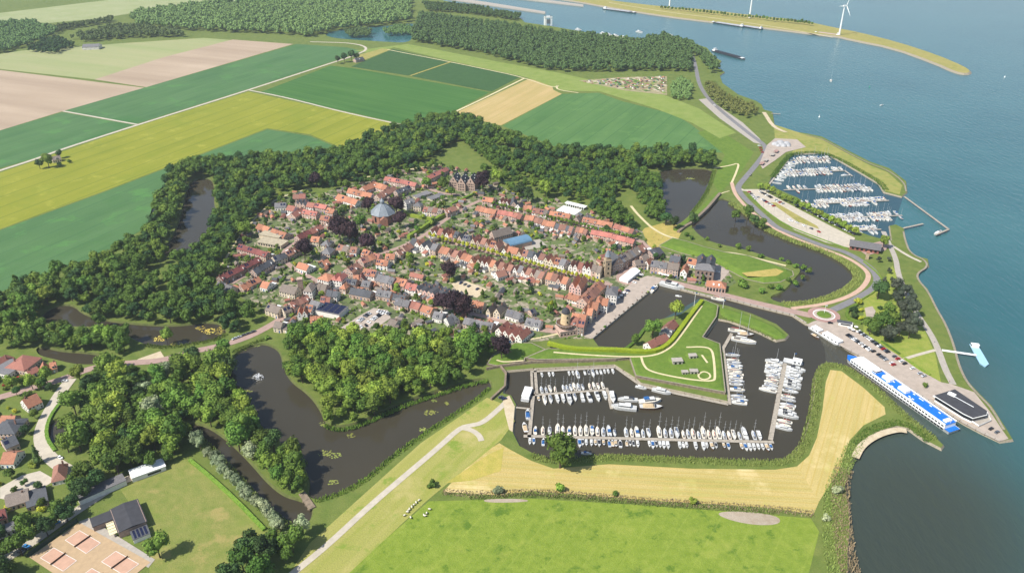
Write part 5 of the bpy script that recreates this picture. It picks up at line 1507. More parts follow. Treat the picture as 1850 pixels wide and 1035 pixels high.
# ------------------------------------------------------------------ fortress
brick_old = plain("old_brick", srgb(140, 124, 104), .95, .18, .5, col2=srgb(108, 96, 80))
BAST = [(1113, 652), (1137, 650), (1148, 683), (1310, 713), (1300, 625), (1269, 613), (1294, 576), (1297, 556), (1272, 545), (1250, 572), (1228, 602), (1208, 626), (1180, 640), (1140, 642), (1060, 636), (990, 634), (950, 650), (970, 654)]
def rampart(name, pts, label, levels, cat="rampart", sm=0):
    w = ccw([tuple(G(p[0], p[1], LAND)[:2]) for p in pts])
    o = thing(name, label, cat)
    z0 = .2
    rings = [[(p[0], p[1], z0) for p in w]]
    for ins, z in levels:
        q = offset(w, -ins)
        rings.append([(p[0], p[1], z) for p in q])
    n = len(w)
    wall = MB()
    wall.add(rings[0] + rings[1], [(i, (i + 1) % n, n + (i + 1) % n, n + i) for i in range(n)])
    wall.build("retaining_wall", brick_old, o)
    cop = MB()
    c0, c1 = offset(w, .25), offset(w, -.6)
    zc = levels[0][1]
    vs = [(p[0], p[1], zc + .25) for p in c0] + [(p[0], p[1], zc + .25) for p in c1] + [(p[0], p[1], zc - .1) for p in c0]
    cop.add(vs, [(i, (i + 1) % n, n + (i + 1) % n, n + i) for i in range(n)] + [(2 * n + i, 2 * n + (i + 1) % n, (i + 1) % n, i) for i in range(n)])
    cop.build("coping", stone_edge, o)
    g = MB()
    for a, b in zip(rings[1:], rings[2:]):
        g.add(a + b, [(i, (i + 1) % n, n + (i + 1) % n, n + i) for i in range(n)])
    g.add(rings[-1], tess([p[:2] for p in rings[-1]]))
    g.build("grass_top", grass_lush, o)
    return o
rampart("bastion", BAST, "grassy bastion with brick walls above the marina", [(0.01, 3.8), (.7, 4.0), (2.6, 4.6)])
rampart("rampart", [(1302, 572), (1316, 578), (1345, 588), (1372, 599), (1400, 612), (1418, 612), (1422, 606), (1402, 590), (1360, 572), (1314, 557), (1299, 555)], "low grassy spit below the harbour bridge", [(0.01, 1.2), (.5, 1.6), (3.5, 2.6)])
rampart("rampart", [(900, 664), (948, 655), (948, 650), (985, 634), (960, 622), (930, 622), (890, 645), (880, 660)], "grassy rampart left of the bastion beside the windmill", [(0.01, 3.0), (.7, 3.2), (2.5, 4.0)])
# long brick sea wall below the rampart
def wall(name, pts, h, th, mat, label, z=0.2, cat="wall"):
    P = [G(p[0], p[1], LAND) for p in pts]
    mb = MB()
    for i in range(len(P) - 1):
        a, b = P[i], P[i + 1]
        d = b - a
        mb.box(((a.x + b.x) / 2, (a.y + b.y) / 2, z), (d.length + th * .9, th, h + i * .012), rz=math.atan2(d.y, d.x))
    return tag(mb.build(name, mat), label, cat)
wall("moat_wall", [(880, 668), (905, 663), (962, 656), (1050, 654), (1112, 652)], 3.4, 1.2, brick_old, "long old brick wall above the marina walkway")
wall("moat_wall", [(905, 664), (914, 676), (912, 700), (888, 722)], 3.2, 1.4, brick_old, "short angled brick dam between moat and marina")
wall("moat_wall", [(1226, 420), (1236, 412), (1250, 404), (1278, 378), (1300, 352)], 3.6, 3.0, brick_old, "long brick dam between the two eastern moats")
wall("dam_grass", [(1222, 416), (1246, 398), (1274, 374), (1296, 350)], 3.0, 5.0, grass_lush, "grass-topped bank beside the brick dam", cat="bank")
for px, py, h, lb in [(1223, 655, 2.6, "largest concrete bunker on the bastion lawn"), (1251, 645, 2.0, "small bunker at the bastion's right"), (1253, 673, 2.0, "small bunker at the bastion's lower right"), (1237, 674, 1.6, "half-buried bunker on the bastion")]:
    c = G(px, py, 4.6)
    o = thing("bunker", lb, "bunker", (c.x, c.y, 4.5), random.uniform(-.15, .15))
    k = h / 2.6
    MB().box((0, 0, 0), (7.5 * k, 4.5 * k, h)).box((0, 0, h), (8.2 * k, 5.2 * k, .5), bottom=True).build("shell", concrete, o)
    for sx in (-1, 1):
        MB().box((sx * 1.7 * k, -2.25 * k - .03, .1), (1.6 * k, .12, h * .7)).build("opening", dark_glass, o)
    MB().lathe((0, 4 * k, -.4), [(6.5 * k, 0), (5 * k, 1.2 * k), (2.5 * k, 2.2 * k), (.3, 2.6 * k)], 14).build("earth_cover", grass_lush, o)
def ribbon3(name, pts, width, mat, label, z, sm=2):
    Lf, Rt, P = ribbon_pts(pts, width, z, sm)
    n = len(P)
    o = MB().add([(a[0], a[1], z) for a in Lf] + [(a[0], a[1], z) for a in Rt], [(i, n + i, n + i + 1, i + 1) for i in range(n - 1)]).build(name, mat, kind="structure")
    return tag(o, label)
ribbon3("path", [(1000, 636), (1060, 641), (1140, 645), (1185, 642), (1212, 628), (1230, 606), (1252, 575), (1268, 552)], 1.8, path_sand, "pale footpath along the rampart top", 4.67)
ribbon3("path", [(1158, 643), (1162, 658), (1172, 670), (1220, 681), (1262, 687), (1290, 688), (1292, 680), (1290, 650), (1286, 630), (1270, 626), (1240, 627)], 1.8, path_sand, "pale loop footpath on the bastion", 4.68)
th = 0
ribbon3("path", [(1262, 676), (1270, 670), (1282, 674), (1284, 682), (1272, 686), (1262, 682), (1262, 676)], 1.4, path_sand, "worn star of tracks on the bastion corner", 4.69)
ribbon3("path", [(1268, 641), (1278, 655)], 1.6, path_sand, "worn streak on the bastion lawn", 4.69)
ribbon3("path", [(897, 650), (910, 654), (946, 651)], 1.6, path_sand, "pale path below the copper beech", 4.06)
ribbon("path", [(918, 618), (950, 614), (985, 608), (1010, 602), (1034, 600)], 2.0, path_sand, "pale path below the gabled cottages", 5)
# eastern rampart: overgrown earthwork
rampart("rampart", [(1190, 444), (1215, 430), (1240, 436), (1272, 446), (1310, 456), (1350, 462), (1400, 478), (1432, 490), (1434, 498), (1410, 510), (1380, 512), (1345, 504), (1300, 480), (1270, 468), (1225, 456)], "overgrown eastern rampart beside the brick hall", [(0.01, 1.6), (.6, 1.8), (7, 4.6)])
sheet("dry_grass", [(1340, 493), (1378, 488), (1402, 485), (1416, 490), (1404, 498), (1378, 500), (1350, 499)], grass_straw, "dry yellow grass at the rampart's end", 1, z=4.5)
# ------------------------------------------------------------------ harbour works
def jetty(a, b, w, label, z=.9, mat=None, piles=True, name="jetty"):
    A, B = G(a[0], a[1], z), G(b[0], b[1], z)
    d = B - A
    L_ = d.length
    rz = math.atan2(d.y, d.x)
    o = thing(name, label, "jetty", ((A.x + B.x) / 2, (A.y + B.y) / 2, 0), rz)
    MB().box((0, 0, z - .35), (L_, w, .35), bottom=True).build("deck", mat or timber, o)
    if piles:
        k = max(2, int(L_ / 12))
        me = MB().tube((0, 0, -1), (0, 0, 2.4), .18, n=6).mesh("pile", wood_dark)
        for i in range(k):
            put("pile", me, o, ((i + .5) / k * L_ - L_ / 2, w / 2 + .2, 0))
    return o, A, B
J = {}
for key, a, b, w, lb in [
    ("front", (946, 787), (1398, 798), 2.6, "long straight jetty in front of the marina"), ("mid", (950, 714), (1092, 704), 2.2, "middle jetty of the marina"), ("left", (956, 790), (964, 705), 2.6, "left cross jetty of the marina"),
    ("midend", (1096, 700), (1105, 738), 2.2, "short end arm of the middle jetty"), ("gate1", (970, 712), (966, 658), 2.2, "access jetty below the brick wall"), ("gate2", (962, 712), (960, 672), 1.8, "second access jetty below the brick wall"),
    ("right", (1392, 794), (1418, 656), 3.2, "right slanting jetty of the harbour"), ("shore1", (958, 671), (1112, 663), 2.0, "walkway under the brick wall"), ("shore2", (1112, 663), (1158, 696), 2.0, "walkway at the bastion's left flank"),
    ("shore3", (1158, 697), (1316, 730), 2.2, "walkway under the bastion's front wall"), ("shore4", (1318, 730), (1306, 628), 2.6, "walkway under the bastion's right wall"), ("shore5", (1307, 628), (1322, 602), 2.6, "stub jetty for the sailing barges"),
    ("houselink", (928, 735), (960, 738), 1.5, "gangway to the left pontoon")]:
    J[key] = jetty(a, b, w, lb)
# marina on the river side
for key, a, b, lb in [("m0", (1389, 334), (1424, 289), "spine pontoon of the river marina"), ("m1", (1428, 290), (1502, 288), "first finger pontoon of the river marina"), ("m2", (1412, 313), (1526, 308), "second finger pontoon of the river marina"), ("m2b", (1526, 308), (1540, 318), "bent end of the second finger pontoon"),
                      ("m3", (1416, 343), (1572, 338), "third finger pontoon of the river marina"), ("m4", (1450, 369), (1606, 362), "fourth finger pontoon of the river marina"), ("m5", (1496, 394), (1630, 389), "fifth finger pontoon of the river marina"), ("m6", (1540, 416), (1592, 414), "sixth finger pontoon of the river marina")]:
    J[key] = jetty(a, b, 2.0, lb, mat=concrete, piles=False, name="pontoon")
# quay walls
def quaywall(pts, label, h=1.9):
    P = [G(p[0], p[1], 0) for p in pts]
    o = thing("quay_wall", label, "quay wall")
    mb, fb = MB(), MB()
    for i in range(len(P) - 1):
        a, b = P[i], P[i + 1]
        d = b - a
        rz = math.atan2(d.y, d.x)
        mb.box(((a.x + b.x) / 2, (a.y + b.y) / 2, -.5), (d.length + .4, 1.0, h + .5 + .01 * i), rz=rz)
        n = int(d.length / 5)
        for k in range(n):
            p = a.lerp(b, (k + .5) / n)
            nn = Vector((d.y, -d.x, 0)).normalized()
            if nn.y > 0 and abs(nn.y) > .2: nn = -nn
            fb.box((p.x + nn.x * .55, p.y + nn.y * .55, -.4), (.35, .35, h + .7), rz=rz)
    mb.build("facing", concrete, o)
    fb.build("fender_posts", wood_dark, o, kind="stuff")
    return o
quaywall([(1071, 613), (1130, 564), (1190, 514)], "stone quay wall in front of the tall harbour houses")
quaywall([(1191, 514), (1236, 526), (1281, 537), (1314, 541)], "stone quay wall along the north side of the inner harbour")
quaywall([(1314, 541), (1362, 554), (1432, 571), (1456, 586)], "wall under the harbour bridge road")
quaywall([(1530, 632), (1546, 641), (1640, 702), (1740, 766), (1770, 782), (1806, 799)], "long quay wall beside the cruise ship")
# brick bridge at the ditch
c = G(555, 905)
o = thing("bridge", "small brick weir bridge with arches between moat and ditch", "bridge", (c.x, c.y, 0), 2.2)
MB().box((0, 0, .8), (16, 4, 1.6)).build("deck", brick_old, o)
for i in range(4):
    MB().box((-6 + i * 4, 0, -.5), (1.2, 4.6, 1.4)).build("pier", brick_old, o)
# fountain
c = G(466, 684, 0)
o = thing("fountain", "white spray of the moat fountain", "fountain", (c.x, c.y, 0))
spray = plain("spray", (.9, .92, .95), .6, .02)
sp = MB()
for i in range(150):
    a, r = random.uniform(0, 6.28), random.uniform(.3, 4.4)
    z = max(.1, 2.6 * math.sin(math.pi * min(1, (r + .6) / 5.0)) + random.uniform(-.5, .5))
    q = random.uniform(.12, .34)
    sp.add([(r * math.cos(a) - q, r * math.sin(a), z), (r * math.cos(a) + q, r * math.sin(a), z), (r * math.cos(a), r * math.sin(a) + q * .3, z + q * 2.4)], [(0, 1, 2)])
sp.build("droplets", spray, o, kind="stuff")
MB().lathe((0, 0, -.1), [(.9, 0), (.9, .35), (.4, .5), (.15, .8)], 12).build("nozzle", steel, o)

# ------------------------------------------------------------------ boats
def hull_mesh(L_, B_, H_, name, mats, bow=.42, transom=.75, deckin=.3, n=9):
    """boat hull, bow towards +x; second material is the deck"""
    mb = MB()
    secs = []
    for i in range(n):
        t = i / (n - 1)
        if t < 1 - bow:
            k = transom + (1 - transom) * math.sin(math.pi / 2 * min(1, t / (1 - bow) * 1.4))
        else:
            u = (t - (1 - bow)) / bow
            k = max(.02, 1 - u ** 2.1)
        x = (t - .5) * L_
        sheer = H_ * (1 + .28 * t ** 2)
        b = B_ / 2 * k
        secs.append([(x, -b, sheer), (x * .985, -b * .82, -.1), (x * .97, 0, -.3), (x * .985, b * .82, -.1), (x, b, sheer)])
    vs = [p for s in secs for p in s]
    fs = []
    for i in range(n - 1):
        for j in range(4):
            k = i * 5 + j
            fs.append((k, k + 5, k + 6, k + 1))
    fs.append((0, 1, 2, 3, 4))
    mb.add(vs, fs, 0)
    dv, df = [], []
    for i in range(n):
        a, e = secs[i][0], secs[i][4]
        dv += [(a[0], a[1] * .94, a[2] - .06), (e[0], e[1] * .94, e[2] - .06)]
    for i in range(n - 1):
        df.append((2 * i, 2 * i + 2, 2 * i + 3, 2 * i + 1))
    mb.add(dv, df, 1)
    return mb.mesh(name, mats, False)
BOAT = {}
def sail_proto(key, L_, B_, hm, dm, cm, mast=True):
    H_ = .09 * L_ + .1
    hull = hull_mesh(L_, B_, H_, "hull", [hm, dm])
    cab = MB().box((L_ * .06, 0, H_ * 1.02), (L_ * .34, B_ * .52, .55), 0, taper=.84).box((L_ * .06, 0, H_ * 1.02 + .18), (L_ * .29, B_ * .5, .18), 1).mesh("cabin", [cm, dark_glass])
    ck = MB().box((-L_ * .27, 0, H_ * .98), (L_ * .26, B_ * .5, .16)).mesh("cockpit", plain("cockpit_grey", srgb(120, 116, 110), .8, .15, 1.5, obrand=.25))
    mh = L_ * 1.22
    ms = MB().tube((L_ * .1, 0, H_), (L_ * .1, 0, H_ + mh), .13, .08, 5)
    ms.tube((L_ * .1, -B_ * .34, H_ + mh * .5), (L_ * .1, B_ * .34, H_ + mh * .5), .05, n=4).tube((L_ * .1, -B_ * .24, H_ + mh * .75), (L_ * .1, B_ * .24, H_ + mh * .75), .05, n=4)
    bm = MB().tube((L_ * .08, 0, H_ + 1.5), (-L_ * .33, 0, H_ + 1.35), .2, .16, 6)
    BOAT[key] = dict(name="sailing_yacht", L=L_, parts=[("hull", hull), ("cabin", cab), ("cockpit", ck), ("mast", ms.mesh("mast", alu)), ("boom", bm)])
navy = plain("navy_hull", srgb(34, 52, 86), .3, .08, .4)
green_h = plain("green_hull", srgb(44, 70, 60), .35, .08, .4)
cream = plain("cream_deck", srgb(226, 216, 196), .6, .06, .8, obrand=.06)
deckw = plain("deck_white", srgb(204, 204, 200), .6, .1, 1.2, obrand=.14)
def fin():
    for k, v in list(BOAT.items()):
        v["parts"] = [(a, (m.mesh(a, v.get("boom", white_paint)) if isinstance(m, MB) else m)) for a, m in v["parts"]]
sail_proto("s1", 10.5, 3.4, white_hull, deckw, deckw); BOAT["s1"]["boom"] = blue_cover
sail_proto("s2", 11.5, 3.6, white_hull, cream, deckw); BOAT["s2"]["boom"] = white_paint
sail_proto("s3", 9.2, 3.1, navy, deckw, deckw); BOAT["s3"]["boom"] = blue_cover
sail_proto("s4", 9.8, 3.2, white_hull, cream, cream); BOAT["s4"]["boom"] = red_paint
def motor_proto(key, L_, B_, hm, dm, canopy):
    H_ = .1 * L_ + .25
    hull = hull_mesh(L_, B_, H_, "hull", [hm, dm], bow=.38, transom=.9)
    cab = MB().box((-L_ * .02, 0, H_ * 1.0), (L_ * .5, B_ * .72, 1.15), 0, taper=.86).box((-L_ * .02, 0, H_ + .5), (L_ * .47, B_ * .70, .42), 1).mesh("cabin", [deckw, dark_glass])
    top = MB().box((-L_ * .16, 0, H_ + 1.17), (L_ * .24, B_ * .6, .5), taper=.8).mesh("canopy", canopy)
    rail = MB()
    for sy in (-1, 1):
        rail.tube((L_ * .12, sy * B_ * .42, H_ * 1.1 + .6), (L_ * .42, sy * B_ * .16, H_ * 1.2 + .7), .05, n=4)
    BOAT[key] = dict(name="motor_yacht", L=L_, parts=[("hull", hull), ("cabin", cab), ("canopy", top), ("rail", rail.mesh("rail", alu))])
motor_proto("m1", 11.5, 3.8, white_hull, deckw, white_paint)
motor_proto("m2", 10.0, 3.6, white_hull, cream, blue_cover)
motor_proto("m3", 12.5, 4.1, white_hull, deckw, plain("canopy_black", srgb(40, 42, 50), .7, .1))
motor_proto("m4", 9.0, 3.3, navy, teak, plain("canopy_beige", srgb(196, 184, 160), .8, .08))
def small_proto(key, L_, B_, hm, cover):
    H_ = .75
    hull = hull_mesh(L_, B_, H_, "hull", [hm, deckw], bow=.45, transom=.85)
    cab = MB().box((-L_ * .1, 0, H_ * .95), (L_ * .5, B_ * .78, .5), taper=.7).mesh("cover", cover)
    ws = MB().box((L_ * .17, 0, H_ * 1.02), (.25, B_ * .66, .5), taper=.8).mesh("windscreen", dark_glass)
    BOAT[key] = dict(name="small_boat", L=L_, parts=[("hull", hull), ("cover", cab), ("windscreen", ws)])
small_proto("d1", 6.4, 2.4, white_hull, deckw)
small_proto("d2", 6.8, 2.5, white_hull, blue_cover)
small_proto("d3", 6.0, 2.3, white_hull, plain("canopy_black", srgb(40, 42, 50)))
small_proto("d4", 6.2, 2.4, wood_dark, teak)
fin()
SKIND = dict(s1="blue-boomed white yacht", s2="pale-boomed white yacht", s3="navy-hulled yacht", s4="red-boomed white yacht", m1="white motor yacht", m2="blue-canopied motor yacht", m3="black-canopied motor yacht", m4="navy motor yacht",
             d1="small white boat", d2="small blue-covered boat", d3="small black-covered boat", d4="small brown boat")
def boat(key, x, y, rz, s, label, group=None):
    B = BOAT[key]
    o = thing(B["name"], label, "boat", (x, y, 0), rz, group)
    o.scale = (s, s * .88, s)
    for nm, me in B["parts"]:
        put(nm, me, o)
    return o
def moor(jk, side, ts, keys, s0, s1, where, w=2.2, bowout=.8, clock=None):
    """boats at right angles to a jetty; side +1 = away from the camera (or right of a->b)"""
    o, A, B = J[jk]
    d = (B - A).normalized()
    n = Vector((-d.y, d.x, 0)) * side
    for i, t in enumerate(ts):
        k = keys[i % len(keys)] if isinstance(keys, list) else random.choice(keys.split())
        s = random.uniform(s0, s1)
        L_ = BOAT[k]["L"] * s
        p = A.lerp(B, t) + n * (w / 2 + L_ / 2 + .5)
        rz = math.atan2(n.y, n.x)
        if random.random() > bowout:
            rz += math.pi
        boat(k, p.x, p.y, rz + random.uniform(-.04, .04), s, f"{SKIND[k]}, {ordw(i + 1)} {where}", where.split(" from ")[-1] + " boats")
fx = lambda L_, x0, x1: [(v - x0) / (x1 - x0) for v in L_]
P3 = lambda v: 880 + v / 3.043
motor_proto("m5", 10.5, 3.6, plain("grey_hull", srgb(120, 126, 132), .4, .1), deckw, blue_cover); SKIND["m5"] = "grey-hulled motor yacht"
sail_proto("s5", 10.2, 3.3, plain("red_hull", srgb(130, 48, 42), .4, .1), cream, deckw); BOAT["s5"]["boom"] = white_paint; SKIND["s5"] = "red-hulled yacht"
fin()
SA = "s1 s1 s2 s2 s3 s4 m1"
moor("front", 1, fx([P3(v) for v in [265, 307, 345, 390, 420, 455, 487, 518, 550, 583, 613, 645, 677, 708, 772, 803, 833, 866, 898, 957, 990, 1023, 1055, 1090, 1117, 1145, 1175, 1203, 1232, 1261, 1287, 1315, 1343, 1370, 1400, 1430, 1480, 1510]], 946, 1398), "s1 s2 s1 s2 s4 s3 m1 m2 s5 s1 m5", .78, 1.15, "from left on the front jetty's far side")
moor("front", -1, fx([P3(v) for v in [237, 258, 310, 470, 510, 527, 547, 575, 597, 617, 642, 672, 690, 708, 732, 768, 787, 805, 828, 892, 910, 930, 950, 970, 992, 1057, 1077, 1095, 1143, 1185, 1205, 1232, 1255, 1298, 1322, 1393, 1415, 1437, 1460, 1484, 1507, 1530, 1553]], 946, 1398), "d1 d1 d2 d3 d1 d4", .9, 1.3, "from left on the front jetty's near side")
moor("mid", 1, fx([P3(v) for v in [305, 330, 353, 380, 427, 447, 468, 488, 510, 533, 573, 597, 620, 645]], 950, 1092), "s1 s2 s4 s1", .72, .9, "from left on the middle jetty's far side")
moor("mid", -1, fx([P3(v) for v in [278, 308, 340, 377, 408, 440, 473, 512, 548, 595, 637]], 950, 1092), ["d4", "s2", "s1", "m1", "m1", "m3", "s1", "m1", "m3", "m3", "m1"], .82, 1.05, "from left on the middle jetty's near side")
moor("shore1", -1, fx([P3(v) for v in [297, 337, 358, 445, 467, 488, 530, 552, 573, 597, 618, 640, 660, 685]], 958, 1112), "d1 d1 d3 s1 d1", .85, 1.0, "from left under the brick wall")
moor("shore4", -1, [1 - (v - 200) / 440 for v in [255, 296, 318, 342, 366, 390, 412, 437, 462, 487, 530, 575, 600, 622]], "s1 s2 s1 s4 m2", .95, 1.15, "from below along the bastion's right walkway")
moor("right", 1, [1 - (v - 320) / 600 for v in [328, 350, 374, 398, 424, 450, 476, 500, 524, 548, 570]], "s1 s2 s4 m1", .95, 1.15, "from the far end on the slanting jetty's left")
moor("right", -1, [1 - (v - 320) / 600 for v in [352, 374, 398, 424, 450, 478, 505, 540, 586, 610, 650, 672, 705, 730, 772, 800, 822]], "s1 s2 m1 s4 m3", .95, 1.15, "from the far end on the slanting jetty's right")
mseq = lambda a, b, n: [a + (b - a) * (i + .5) / n for i in range(n)]
SM = "s1 s2 s1 s2 s4 s3 m1 m2 s5 s1 s2 m5"
moor("m1", 1, mseq(.1, 1, 11), SM, .9, 1.1, "from left on the first pontoon's far side")
moor("m1", -1, mseq(.05, .9, 9), SM, .9, 1.1, "from left on the first pontoon's near side")
moor("m2", 1, mseq(.1, .78, 13) + [.86, .91, .98], SM, .9, 1.1, "from left on the second pontoon's far side")
moor("m2", -1, mseq(0, .76, 14), SM, .9, 1.1, "from left on the second pontoon's near side")
moor("m2b", -1, [.8], "s1", 1, 1.1, "at the bent end of the second pontoon")
moor("m3", 1, mseq(.05, .3, 4) + mseq(.38, .98, 14), SM, .9, 1.1, "from left on the third pontoon's far side")
moor("m3", -1, [.14] + mseq(.34, .99, 15), SM, .9, 1.1, "from left on the third pontoon's near side")
moor("m4", 1, [.02, .08] + mseq(.16, .62, 14) + mseq(.64, .99, 10), SM, .88, 1.05, "from left on the fourth pontoon's far side")
moor("m4", -1, mseq(0, .28, 6) + mseq(.42, .72, 9) + [.8], SM, .88, 1.05, "from left on the fourth pontoon's near side")
moor("m5", 1, mseq(0, .5, 14) + mseq(.56, .88, 8) + [.95], SM, .85, 1.05, "from left on the fifth pontoon's far side")
moor("m5", -1, mseq(.1, .5, 12) + mseq(.54, .8, 6) + [.94], SM, .85, 1.05, "from left on the fifth pontoon's near side")
moor("m6", 1, mseq(.1, .9, 8), SM, .85, 1.0, "from left on the sixth pontoon's far side")
moor("m6", -1, [.2, .55, .7], "d1 s1", .85, 1.0, "from left on the sixth pontoon's near side")
moor("m0", -1, mseq(.05, .95, 8), "m1 m3 s1 m2", .95, 1.15, "from the near end on the spine pontoon")
def B2(key, a, b, label, s=None):
    A, B = G(a[0], a[1], .4), G(b[0], b[1], .4)
    d = B - A
    boat(key, (A.x + B.x) / 2, (A.y + B.y) / 2, math.atan2(d.y, d.x), s or d.length / BOAT[key]["L"], label)
B2("m1", (1150, 740), (1104, 735), "long white motor cruiser at the middle jetty's end"); B2("m3", (1152, 724), (1116, 722), "white motor cruiser with black canopy behind the long one"); B2("m2", (1154, 728), (1194, 724), "white motor cruiser with blue canopy beside the brown barge")
B2("d4", (1155, 736), (1197, 737), "brown wooden barge at the marina's middle"); B2("m1", (1104, 708), (1109, 728), "white motor boat on the end arm"); B2("m1", (1148, 698), (1168, 703), "white boat under the bastion's left corner"); B2("m1", (1178, 704), (1212, 712), "white cruiser under the bastion's front wall")
B2("d4", (951, 782), (946, 764), "brown sloop at the marina's left end"); B2("d2", (954, 758), (953, 740), "blue and white boat at the marina's left end"); B2("m2", (1050, 818), (1070, 821), "white boat beside the big round tree"); B2("d1", (1080, 826), (1093, 823), "small white boat against the marina's near bank")
B2("s4", (1315, 596), (1348, 601), "upper sailing barge moored inside the spit"); B2("d4", (1332, 604), (1362, 606), "red sailing barge between two white ones"); B2("s2", (1321, 612), (1366, 621), "large white two-masted barge inside the spit")
B2("m3", (1192, 513), (1236, 524), "big white motor yacht in the inner harbour's corner"); B2("m2", (1175, 529), (1187, 518), "white motor boat at the tall houses' quay"); B2("d1", (1220, 534), (1232, 536), "tiny open boat in the inner harbour"); B2("s4", (1285, 538), (1310, 544), "pale sloop below the guardhouse")
B2("d4", (1466, 603), (1480, 612), "orange rescue boat beside the white barge", None)
B2("d1", (1690, 424), (1700, 418), "dark small boat alone off the promenade"); B2("d1", (1590, 191), (1596, 190), "dark dinghy far out on the river"); B2("s2", (1501, 150), (1501, 143), "lone sailing yacht under way on the river", 1.2)
for px, py, lb in [(1571, 158, "green channel buoy on the river"), (1815, 140, "white channel buoy at the far right"), (1480, 212, "small yellow buoy off the sandy shore")]:
    c = G(px, py, 0)
    o = thing("buoy", lb, "buoy", (c.x, c.y, 0))
    MB().lathe((0, 0, -.3), [(1.3, 0), (1.3, .9), (.5, 1.3), (.35, 3.4)], 10).build("float", plain("buoy_green", srgb(40, 140, 110)) if "green" in lb else white_paint, o)
    MB().lathe((0, 0, 3.4), [(.1, 0), (.6, .4), (.1, 1.1)], 8).build("topmark", steel, o)
# house boats and pontoons
def barge(a, b, w, label, hull, top, kind_="barge", deckh=1.4, cabs=((0, .5, 2.6),), name="barge"):
    A, B = G(a[0], a[1], 0), G(b[0], b[1], 0)
    d = B - A
    L_ = d.length
    o = thing(name, label, kind_, ((A.x + B.x) / 2, (A.y + B.y) / 2, 0), math.atan2(d.y, d.x))
    put("hull", hull_mesh(L_, w, deckh, "hull", [hull, top], bow=.12, transom=.9), o)
    for (t, ln, hh) in cabs:
        cb = MB().box((t * L_, 0, deckh), (ln * L_, w * .8, hh), 0, taper=.97).box((t * L_, 0, deckh + hh), (ln * L_ + .3, w * .84, .18), 0)
        n = max(2, int(ln * L_ / 4))
        for i in range(n):
            u = t * L_ + ((i + .5) / n - .5) * ln * L_ * .95
            for s in (-1, 1):
                cb.box((u, s * w * .4, deckh + hh * .4), (1.6, .16, .9), 1)
        cb.build("cabin", [white_paint, dark_glass], o)
    return o
barge((1464, 592), (1520, 626), 7, "white club barge moored below the roundabout", white_hull, deckw, cabs=((-.3, .25, 1.6), (.2, .5, 2.4)))
barge((948, 726), (956, 704), 7, "grey flat houseboat at the marina's left end", white_hull, plain("grey_roof", srgb(150, 150, 150)), cabs=((0, .8, 2.2),), name="houseboat")
barge((1415, 652), (1450, 660), 7, "white harbour pontoon with roofed shelter at the slanting jetty", white_hull, deckw, cabs=((.2, .45, 2.2),), name="harbour_pontoon", kind_="pontoon")
barge((1758, 624), (1780, 664), 7, "pale blue landing pontoon off the promenade", plain("pale_blue", srgb(160, 200, 220), .5, .06), plain("pale_blue", srgb(160, 200, 220)), cabs=((-.4, .1, 2.2),), name="landing_stage", kind_="pontoon", deckh=1.0)
jetty((1702, 632), (1764, 641), 2.4, "white gangway to the pale blue landing pontoon", z=2.0, mat=white_paint, piles=False, name="gangway")
for a, b, lb in [((1634, 355), (1714, 414), "timber breakwater screen at the marina mouth"), ((1714, 414), (1690, 424), "end of the timber breakwater screen"), ((1632, 412), (1668, 404), "short timber screen opposite the marina mouth"), ((1393, 205), (1410, 206), "thin jetty off the sandy shore")]:
    jetty(a, b, 2.2, lb, z=2.2, name="breakwater_screen")
# river barges
def river_barge(a, b, label, w=11, loaded=True, top=None):
    A, B = G(a[0], a[1], 0), G(b[0], b[1], 0)
    d = B - A
    L_ = d.length
    o = thing("river_barge", label, "barge", ((A.x + B.x) / 2, (A.y + B.y) / 2, 0), math.atan2(d.y, d.x))
    put("hull", hull_mesh(L_, w, 2.2, "hull", [plain("barge_hull", srgb(60, 62, 70), .5, .15, .2), steel], bow=.08, transom=.92), o)
    MB().box((-.04 * L_, 0, 2.0), (L_ * .72, w * .8, 1.6), taper=.98).build("cargo_hold", top or plain("hatch_grey", srgb(176, 178, 182), .5, .1, .2), o)
    wh = MB().box((-L_ * .44, 0, 2.0), (L_ * .08, w * .75, 2.6), 0).box((-L_ * .44, 0, 4.6), (L_ * .05, w * .5, 2.4), 0).box((-L_ * .44, 0, 5.4), (L_ * .053, w * .52, .9), 1)
    wh.build("wheelhouse", [white_paint, dark_glass], o)
    MB().box((L_ * .42, 0, 2.3), (L_ * .06, w * .6, 1.2)).build("forecastle", white_paint, o)
river_barge((1344, 50), (1284, 41), "grey tank barge moored ahead at the breakwater")
river_barge((1377, 54), (1338, 48), "second grey tank barge moored at the breakwater")
river_barge((1288, 93), (1346, 109), "dark empty barge leaving past the forest shore", top=plain("hold_dark", srgb(40, 40, 44)))
river_barge((1090, 17), (1150, 25), "dark barge crossing before the lock")
river_barge((1516, 66), (1470, 60), "pinkish deck barge below the right wind turbine", top=plain("hold_pink", srgb(190, 166, 158)))
for i, (px, py) in enumerate([(1045, 55), (1090, 62), (1100, 64), (1112, 66), (1128, 69), (1155, 59), (1210, 65)]):
    B2("m1", (px - 6, py - 1), (px + 6, py + 1), f"white pleasure boat off the forest shore, {ordw(i + 1)} from the left", 1.6)
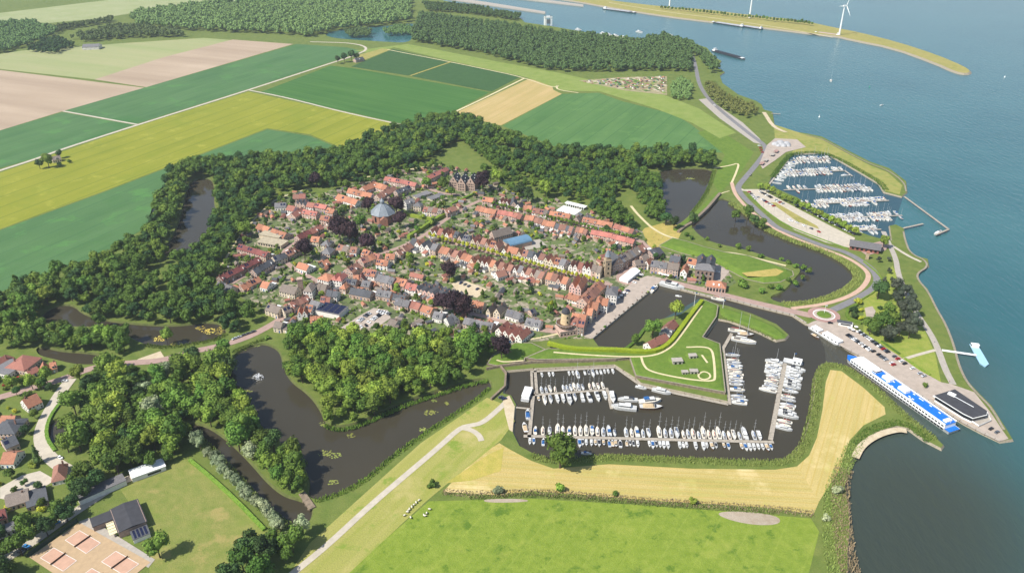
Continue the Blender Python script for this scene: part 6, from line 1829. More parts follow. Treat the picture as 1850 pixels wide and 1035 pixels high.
# ------------------------------------------------------------------ cruise ship
A, B = G(1723, 783, 0), G(1530, 647, 0)
d = B - A
SL, SW = d.length, 11.0
ship = thing("cruise_ship", "long blue and white river cruise ship moored at the quay", "ship", ((A.x + B.x) / 2, (A.y + B.y) / 2, 0), math.atan2(d.y, d.x))
put("hull", hull_mesh(SL, SW, 2.6, "hull", [white_hull, blue_paint], bow=.07, transom=.95, n=24), ship)
MB().box((-SL * .02, 0, 2.5), (SL * .88, SW * .93, 3.0), taper=.995).build("superstructure", white_paint, ship)
MB().box((-SL * .12, 0, 5.52), (SL * .68, SW * .84, .25), bottom=True).build("sun_deck", blue_paint, ship)
MB().box((SL * .31, 0, 5.52), (SL * .17, SW * .86, 1.2), taper=.97).build("forward_lounge", white_paint, ship)
MB().box((SL * .435, 0, 2.6), (SL * .06, SW * .7, 1.0), taper=.8).build("bow_deck", blue_paint, ship)
wm = MB().box((0, 0, 0), (1.9, .14, 1.0), bottom=True).mesh("porthole_window", dark_glass)
for lvl, z in ((0, 1.3), (1, 3.6)):
    n = 32
    for i in range(n):
        for s in (-1, 1):
            yy = SW * .5 * (.94 if lvl == 0 else .935)
            put("porthole_window", wm, ship, (-SL * .44 + SL * .84 * i / (n - 1), s * yy, z))
for t in (-.05, .1):
    MB().box((SL * t, 0, 5.8), (7.5, SW * .42, 2.0), taper=.96).build("deck_canopy", white_paint, ship)
MB().box((SL * .205, 0, 5.8), (3.2, SW * .5, 1.8)).build("wheelhouse", white_paint, ship)
MB().box((SL * .205, 0, 6.5), (3.35, SW * .52, .7)).build("bridge_window", dark_glass, ship)
for s in (-1, 1):
    MB().box((-SL * .12, s * SW * .47, 5.77), (SL * .68, .08, .9)).build("railing", white_paint, ship)
MB().box((-SL * .43, 0, 5.78), (SL * .03, SW * .5, 1.0)).build("stern_deckhouse", white_paint, ship)
MB().tube((-SL * .455, 0, 6), (-SL * .455, 0, 9), .15).build("mast", white_paint, ship)
for i in range(12):
    s = random.choice((-1, 1))
    MB().box((random.uniform(-.38, .14) * SL, s * random.uniform(.15, .4) * SW, 5.76), (1.8, .6, .35)).build("deck_lounger", white_paint, ship)
# ------------------------------------------------------------------ cars
def car_meshes(mat):
    prof = [(-2.1, .25), (-2.15, .75), (-1.9, .95), (-1.0, 1.0), (.95, 1.0), (1.9, .85), (2.15, .6), (2.1, .25)]
    mb = MB()
    n = len(prof)
    for s in (-1, 1):
        pass
    vs = [(x, -.88, z) for x, z in prof] + [(x, .88, z) for x, z in prof]
    mb.add(vs, [(i, (i + 1) % n, n + (i + 1) % n, n + i)[::-1] for i in range(n)] + [tuple(range(n)), tuple(range(2 * n - 1, n - 1, -1))])
    body = mb.mesh("body", mat)
    return body
cab = MB().add([(-1.75, -.8, .98), (.95, -.8, .98), (.35, -.66, 1.48), (-1.35, -.66, 1.48), (-1.75, .8, .98), (.95, .8, .98), (.35, .66, 1.48), (-1.35, .66, 1.48)],
               [(0, 1, 2, 3), (5, 4, 7, 6), (1, 5, 6, 2), (4, 0, 3, 7), (3, 2, 6, 7)])
cab.m[-1] = 0
whl = MB()
for sx in (-1.35, 1.35):
    for sy in (-.86, .86):
        whl.tube((sx, sy - .1, .32), (sx, sy + .1, .32), .32, n=8)
tyre = MB().tube((0, -.1, .32), (0, .1, .32), .32, n=8).mesh("wheel", black_felt)
CARC = [("white", plain("car_white", srgb(232, 232, 230), .3, .03)), ("black", plain("car_black", srgb(28, 28, 32), .3, .05)), ("dark blue", plain("car_blue", srgb(30, 46, 86), .3, .05)), ("silver", plain("car_silver", srgb(176, 180, 184), .35, .05)), ("red", plain("car_red", srgb(170, 30, 28), .3, .05)), ("grey", plain("car_grey", srgb(92, 96, 102), .35, .05)), ("light blue", plain("car_lblue", srgb(60, 130, 190), .3, .05))]
CARM = [(n, car_meshes(m), MB().add(cab.v, [f for f in cab.f]).mesh("cabin", dark_glass), MB().add([(-1.3, -.64, 1.49), (.3, -.64, 1.49), (.3, .64, 1.49), (-1.3, .64, 1.49)], [(0, 1, 2, 3)]).mesh("roof", m)) for n, m in CARC]
def car(x, y, rz, label, idx, group=None, z=LAND + .34):
    n, bm, cm, rm = CARM[idx]
    o = thing("parked_car", label.replace("COL", n), "car", (x, y, z), rz, group)
    put("body", bm, o); put("cabin", cm, o); put("roof", rm, o)
    for sx in (-1.35, 1.35):
        for sy in (-.84, .84):
            put("wheel", tyre, o, (sx, sy, 0))
    return o
def cars(a, b, n, where, along=False, skip=.12, z=LAND + .34, pts=None, cidx=None):
    A, B = G(a[0], a[1], z), G(b[0], b[1], z)
    d = B - A
    rz = math.atan2(d.y, d.x) + (0 if along else math.pi / 2)
    j = 0
    for i in range(n):
        if random.random() < skip: continue
        j += 1
        p = A.lerp(B, (i + .5) / n)
        k = cidx[i % len(cidx)] if cidx else random.choice((0, 0, 0, 1, 1, 1, 1, 2, 3, 3, 5, 5, 5, 1, 0, 4))
        car(p.x + random.uniform(-.25, .25), p.y + random.uniform(-.25, .25), rz + random.choice((0, math.pi)) + random.uniform(-.04, .04), f"COL car, {ordw(j)} from left {where}", k, f"cars {where}", z)
cars((1531, 605), (1573, 634), 13, "in the car park's quayside row", z=LAND + .4)
cars((1576, 634), (1622, 664), 10, "in the car park's lower quayside row", skip=.25, z=LAND + .4)
cars((1550, 598), (1606, 638), 15, "in the car park's lawnside row", skip=.2, z=LAND + .4)
cars((1612, 642), (1672, 682), 9, "in the car park's lower lawnside row", skip=.3, z=LAND + .4)
cars((1372, 346), (1420, 372), 12, "on the marina car park's upper edge", skip=.15); cars((1430, 366), (1545, 424), 34, "under the marina trees", skip=.12); cars((1368, 356), (1400, 374), 8, "in the marina car park's middle row", skip=.2); cars((1352, 346), (1368, 362), 5, "at the marina car park entrance")
cars((1420, 395), (1500, 428), 6, "along the marina car park's lower lane", along=True, skip=.3)
cars((646, 582), (668, 566), 7, "on the left side of the town car park"); cars((664, 584), (690, 566), 8, "in the middle of the town car park"); cars((682, 562), (706, 568), 5, "on the town car park's far side"); cars((650, 592), (664, 588), 3, "below the town car park trees")
cars((822, 508), (866, 524), 6, "in the gravel yard", skip=.25); cars((420, 614), (462, 598), 5, "along the gate road", along=True, skip=0); cars((1208, 500), (1268, 512), 9, "along the north quay houses", skip=.1)
cars((1144, 512), (1160, 496), 6, "beside the tent's hedge", skip=.1); cars((1094, 556), (1078, 568), 4, "below the stepped gables"); cars((1120, 540), (1136, 524), 4, "in front of the white harbour house")
cars((34, 1000), (50, 985), 3, "at the tennis road's lower end", skip=0, cidx=[5, 1, 6]); cars((1371, 262), (1378, 278), 4, "beside the domed restaurant", skip=0); cars((1785, 772), (1806, 784), 2, "on the quay's tip", skip=0, cidx=[1, 5])
for px, py, rz, k, lb in [(117, 689, .2, 0, "white car driving on the village road"), (102, 945, .7, 6, "light blue car under the tennis road trees"), (35, 683, .3, 4, "red car beside the village school"), (10, 696, .3, 4, "second red car at the left edge of the village"), (109, 827, -.6, 0, "white car at the village crossing"), (1500, 584, -.1, 1, "black car leaving the roundabout"),
                         (1356, 317, 1.0, 1, "black car driving on the asphalt road"), (1429, 400, -.5, 0, "white car driving through the marina car park"), (1291, 191, -.8, 0, "yellowish van on the forest road"), (911, 721, .5, 2, "dark blue car at the slipway"), (905, 718, .5, 5, "grey car at the slipway"), (1296, 492, -.2, 0, "white van behind the brick hall"), (780, 338, .3, 2, "dark blue car before the mansion")]:
    c = G(px, py, LAND + .3)
    car(c.x, c.y, rz, lb, k, z=LAND + .3)
# ------------------------------------------------------------------ landmarks
def box_windows(mb, w, d, z, hh, nx, ny, ww, m=1, pr=.06):
    for s in (-1, 1):
        for i in range(nx):
            mb.box(((i + .5) / nx * w - w / 2, s * (d / 2), z), (ww, pr * 2, hh), m)
        for i in range(ny):
            mb.box((s * (w / 2), (i + .5) / ny * d - d / 2, z), (pr * 2, ww, hh), m)
lead = plain("lead_roof", srgb(126, 134, 140), .55, .1, .4)
red_brick = plain("church_brick", srgb(158, 112, 92), .9, .12, .5)
c = G(693, 398, LAND)
ch = thing("church", "octagonal domed church with pale lead roof among purple beeches", "church", (c.x, c.y, LAND), .2)
MB().lathe((0, 0, -.3), [(13, 0), (13, 9.5)], 8, rot=.39).build("wall", red_brick, ch)
ro = MB().lathe((0, 0, 9.4), [(14, 0), (13.4, .6), (11, 3.2), (7.5, 6.6), (3.4, 9.4), (2.2, 10)], 8, rot=.39).build("roof", lead, ch)
for i in range(8):
    a = i * math.pi / 4 + .39
    rb_ = MB()
    pr = [(14, 9.5), (11, 12.7), (7.5, 16.1), (3.4, 18.9)]
    for (r0, z0), (r1, z1) in zip(pr, pr[1:]):
        rb_.tube((r0 * math.cos(a), r0 * math.sin(a), z0), (r1 * math.cos(a), r1 * math.sin(a), z1), .18, n=5)
    rb_.build("ridge_roll", plain("lead_light", srgb(150, 158, 164), .5), ro)
    b = a + math.pi / 8
    MB().box((12.05 * math.cos(b), 12.05 * math.sin(b), 2), (.3, 2.4, 5.5), rz=b).build("window", dark_glass, ch)
la = MB().lathe((0, 0, 19.2), [(2.2, 0), (2.2, 3)], 8).lathe((0, 0, 22.2), [(2.7, 0), (1.6, 1.6), (.3, 3.4), (.1, 6)], 8).build("lantern", lead, ch)
MB().box((0, -14.5, 0), (8, 6, 7)).add([(-4, -17.5, 7), (4, -17.5, 7), (0, -17.5, 10), (-4, -11.5, 7), (4, -11.5, 7), (0, -11.5, 10)], [(0, 1, 2), (0, 2, 5, 3), (1, 4, 5, 2)]).build("porch", red_brick, ch)
# windmill
c = G(1021, 600, LAND)
wm_ = thing("windmill", "round tan windmill tower with gallery and dark cap", "windmill", (c.x, c.y, LAND), .3)
MB().box((0, -1, 0), (14, 12, 5)).box((0, -1, 5), (14.6, 12.6, .5), 0).build("base_building", WALL["k"][1], wm_)
mbw = MB(); box_windows(mbw, 14, 12, 1.6, 1.6, 5, 4, 1.2, 0, .05)
for i in range(len(mbw.v)):
    v = mbw.v[i]; mbw.v[i] = (v[0], v[1] - 1, v[2])
mbw.build("glazing", dark_glass, wm_, kind="stuff")
tan = plain("mill_tan", srgb(206, 180, 140), .85, .1, .5)
MB().lathe((0, 0, 4), [(5, 0), (4.4, 4), (3.6, 12), (3.2, 15)], 16).build("tower", tan, wm_)
MB().lathe((0, 0, 8.2), [(4.6, 0), (8, .3), (8, .7), (4.4, .75)], 20).build("gallery", wood_dark, wm_)
rl = MB()
for i in range(20):
    a = i * math.pi / 10
    rl.tube((7.8 * math.cos(a), 7.8 * math.sin(a), 8.8), (7.8 * math.cos(a), 7.8 * math.sin(a), 10), .08, n=4)
    rl.tube((7.8 * math.cos(a), 7.8 * math.sin(a), 9.9), (7.8 * math.cos(a + .314), 7.8 * math.sin(a + .314), 9.9), .08, n=4)
    rl.tube((7.6 * math.cos(a), 7.6 * math.sin(a), 8.2), (4.8 * math.cos(a), 4.8 * math.sin(a), 5.6), .1, n=4)
rl.build("gallery_rail", white_paint, wm_)
MB().lathe((0, 0, 18.8), [(3.6, 0), (3.4, 1.4), (2.2, 3.4), (.3, 4.6)], 12).build("cap", black_felt, wm_)
for z in (6, 11, 15):
    MB().box((0, -4.3 + (z - 6) * .06, z), (1, .5, 1.5)).build("window", dark_glass, wm_)
# town hall tower
c = G(1096, 498, LAND)
th_ = thing("town_hall_tower", "slim old brick tower with pointed cap at the main street's end", "tower", (c.x, c.y, LAND), .25)
tw = plain("tower_stone", srgb(172, 152, 124), .9, .12, .5)
MB().box((0, 0, -.3), (6, 6, 17), taper=.96).box((0, 0, 16.7), (6.6, 6.6, .6)).box((0, 0, 17.3), (4.4, 4.4, 3.2)).build("shaft", tw, th_)
MB().lathe((0, 0, 20.5), [(3.1, 0), (2.2, 2), (.5, 6), (.1, 8)], 8).build("spire", lead, th_)
for z in (3, 8, 12.5):
    for a in range(4):
        MB().box((3.0 * math.cos(a * 1.5708), 3.0 * math.sin(a * 1.5708), z), (.2, 1.2, 2.0), rz=a * 1.5708).build("window", dark_glass, th_)
c = G(1108, 487, LAND)
house("steep-roofed town hall wing behind the slim tower", (c.x, c.y, LAND), .5, 12, 15, 9, 8, "d", "n", "g", name="town_hall", cat="town hall", extras=False)
c = G(545, 530, LAND)
tu = thing("chapel_turret", "square brown brick turret beside the chapel hall", "tower", (c.x, c.y, LAND), .2)
MB().box((0, 0, -.3), (4.4, 4.4, 15)).build("shaft", WALL["n"][1], tu)
MB().box((0, 0, 14.7), (5, 5, .7)).build("parapet", WALL["k"][1], tu)
# gabled mansion
c = G(838, 340, LAND)
mh_ = thing("mansion", "large gabled brick mansion with three dark slate roofs", "mansion", (c.x, c.y, LAND), -.22)
slate = ROOF["d"][1]
wl_, rf_, gz = MB(), MB(), MB()
for i, (x, y, w, dd) in enumerate([(-10.5, 1, 10, 18), (0, -1, 10, 20), (10.5, 1.5, 10, 18)]):
    h_, r_ = 9 + .02 * i, 8
    wl_.box((x, y, -.3), (w, dd, h_ + .3))
    for s in (-1, 1):
        wl_.add([(x - w / 2, y + s * dd / 2, h_), (x + w / 2, y + s * dd / 2, h_), (x, y + s * dd / 2, h_ + r_)], [(0, 1, 2) if s < 0 else (1, 0, 2)])
    for s in (-1, 1):
        A = [(x + s * (w / 2 + .4), y - dd / 2 - .1, h_ - .5), (x + s * (w / 2 + .4), y + dd / 2 + .1, h_ - .5), (x, y + dd / 2 + .1, h_ + r_ + .1), (x, y - dd / 2 - .1, h_ + r_ + .1)]
        rf_.add(A, [(0, 1, 2, 3) if s > 0 else (3, 2, 1, 0)])
        for k in range(3):
            q = .3 + .2 * k
            gz.box((x + s * (w / 2) * (1 - q), y - dd * .3 + dd * .3 * k, h_ + r_ * q - .2), (1.0, 1.0, .7), 0)
    for z in (1.2, 4.4, 7.2):
        for u in (-3, -1, 1, 3):
            gz.box((x + u, y - dd / 2, z), (1.1, .14, 1.8), 1)
            gz.box((x + 5 * (1 if x >= 0 else -1), y + u * dd / 9, z), (.14, 1.1, 1.8), 1)
    gz.box((x, y - dd / 2, h_ + 2), (1.2, .14, 2), 1)
wl_.build("wall", WALL["k"][1], mh_); rf_.build("roof", slate, mh_); gz.build("glazing", [white_paint, dark_glass], mh_, kind="stuff")
# big brick hall on the north quay
c = G(1272, 500, LAND)
bh = thing("brick_hall", "tall dark brick hall with hipped slate front on the north quay", "hall", (c.x, c.y, LAND), -.28)
H_ = 11
MB().box((0, 5, -.3), (17, 28, H_ + .3)).build("wall", WALL["n"][1], bh)
rr = MB()
for sx in (-4.25, 4.25):
    for s in (-1, 1):
        A = [(sx + s * 4.4, 0, H_), (sx + s * 4.4, 19.2, H_), (sx, 19.2, H_ + 4), (sx, 0, H_ + 4)]
        rr.add(A, [(0, 1, 2, 3) if s > 0 else (3, 2, 1, 0)])
    rr.add([(sx - 4.4, 19.1, H_), (sx + 4.4, 19.1, H_), (sx, 19.1, H_ + 4)], [(1, 0, 2)])
rr.build("roof", slate, bh)
MB().add([(-9, -9.5, H_), (9, -9.5, H_), (9, 2, H_), (-9, 2, H_), (-4, -3.4, H_ + 4.4), (4, -3.4, H_ + 4.4)], [(0, 1, 5, 4), (1, 2, 5), (2, 3, 4, 5), (3, 0, 4)]).build("hipped_roof", ROOF["g"][1], bh)
for z, hh in ((1.6, 2.6), (6.4, 3.0)):
    for u in (-5.6, -1.9, 1.9, 5.6):
        w_ = MB().box((u, -9.02, z), (1.6, .2, hh), 0).build("window", dark_glass, bh)
        MB().box((u, -9.0, z - .25), (2.0, .3, .2)).build("sill", white_paint, w_)
    for v in range(6):
        MB().box((8.52, -6 + v * 4, z), (.2, 1.5, hh)).build("window", dark_glass, bh)
for px in (-4, 4):
    MB().box((px, 8, H_ + 2.5), (1.2, 1, 3)).build("chimney", chim_m, bh)
# arcaded guardhouse
c = G(1293, 522, LAND)
gh = thing("guardhouse", "low arcaded guardhouse with orange hipped roof on the quay", "guardhouse", (c.x, c.y, LAND), -.28)
MB().box((0, 0, -.3), (17, 11, 4.8)).build("wall", WALL["k"][1], gh)
MB().add([(-9, -6, 4.4), (9, -6, 4.4), (9, 6, 4.4), (-9, 6, 4.4), (-3.5, 0, 8.4), (3.5, 0, 8.4)], [(0, 1, 5, 4), (1, 2, 5), (2, 3, 4, 5), (3, 0, 4), (3, 2, 1, 0)]).build("roof", ROOF["o"][1], gh)
for i in range(6):
    MB().box((-6.8 + i * 2.7, -5.52, .3), (1.7, .2, 2.6)).lathe((-6.8 + i * 2.7, -5.55, 2.7), [(.85, 0), (.8, .3), (.4, .75)], 8).build("arch", dark_glass, gh)
for s in (-1, 1):
    MB().box((s * 2.4, -3.2, 5.4), (1.5, 2, 1.4)).build("dormer", white_paint, gh)
# white event tent
P = [G(1119, 507, LAND), G(1134, 512, LAND), G(1156, 494, LAND), G(1141, 490, LAND)]
cx, cy = sum(p.x for p in P) / 4, sum(p.y for p in P) / 4
d = P[2] - P[1]
te = thing("event_tent", "large white event tent on the quay lawn", "tent", (cx, cy, LAND), math.atan2(d.y, d.x))
Lx, Wy = d.length, (P[1] - P[0]).length
MB().box((0, 0, 0), (Lx, Wy, 3)).build("side_wall", white_paint, te)
MB().add([(-Lx / 2 - .2, -Wy / 2 - .2, 2.9), (Lx / 2 + .2, -Wy / 2 - .2, 2.9), (Lx / 2 + .2, Wy / 2 + .2, 2.9), (-Lx / 2 - .2, Wy / 2 + .2, 2.9), (-Lx / 2 - .2, 0, 4.6), (Lx / 2 + .2, 0, 4.6)], [(0, 1, 5, 4), (2, 3, 4, 5), (1, 2, 5), (3, 0, 4)]).build("canopy", plain("tent_white", srgb(242, 242, 240), .6, .02), te)
# white walled court behind the back street
P = [G(1006, 384, LAND), G(1038, 392, LAND), G(1058, 375, LAND), G(1016, 366, LAND)]
d = P[1] - P[0]
cx, cy = sum(p.x for p in P) / 4, sum(p.y for p in P) / 4
wc = thing("white_court", "white walled court with flat white gallery roof behind the back street", "court", (cx, cy, LAND), math.atan2(d.y, d.x))
Lx, Wy = d.length * 1.05, (P[2] - P[1]).length * .8
MB().box((0, -2, .1), (Lx, Wy * .7, .2)).build("floor", white_paint, wc)
MB().box((2, Wy * .42, 3), (Lx * 1.1, 6, .6), bottom=True).build("gallery_roof", white_paint, wc)
MB().box((2, Wy * .42 + 2.6, 0), (Lx * 1.1, .4, 3)).build("rear_wall", concrete, wc)
for i in range(9):
    MB().box((2 + ((i + .5) / 9 - .5) * Lx * 1.05, Wy * .42 - 2.7, 0), (.5, .5, 3)).build("post", white_paint, wc)
# blue vaulted sports hall
c = G(935, 443, LAND)
bhall = thing("vaulted_hall", "hall with blue-grey vaulted roof behind the main street", "hall", (c.x, c.y, LAND), .52)
MB().box((0, 0, -.3), (25, 15, 5)).build("wall", WALL["k"][1], bhall)
vs, fs = [], []
for i in range(9):
    a = math.pi * i / 8
    vs += [(-12.8, -7.8 * math.cos(a), 4.7 + 3.4 * math.sin(a)), (12.8, -7.8 * math.cos(a), 4.7 + 3.4 * math.sin(a))]
fs = [(2 * i, 2 * i + 1, 2 * i + 3, 2 * i + 2) for i in range(8)] + [tuple(range(0, 18, 2)), tuple(range(17, 0, -2))]
MB().add(vs, fs).build("vaulted_roof", plain("blue_sheet", srgb(98, 132, 156), .45, .06, .3), bhall)
c = G(905, 432, LAND)
house("long church hall with taupe roof behind the main street", (c.x, c.y, LAND), .55, 22, 10, 6, 5.5, "t", "k", "p", name="church_hall", cat="hall", extras=False)
# school with flat roofs
c = G(494, 437, LAND)
sc_ = thing("school", "flat-roofed taupe school in two blocks", "school", (c.x, c.y, LAND), -.35)
tp = plain("gravel_roof", srgb(176, 164, 138), .95, .12, .5)
MB().box((-6, 8, -.3), (24, 13, 5)).box((4, -6, -.3), (28, 13, 4)).build("wall", WALL["c"][1], sc_)
MB().box((-6, 8, 4.7), (25, 14, .45), bottom=True).box((4, -6, 3.7), (29, 14, .45), bottom=True).build("roof", tp, sc_)
g_ = MB()
for i in range(9):
    g_.box((-8 + i * 3, -12.53, 1), (2, .1, 1.8))
g_.build("glazing", dark_glass, sc_, kind="stuff")
# solar roofed white building
c = G(600, 566, LAND)
so = thing("solar_building", "white flat building with rows of solar panels", "building", (c.x, c.y, LAND), -.35)
MB().box((0, 0, -.3), (24, 15, 5)).build("wall", WALL["w"][1], so)
MB().box((0, 0, 4.7), (24.4, 15.4, .3)).build("roof", ROOF["g"][1], so)
sm = MB().add([(-2.4, -.9, 0), (2.4, -.9, 0), (2.4, .9, .7), (-2.4, .9, .7)], [(0, 1, 2, 3)]).mesh("solar_panel", solar_m)
for i in range(4):
    for j in range(5):
        put("solar_panel", sm, so, (-8.5 + i * 5.6, -5.6 + j * 2.8, 5.15))
# domed pavilion restaurant
c = G(1410, 262, LAND)
dp = thing("domed_restaurant", "pale restaurant of clustered domes beside the road", "restaurant", (c.x, c.y, LAND))
dm_ = plain("dome_white", srgb(172, 172, 172), .6, .12, .3)
for x, y, r in [(-7, 0, 5.5), (0, 2, 7), (8, 0, 6), (2, -6, 5), (-5, -6, 3.5), (9, -6, 3.5)]:
    MB().lathe((x, y, 0), [(r, 0), (r * .97, r * .22), (r * .8, r * .5), (r * .45, r * .74), (r * .1, r * .82)], 14).build("dome", dm_, dp)
for i, (px, py) in enumerate([(1383, 292), (1376, 298), (1395, 282), (1402, 276)]):
    c = G(px, py, LAND)
    o = thing("terrace_awning", f"red-trimmed terrace awning of the domed restaurant, {ordw(i + 1)} along the road", "awning", (c.x, c.y, LAND), 1.0, "restaurant awnings")
    MB().box((0, 0, 2.4), (9, 5, .25), bottom=True).build("canopy", [concrete, red_pave, concrete, red_pave][i], o)
    for sx in (-1, 1):
        for sy in (-1, 1):
            MB().box((sx * 4.2, sy * 2.2, 0), (.2, .2, 2.4)).build("post", steel, o)
# harbour office
c = G(1561, 450, LAND)
ho = thing("harbour_office", "brick harbour office with big grey pitched roof beside the marina", "office", (c.x, c.y, LAND), -.42)
MB().box((0, 0, -.3), (27, 14, 5)).build("wall", plain("office_brick", srgb(150, 92, 80), .85, .1), ho)
MB().add([(-14.5, -8.5, 4.4), (15, -8.5, 4.4), (15, 8.5, 4.4), (-14.5, 8.5, 4.4), (-14.5, 0, 8.2), (15, 0, 8.2)], [(0, 1, 5, 4), (2, 3, 4, 5), (1, 2, 5), (3, 0, 4), (3, 2, 1, 0)]).build("roof", ROOF["g"][1], ho)
for i in range(6):
    MB().box((-10.5 + i * 4.2, -7.02, 1), (2.2, .15, 2.4)).build("window", dark_glass, ho)
MB().box((13.55, 0, .5), (.15, 11, 3.4)).build("glass_front", dark_glass, ho)
c = G(1566, 468, LAND)
o = thing("lantern_pillar", "square stone pillar in front of the harbour office", "pillar", (c.x, c.y, LAND), -.4)
MB().box((0, 0, 0), (3, 3, 7), taper=.9).build("shaft", tw, o); MB().box((0, 0, 7), (3.2, 3.2, .8)).build("cap", ROOF["o"][1], o)
# ship-shaped restaurant at the quay's end
c = G(1742, 738, LAND)
A, B = G(1690, 718, LAND), G(1790, 765, LAND)
d = B - A
qr = thing("quay_restaurant", "white terrace restaurant with black flat roof at the quay's end", "restaurant", ((A.x + B.x) / 2, (A.y + B.y) / 2, LAND + .2), math.atan2(d.y, d.x))
Lx = d.length
ox, oy, rq = qr.location.x, qr.location.y, qr.rotation_euler.z
def loc_(pts, z):
    out = []
    for p in pts:
        g_ = G(p[0], p[1], z)
        x_, y_ = g_.x - ox, g_.y - oy
        out.append((x_ * math.cos(rq) + y_ * math.sin(rq), -x_ * math.sin(rq) + y_ * math.cos(rq)))
    return ccw(out)
rp = loc_([(1689, 714), (1725, 703), (1783, 742), (1782, 748), (1758, 754), (1741, 746)], LAND + 5.2)
MB().prism(offset(rp, -.5), 0, 4.4).build("wall", white_paint, qr)
MB().prism(offset(rp, .5), 4.35, 4.7).build("eave", white_paint, qr)
MB().prism(offset(rp, .1), 4.7, 5.1).build("roof", black_felt, qr)
MB().prism(offset(rp, -.4), 1.4, 3.4).build("glass_band", dark_glass, qr)
tp_ = loc_([(1685, 716), (1741, 752), (1768, 770), (1790, 760), (1784, 747), (1758, 757), (1741, 749), (1690, 717)], LAND + 1)
MB().prism(tp_, 0, .9).build("terrace_deck", concrete, qr)
for i in range(len(tp_)):
    a_, b_ = Vector(tp_[i]), Vector(tp_[(i + 1) % len(tp_)])
    dd = b_ - a_
    MB().box(((a_.x + b_.x) / 2, (a_.y + b_.y) / 2, .9), (dd.length, .12, 1.0), rz=math.atan2(dd.y, dd.x)).build("terrace_rail", white_paint, qr)
MB().box((-Lx * .28, 4, 5.1), (5, 3, 1.2)).build("roof_plant", white_paint, qr)
MB().tube((-Lx * .22, 3, 5.5), (Lx * .15, 1, 5.5), .3).build("duct", alu, qr)
# kiosk by the roundabout
c = G(1527, 588, LAND)
o = thing("kiosk", "small kiosk with dark roof and terrace beside the roundabout", "kiosk", (c.x, c.y, LAND + .2), -.35)
MB().box((0, 0, 0), (11, 3.6, 2.8)).build("wall", white_paint, o); MB().box((-1, .2, 2.8), (12, 4.4, .3), bottom=True).build("roof", ROOF["d"][1], o)
MB().box((0, -1.82, .9), (8, .12, 1.3)).build("counter_window", dark_glass, o)
# clubhouse, pavilion and long shed by the sports field
c = G(228, 944, LAND)
cl = thing("clubhouse", "dark flat-roofed tennis clubhouse beside the sports field", "clubhouse", (c.x, c.y, LAND), .62)
MB().box((2, 0, -.3), (15, 22, 5)).box((-10, 7, -.3), (13, 8, 4)).build("wall", WALL["n"][1], cl)
MB().add([(-6, -11.4, 4.6), (10, -11.4, 4.6), (10, 11.4, 4.6), (-6, 11.4, 4.6), (2, -11.4, 5.6), (2, 11.4, 5.6)], [(0, 4, 5, 3), (4, 1, 2, 5), (0, 1, 4), (2, 3, 5)]).build("roof", black_felt, cl)
MB().box((-10, 7, 3.7), (13.6, 8.6, .4)).build("side_roof", black_felt, cl)
for i in range(5):
    MB().box((-7.5, 3 - i * 2.6, 2.8), (5, 2.2, .12), bottom=True).build("awning", plain("awning_cream", srgb(232, 220, 180)), cl)
c = G(255, 968, LAND)
o = thing("solar_shed", "low annexe with solar panels beside the round tree", "annexe", (c.x, c.y, LAND), .62)
MB().box((0, 0, -.3), (9, 8, 3)).build("wall", WALL["w"][1], o); MB().box((0, 0, 2.7), (9.4, 8.4, .3)).build("roof", ROOF["d"][1], o)
for i in range(4):
    MB().box((-3 + i * 2, 0, 3.05), (1.2, 7, .15)).build("solar_panel", solar_m, o)
c = G(268, 853, LAND)
o = thing("white_pavilion", "white flat-roofed pavilion at the sports field's corner", "pavilion", (c.x, c.y, LAND), .6)
MB().box((0, 0, -.3), (20, 9, 3.6)).build("wall", WALL["w"][1], o); MB().box((0, 0, 3.3), (20.6, 9.6, .35)).build("roof", white_paint, o)
MB().box((3, -4.55, 1), (8, .12, 1.4)).build("window_band", dark_glass, o)
c = G(185, 888, LAND)
o = thing("long_shed", "long grey flat-roofed building under the village trees", "building", (c.x, c.y, LAND), .72)
MB().box((0, 0, -.3), (27, 8, 4)).build("wall", WALL["w"][1], o); MB().box((0, 0, 3.7), (27.6, 8.6, .35)).build("roof", ROOF["g"][1], o)
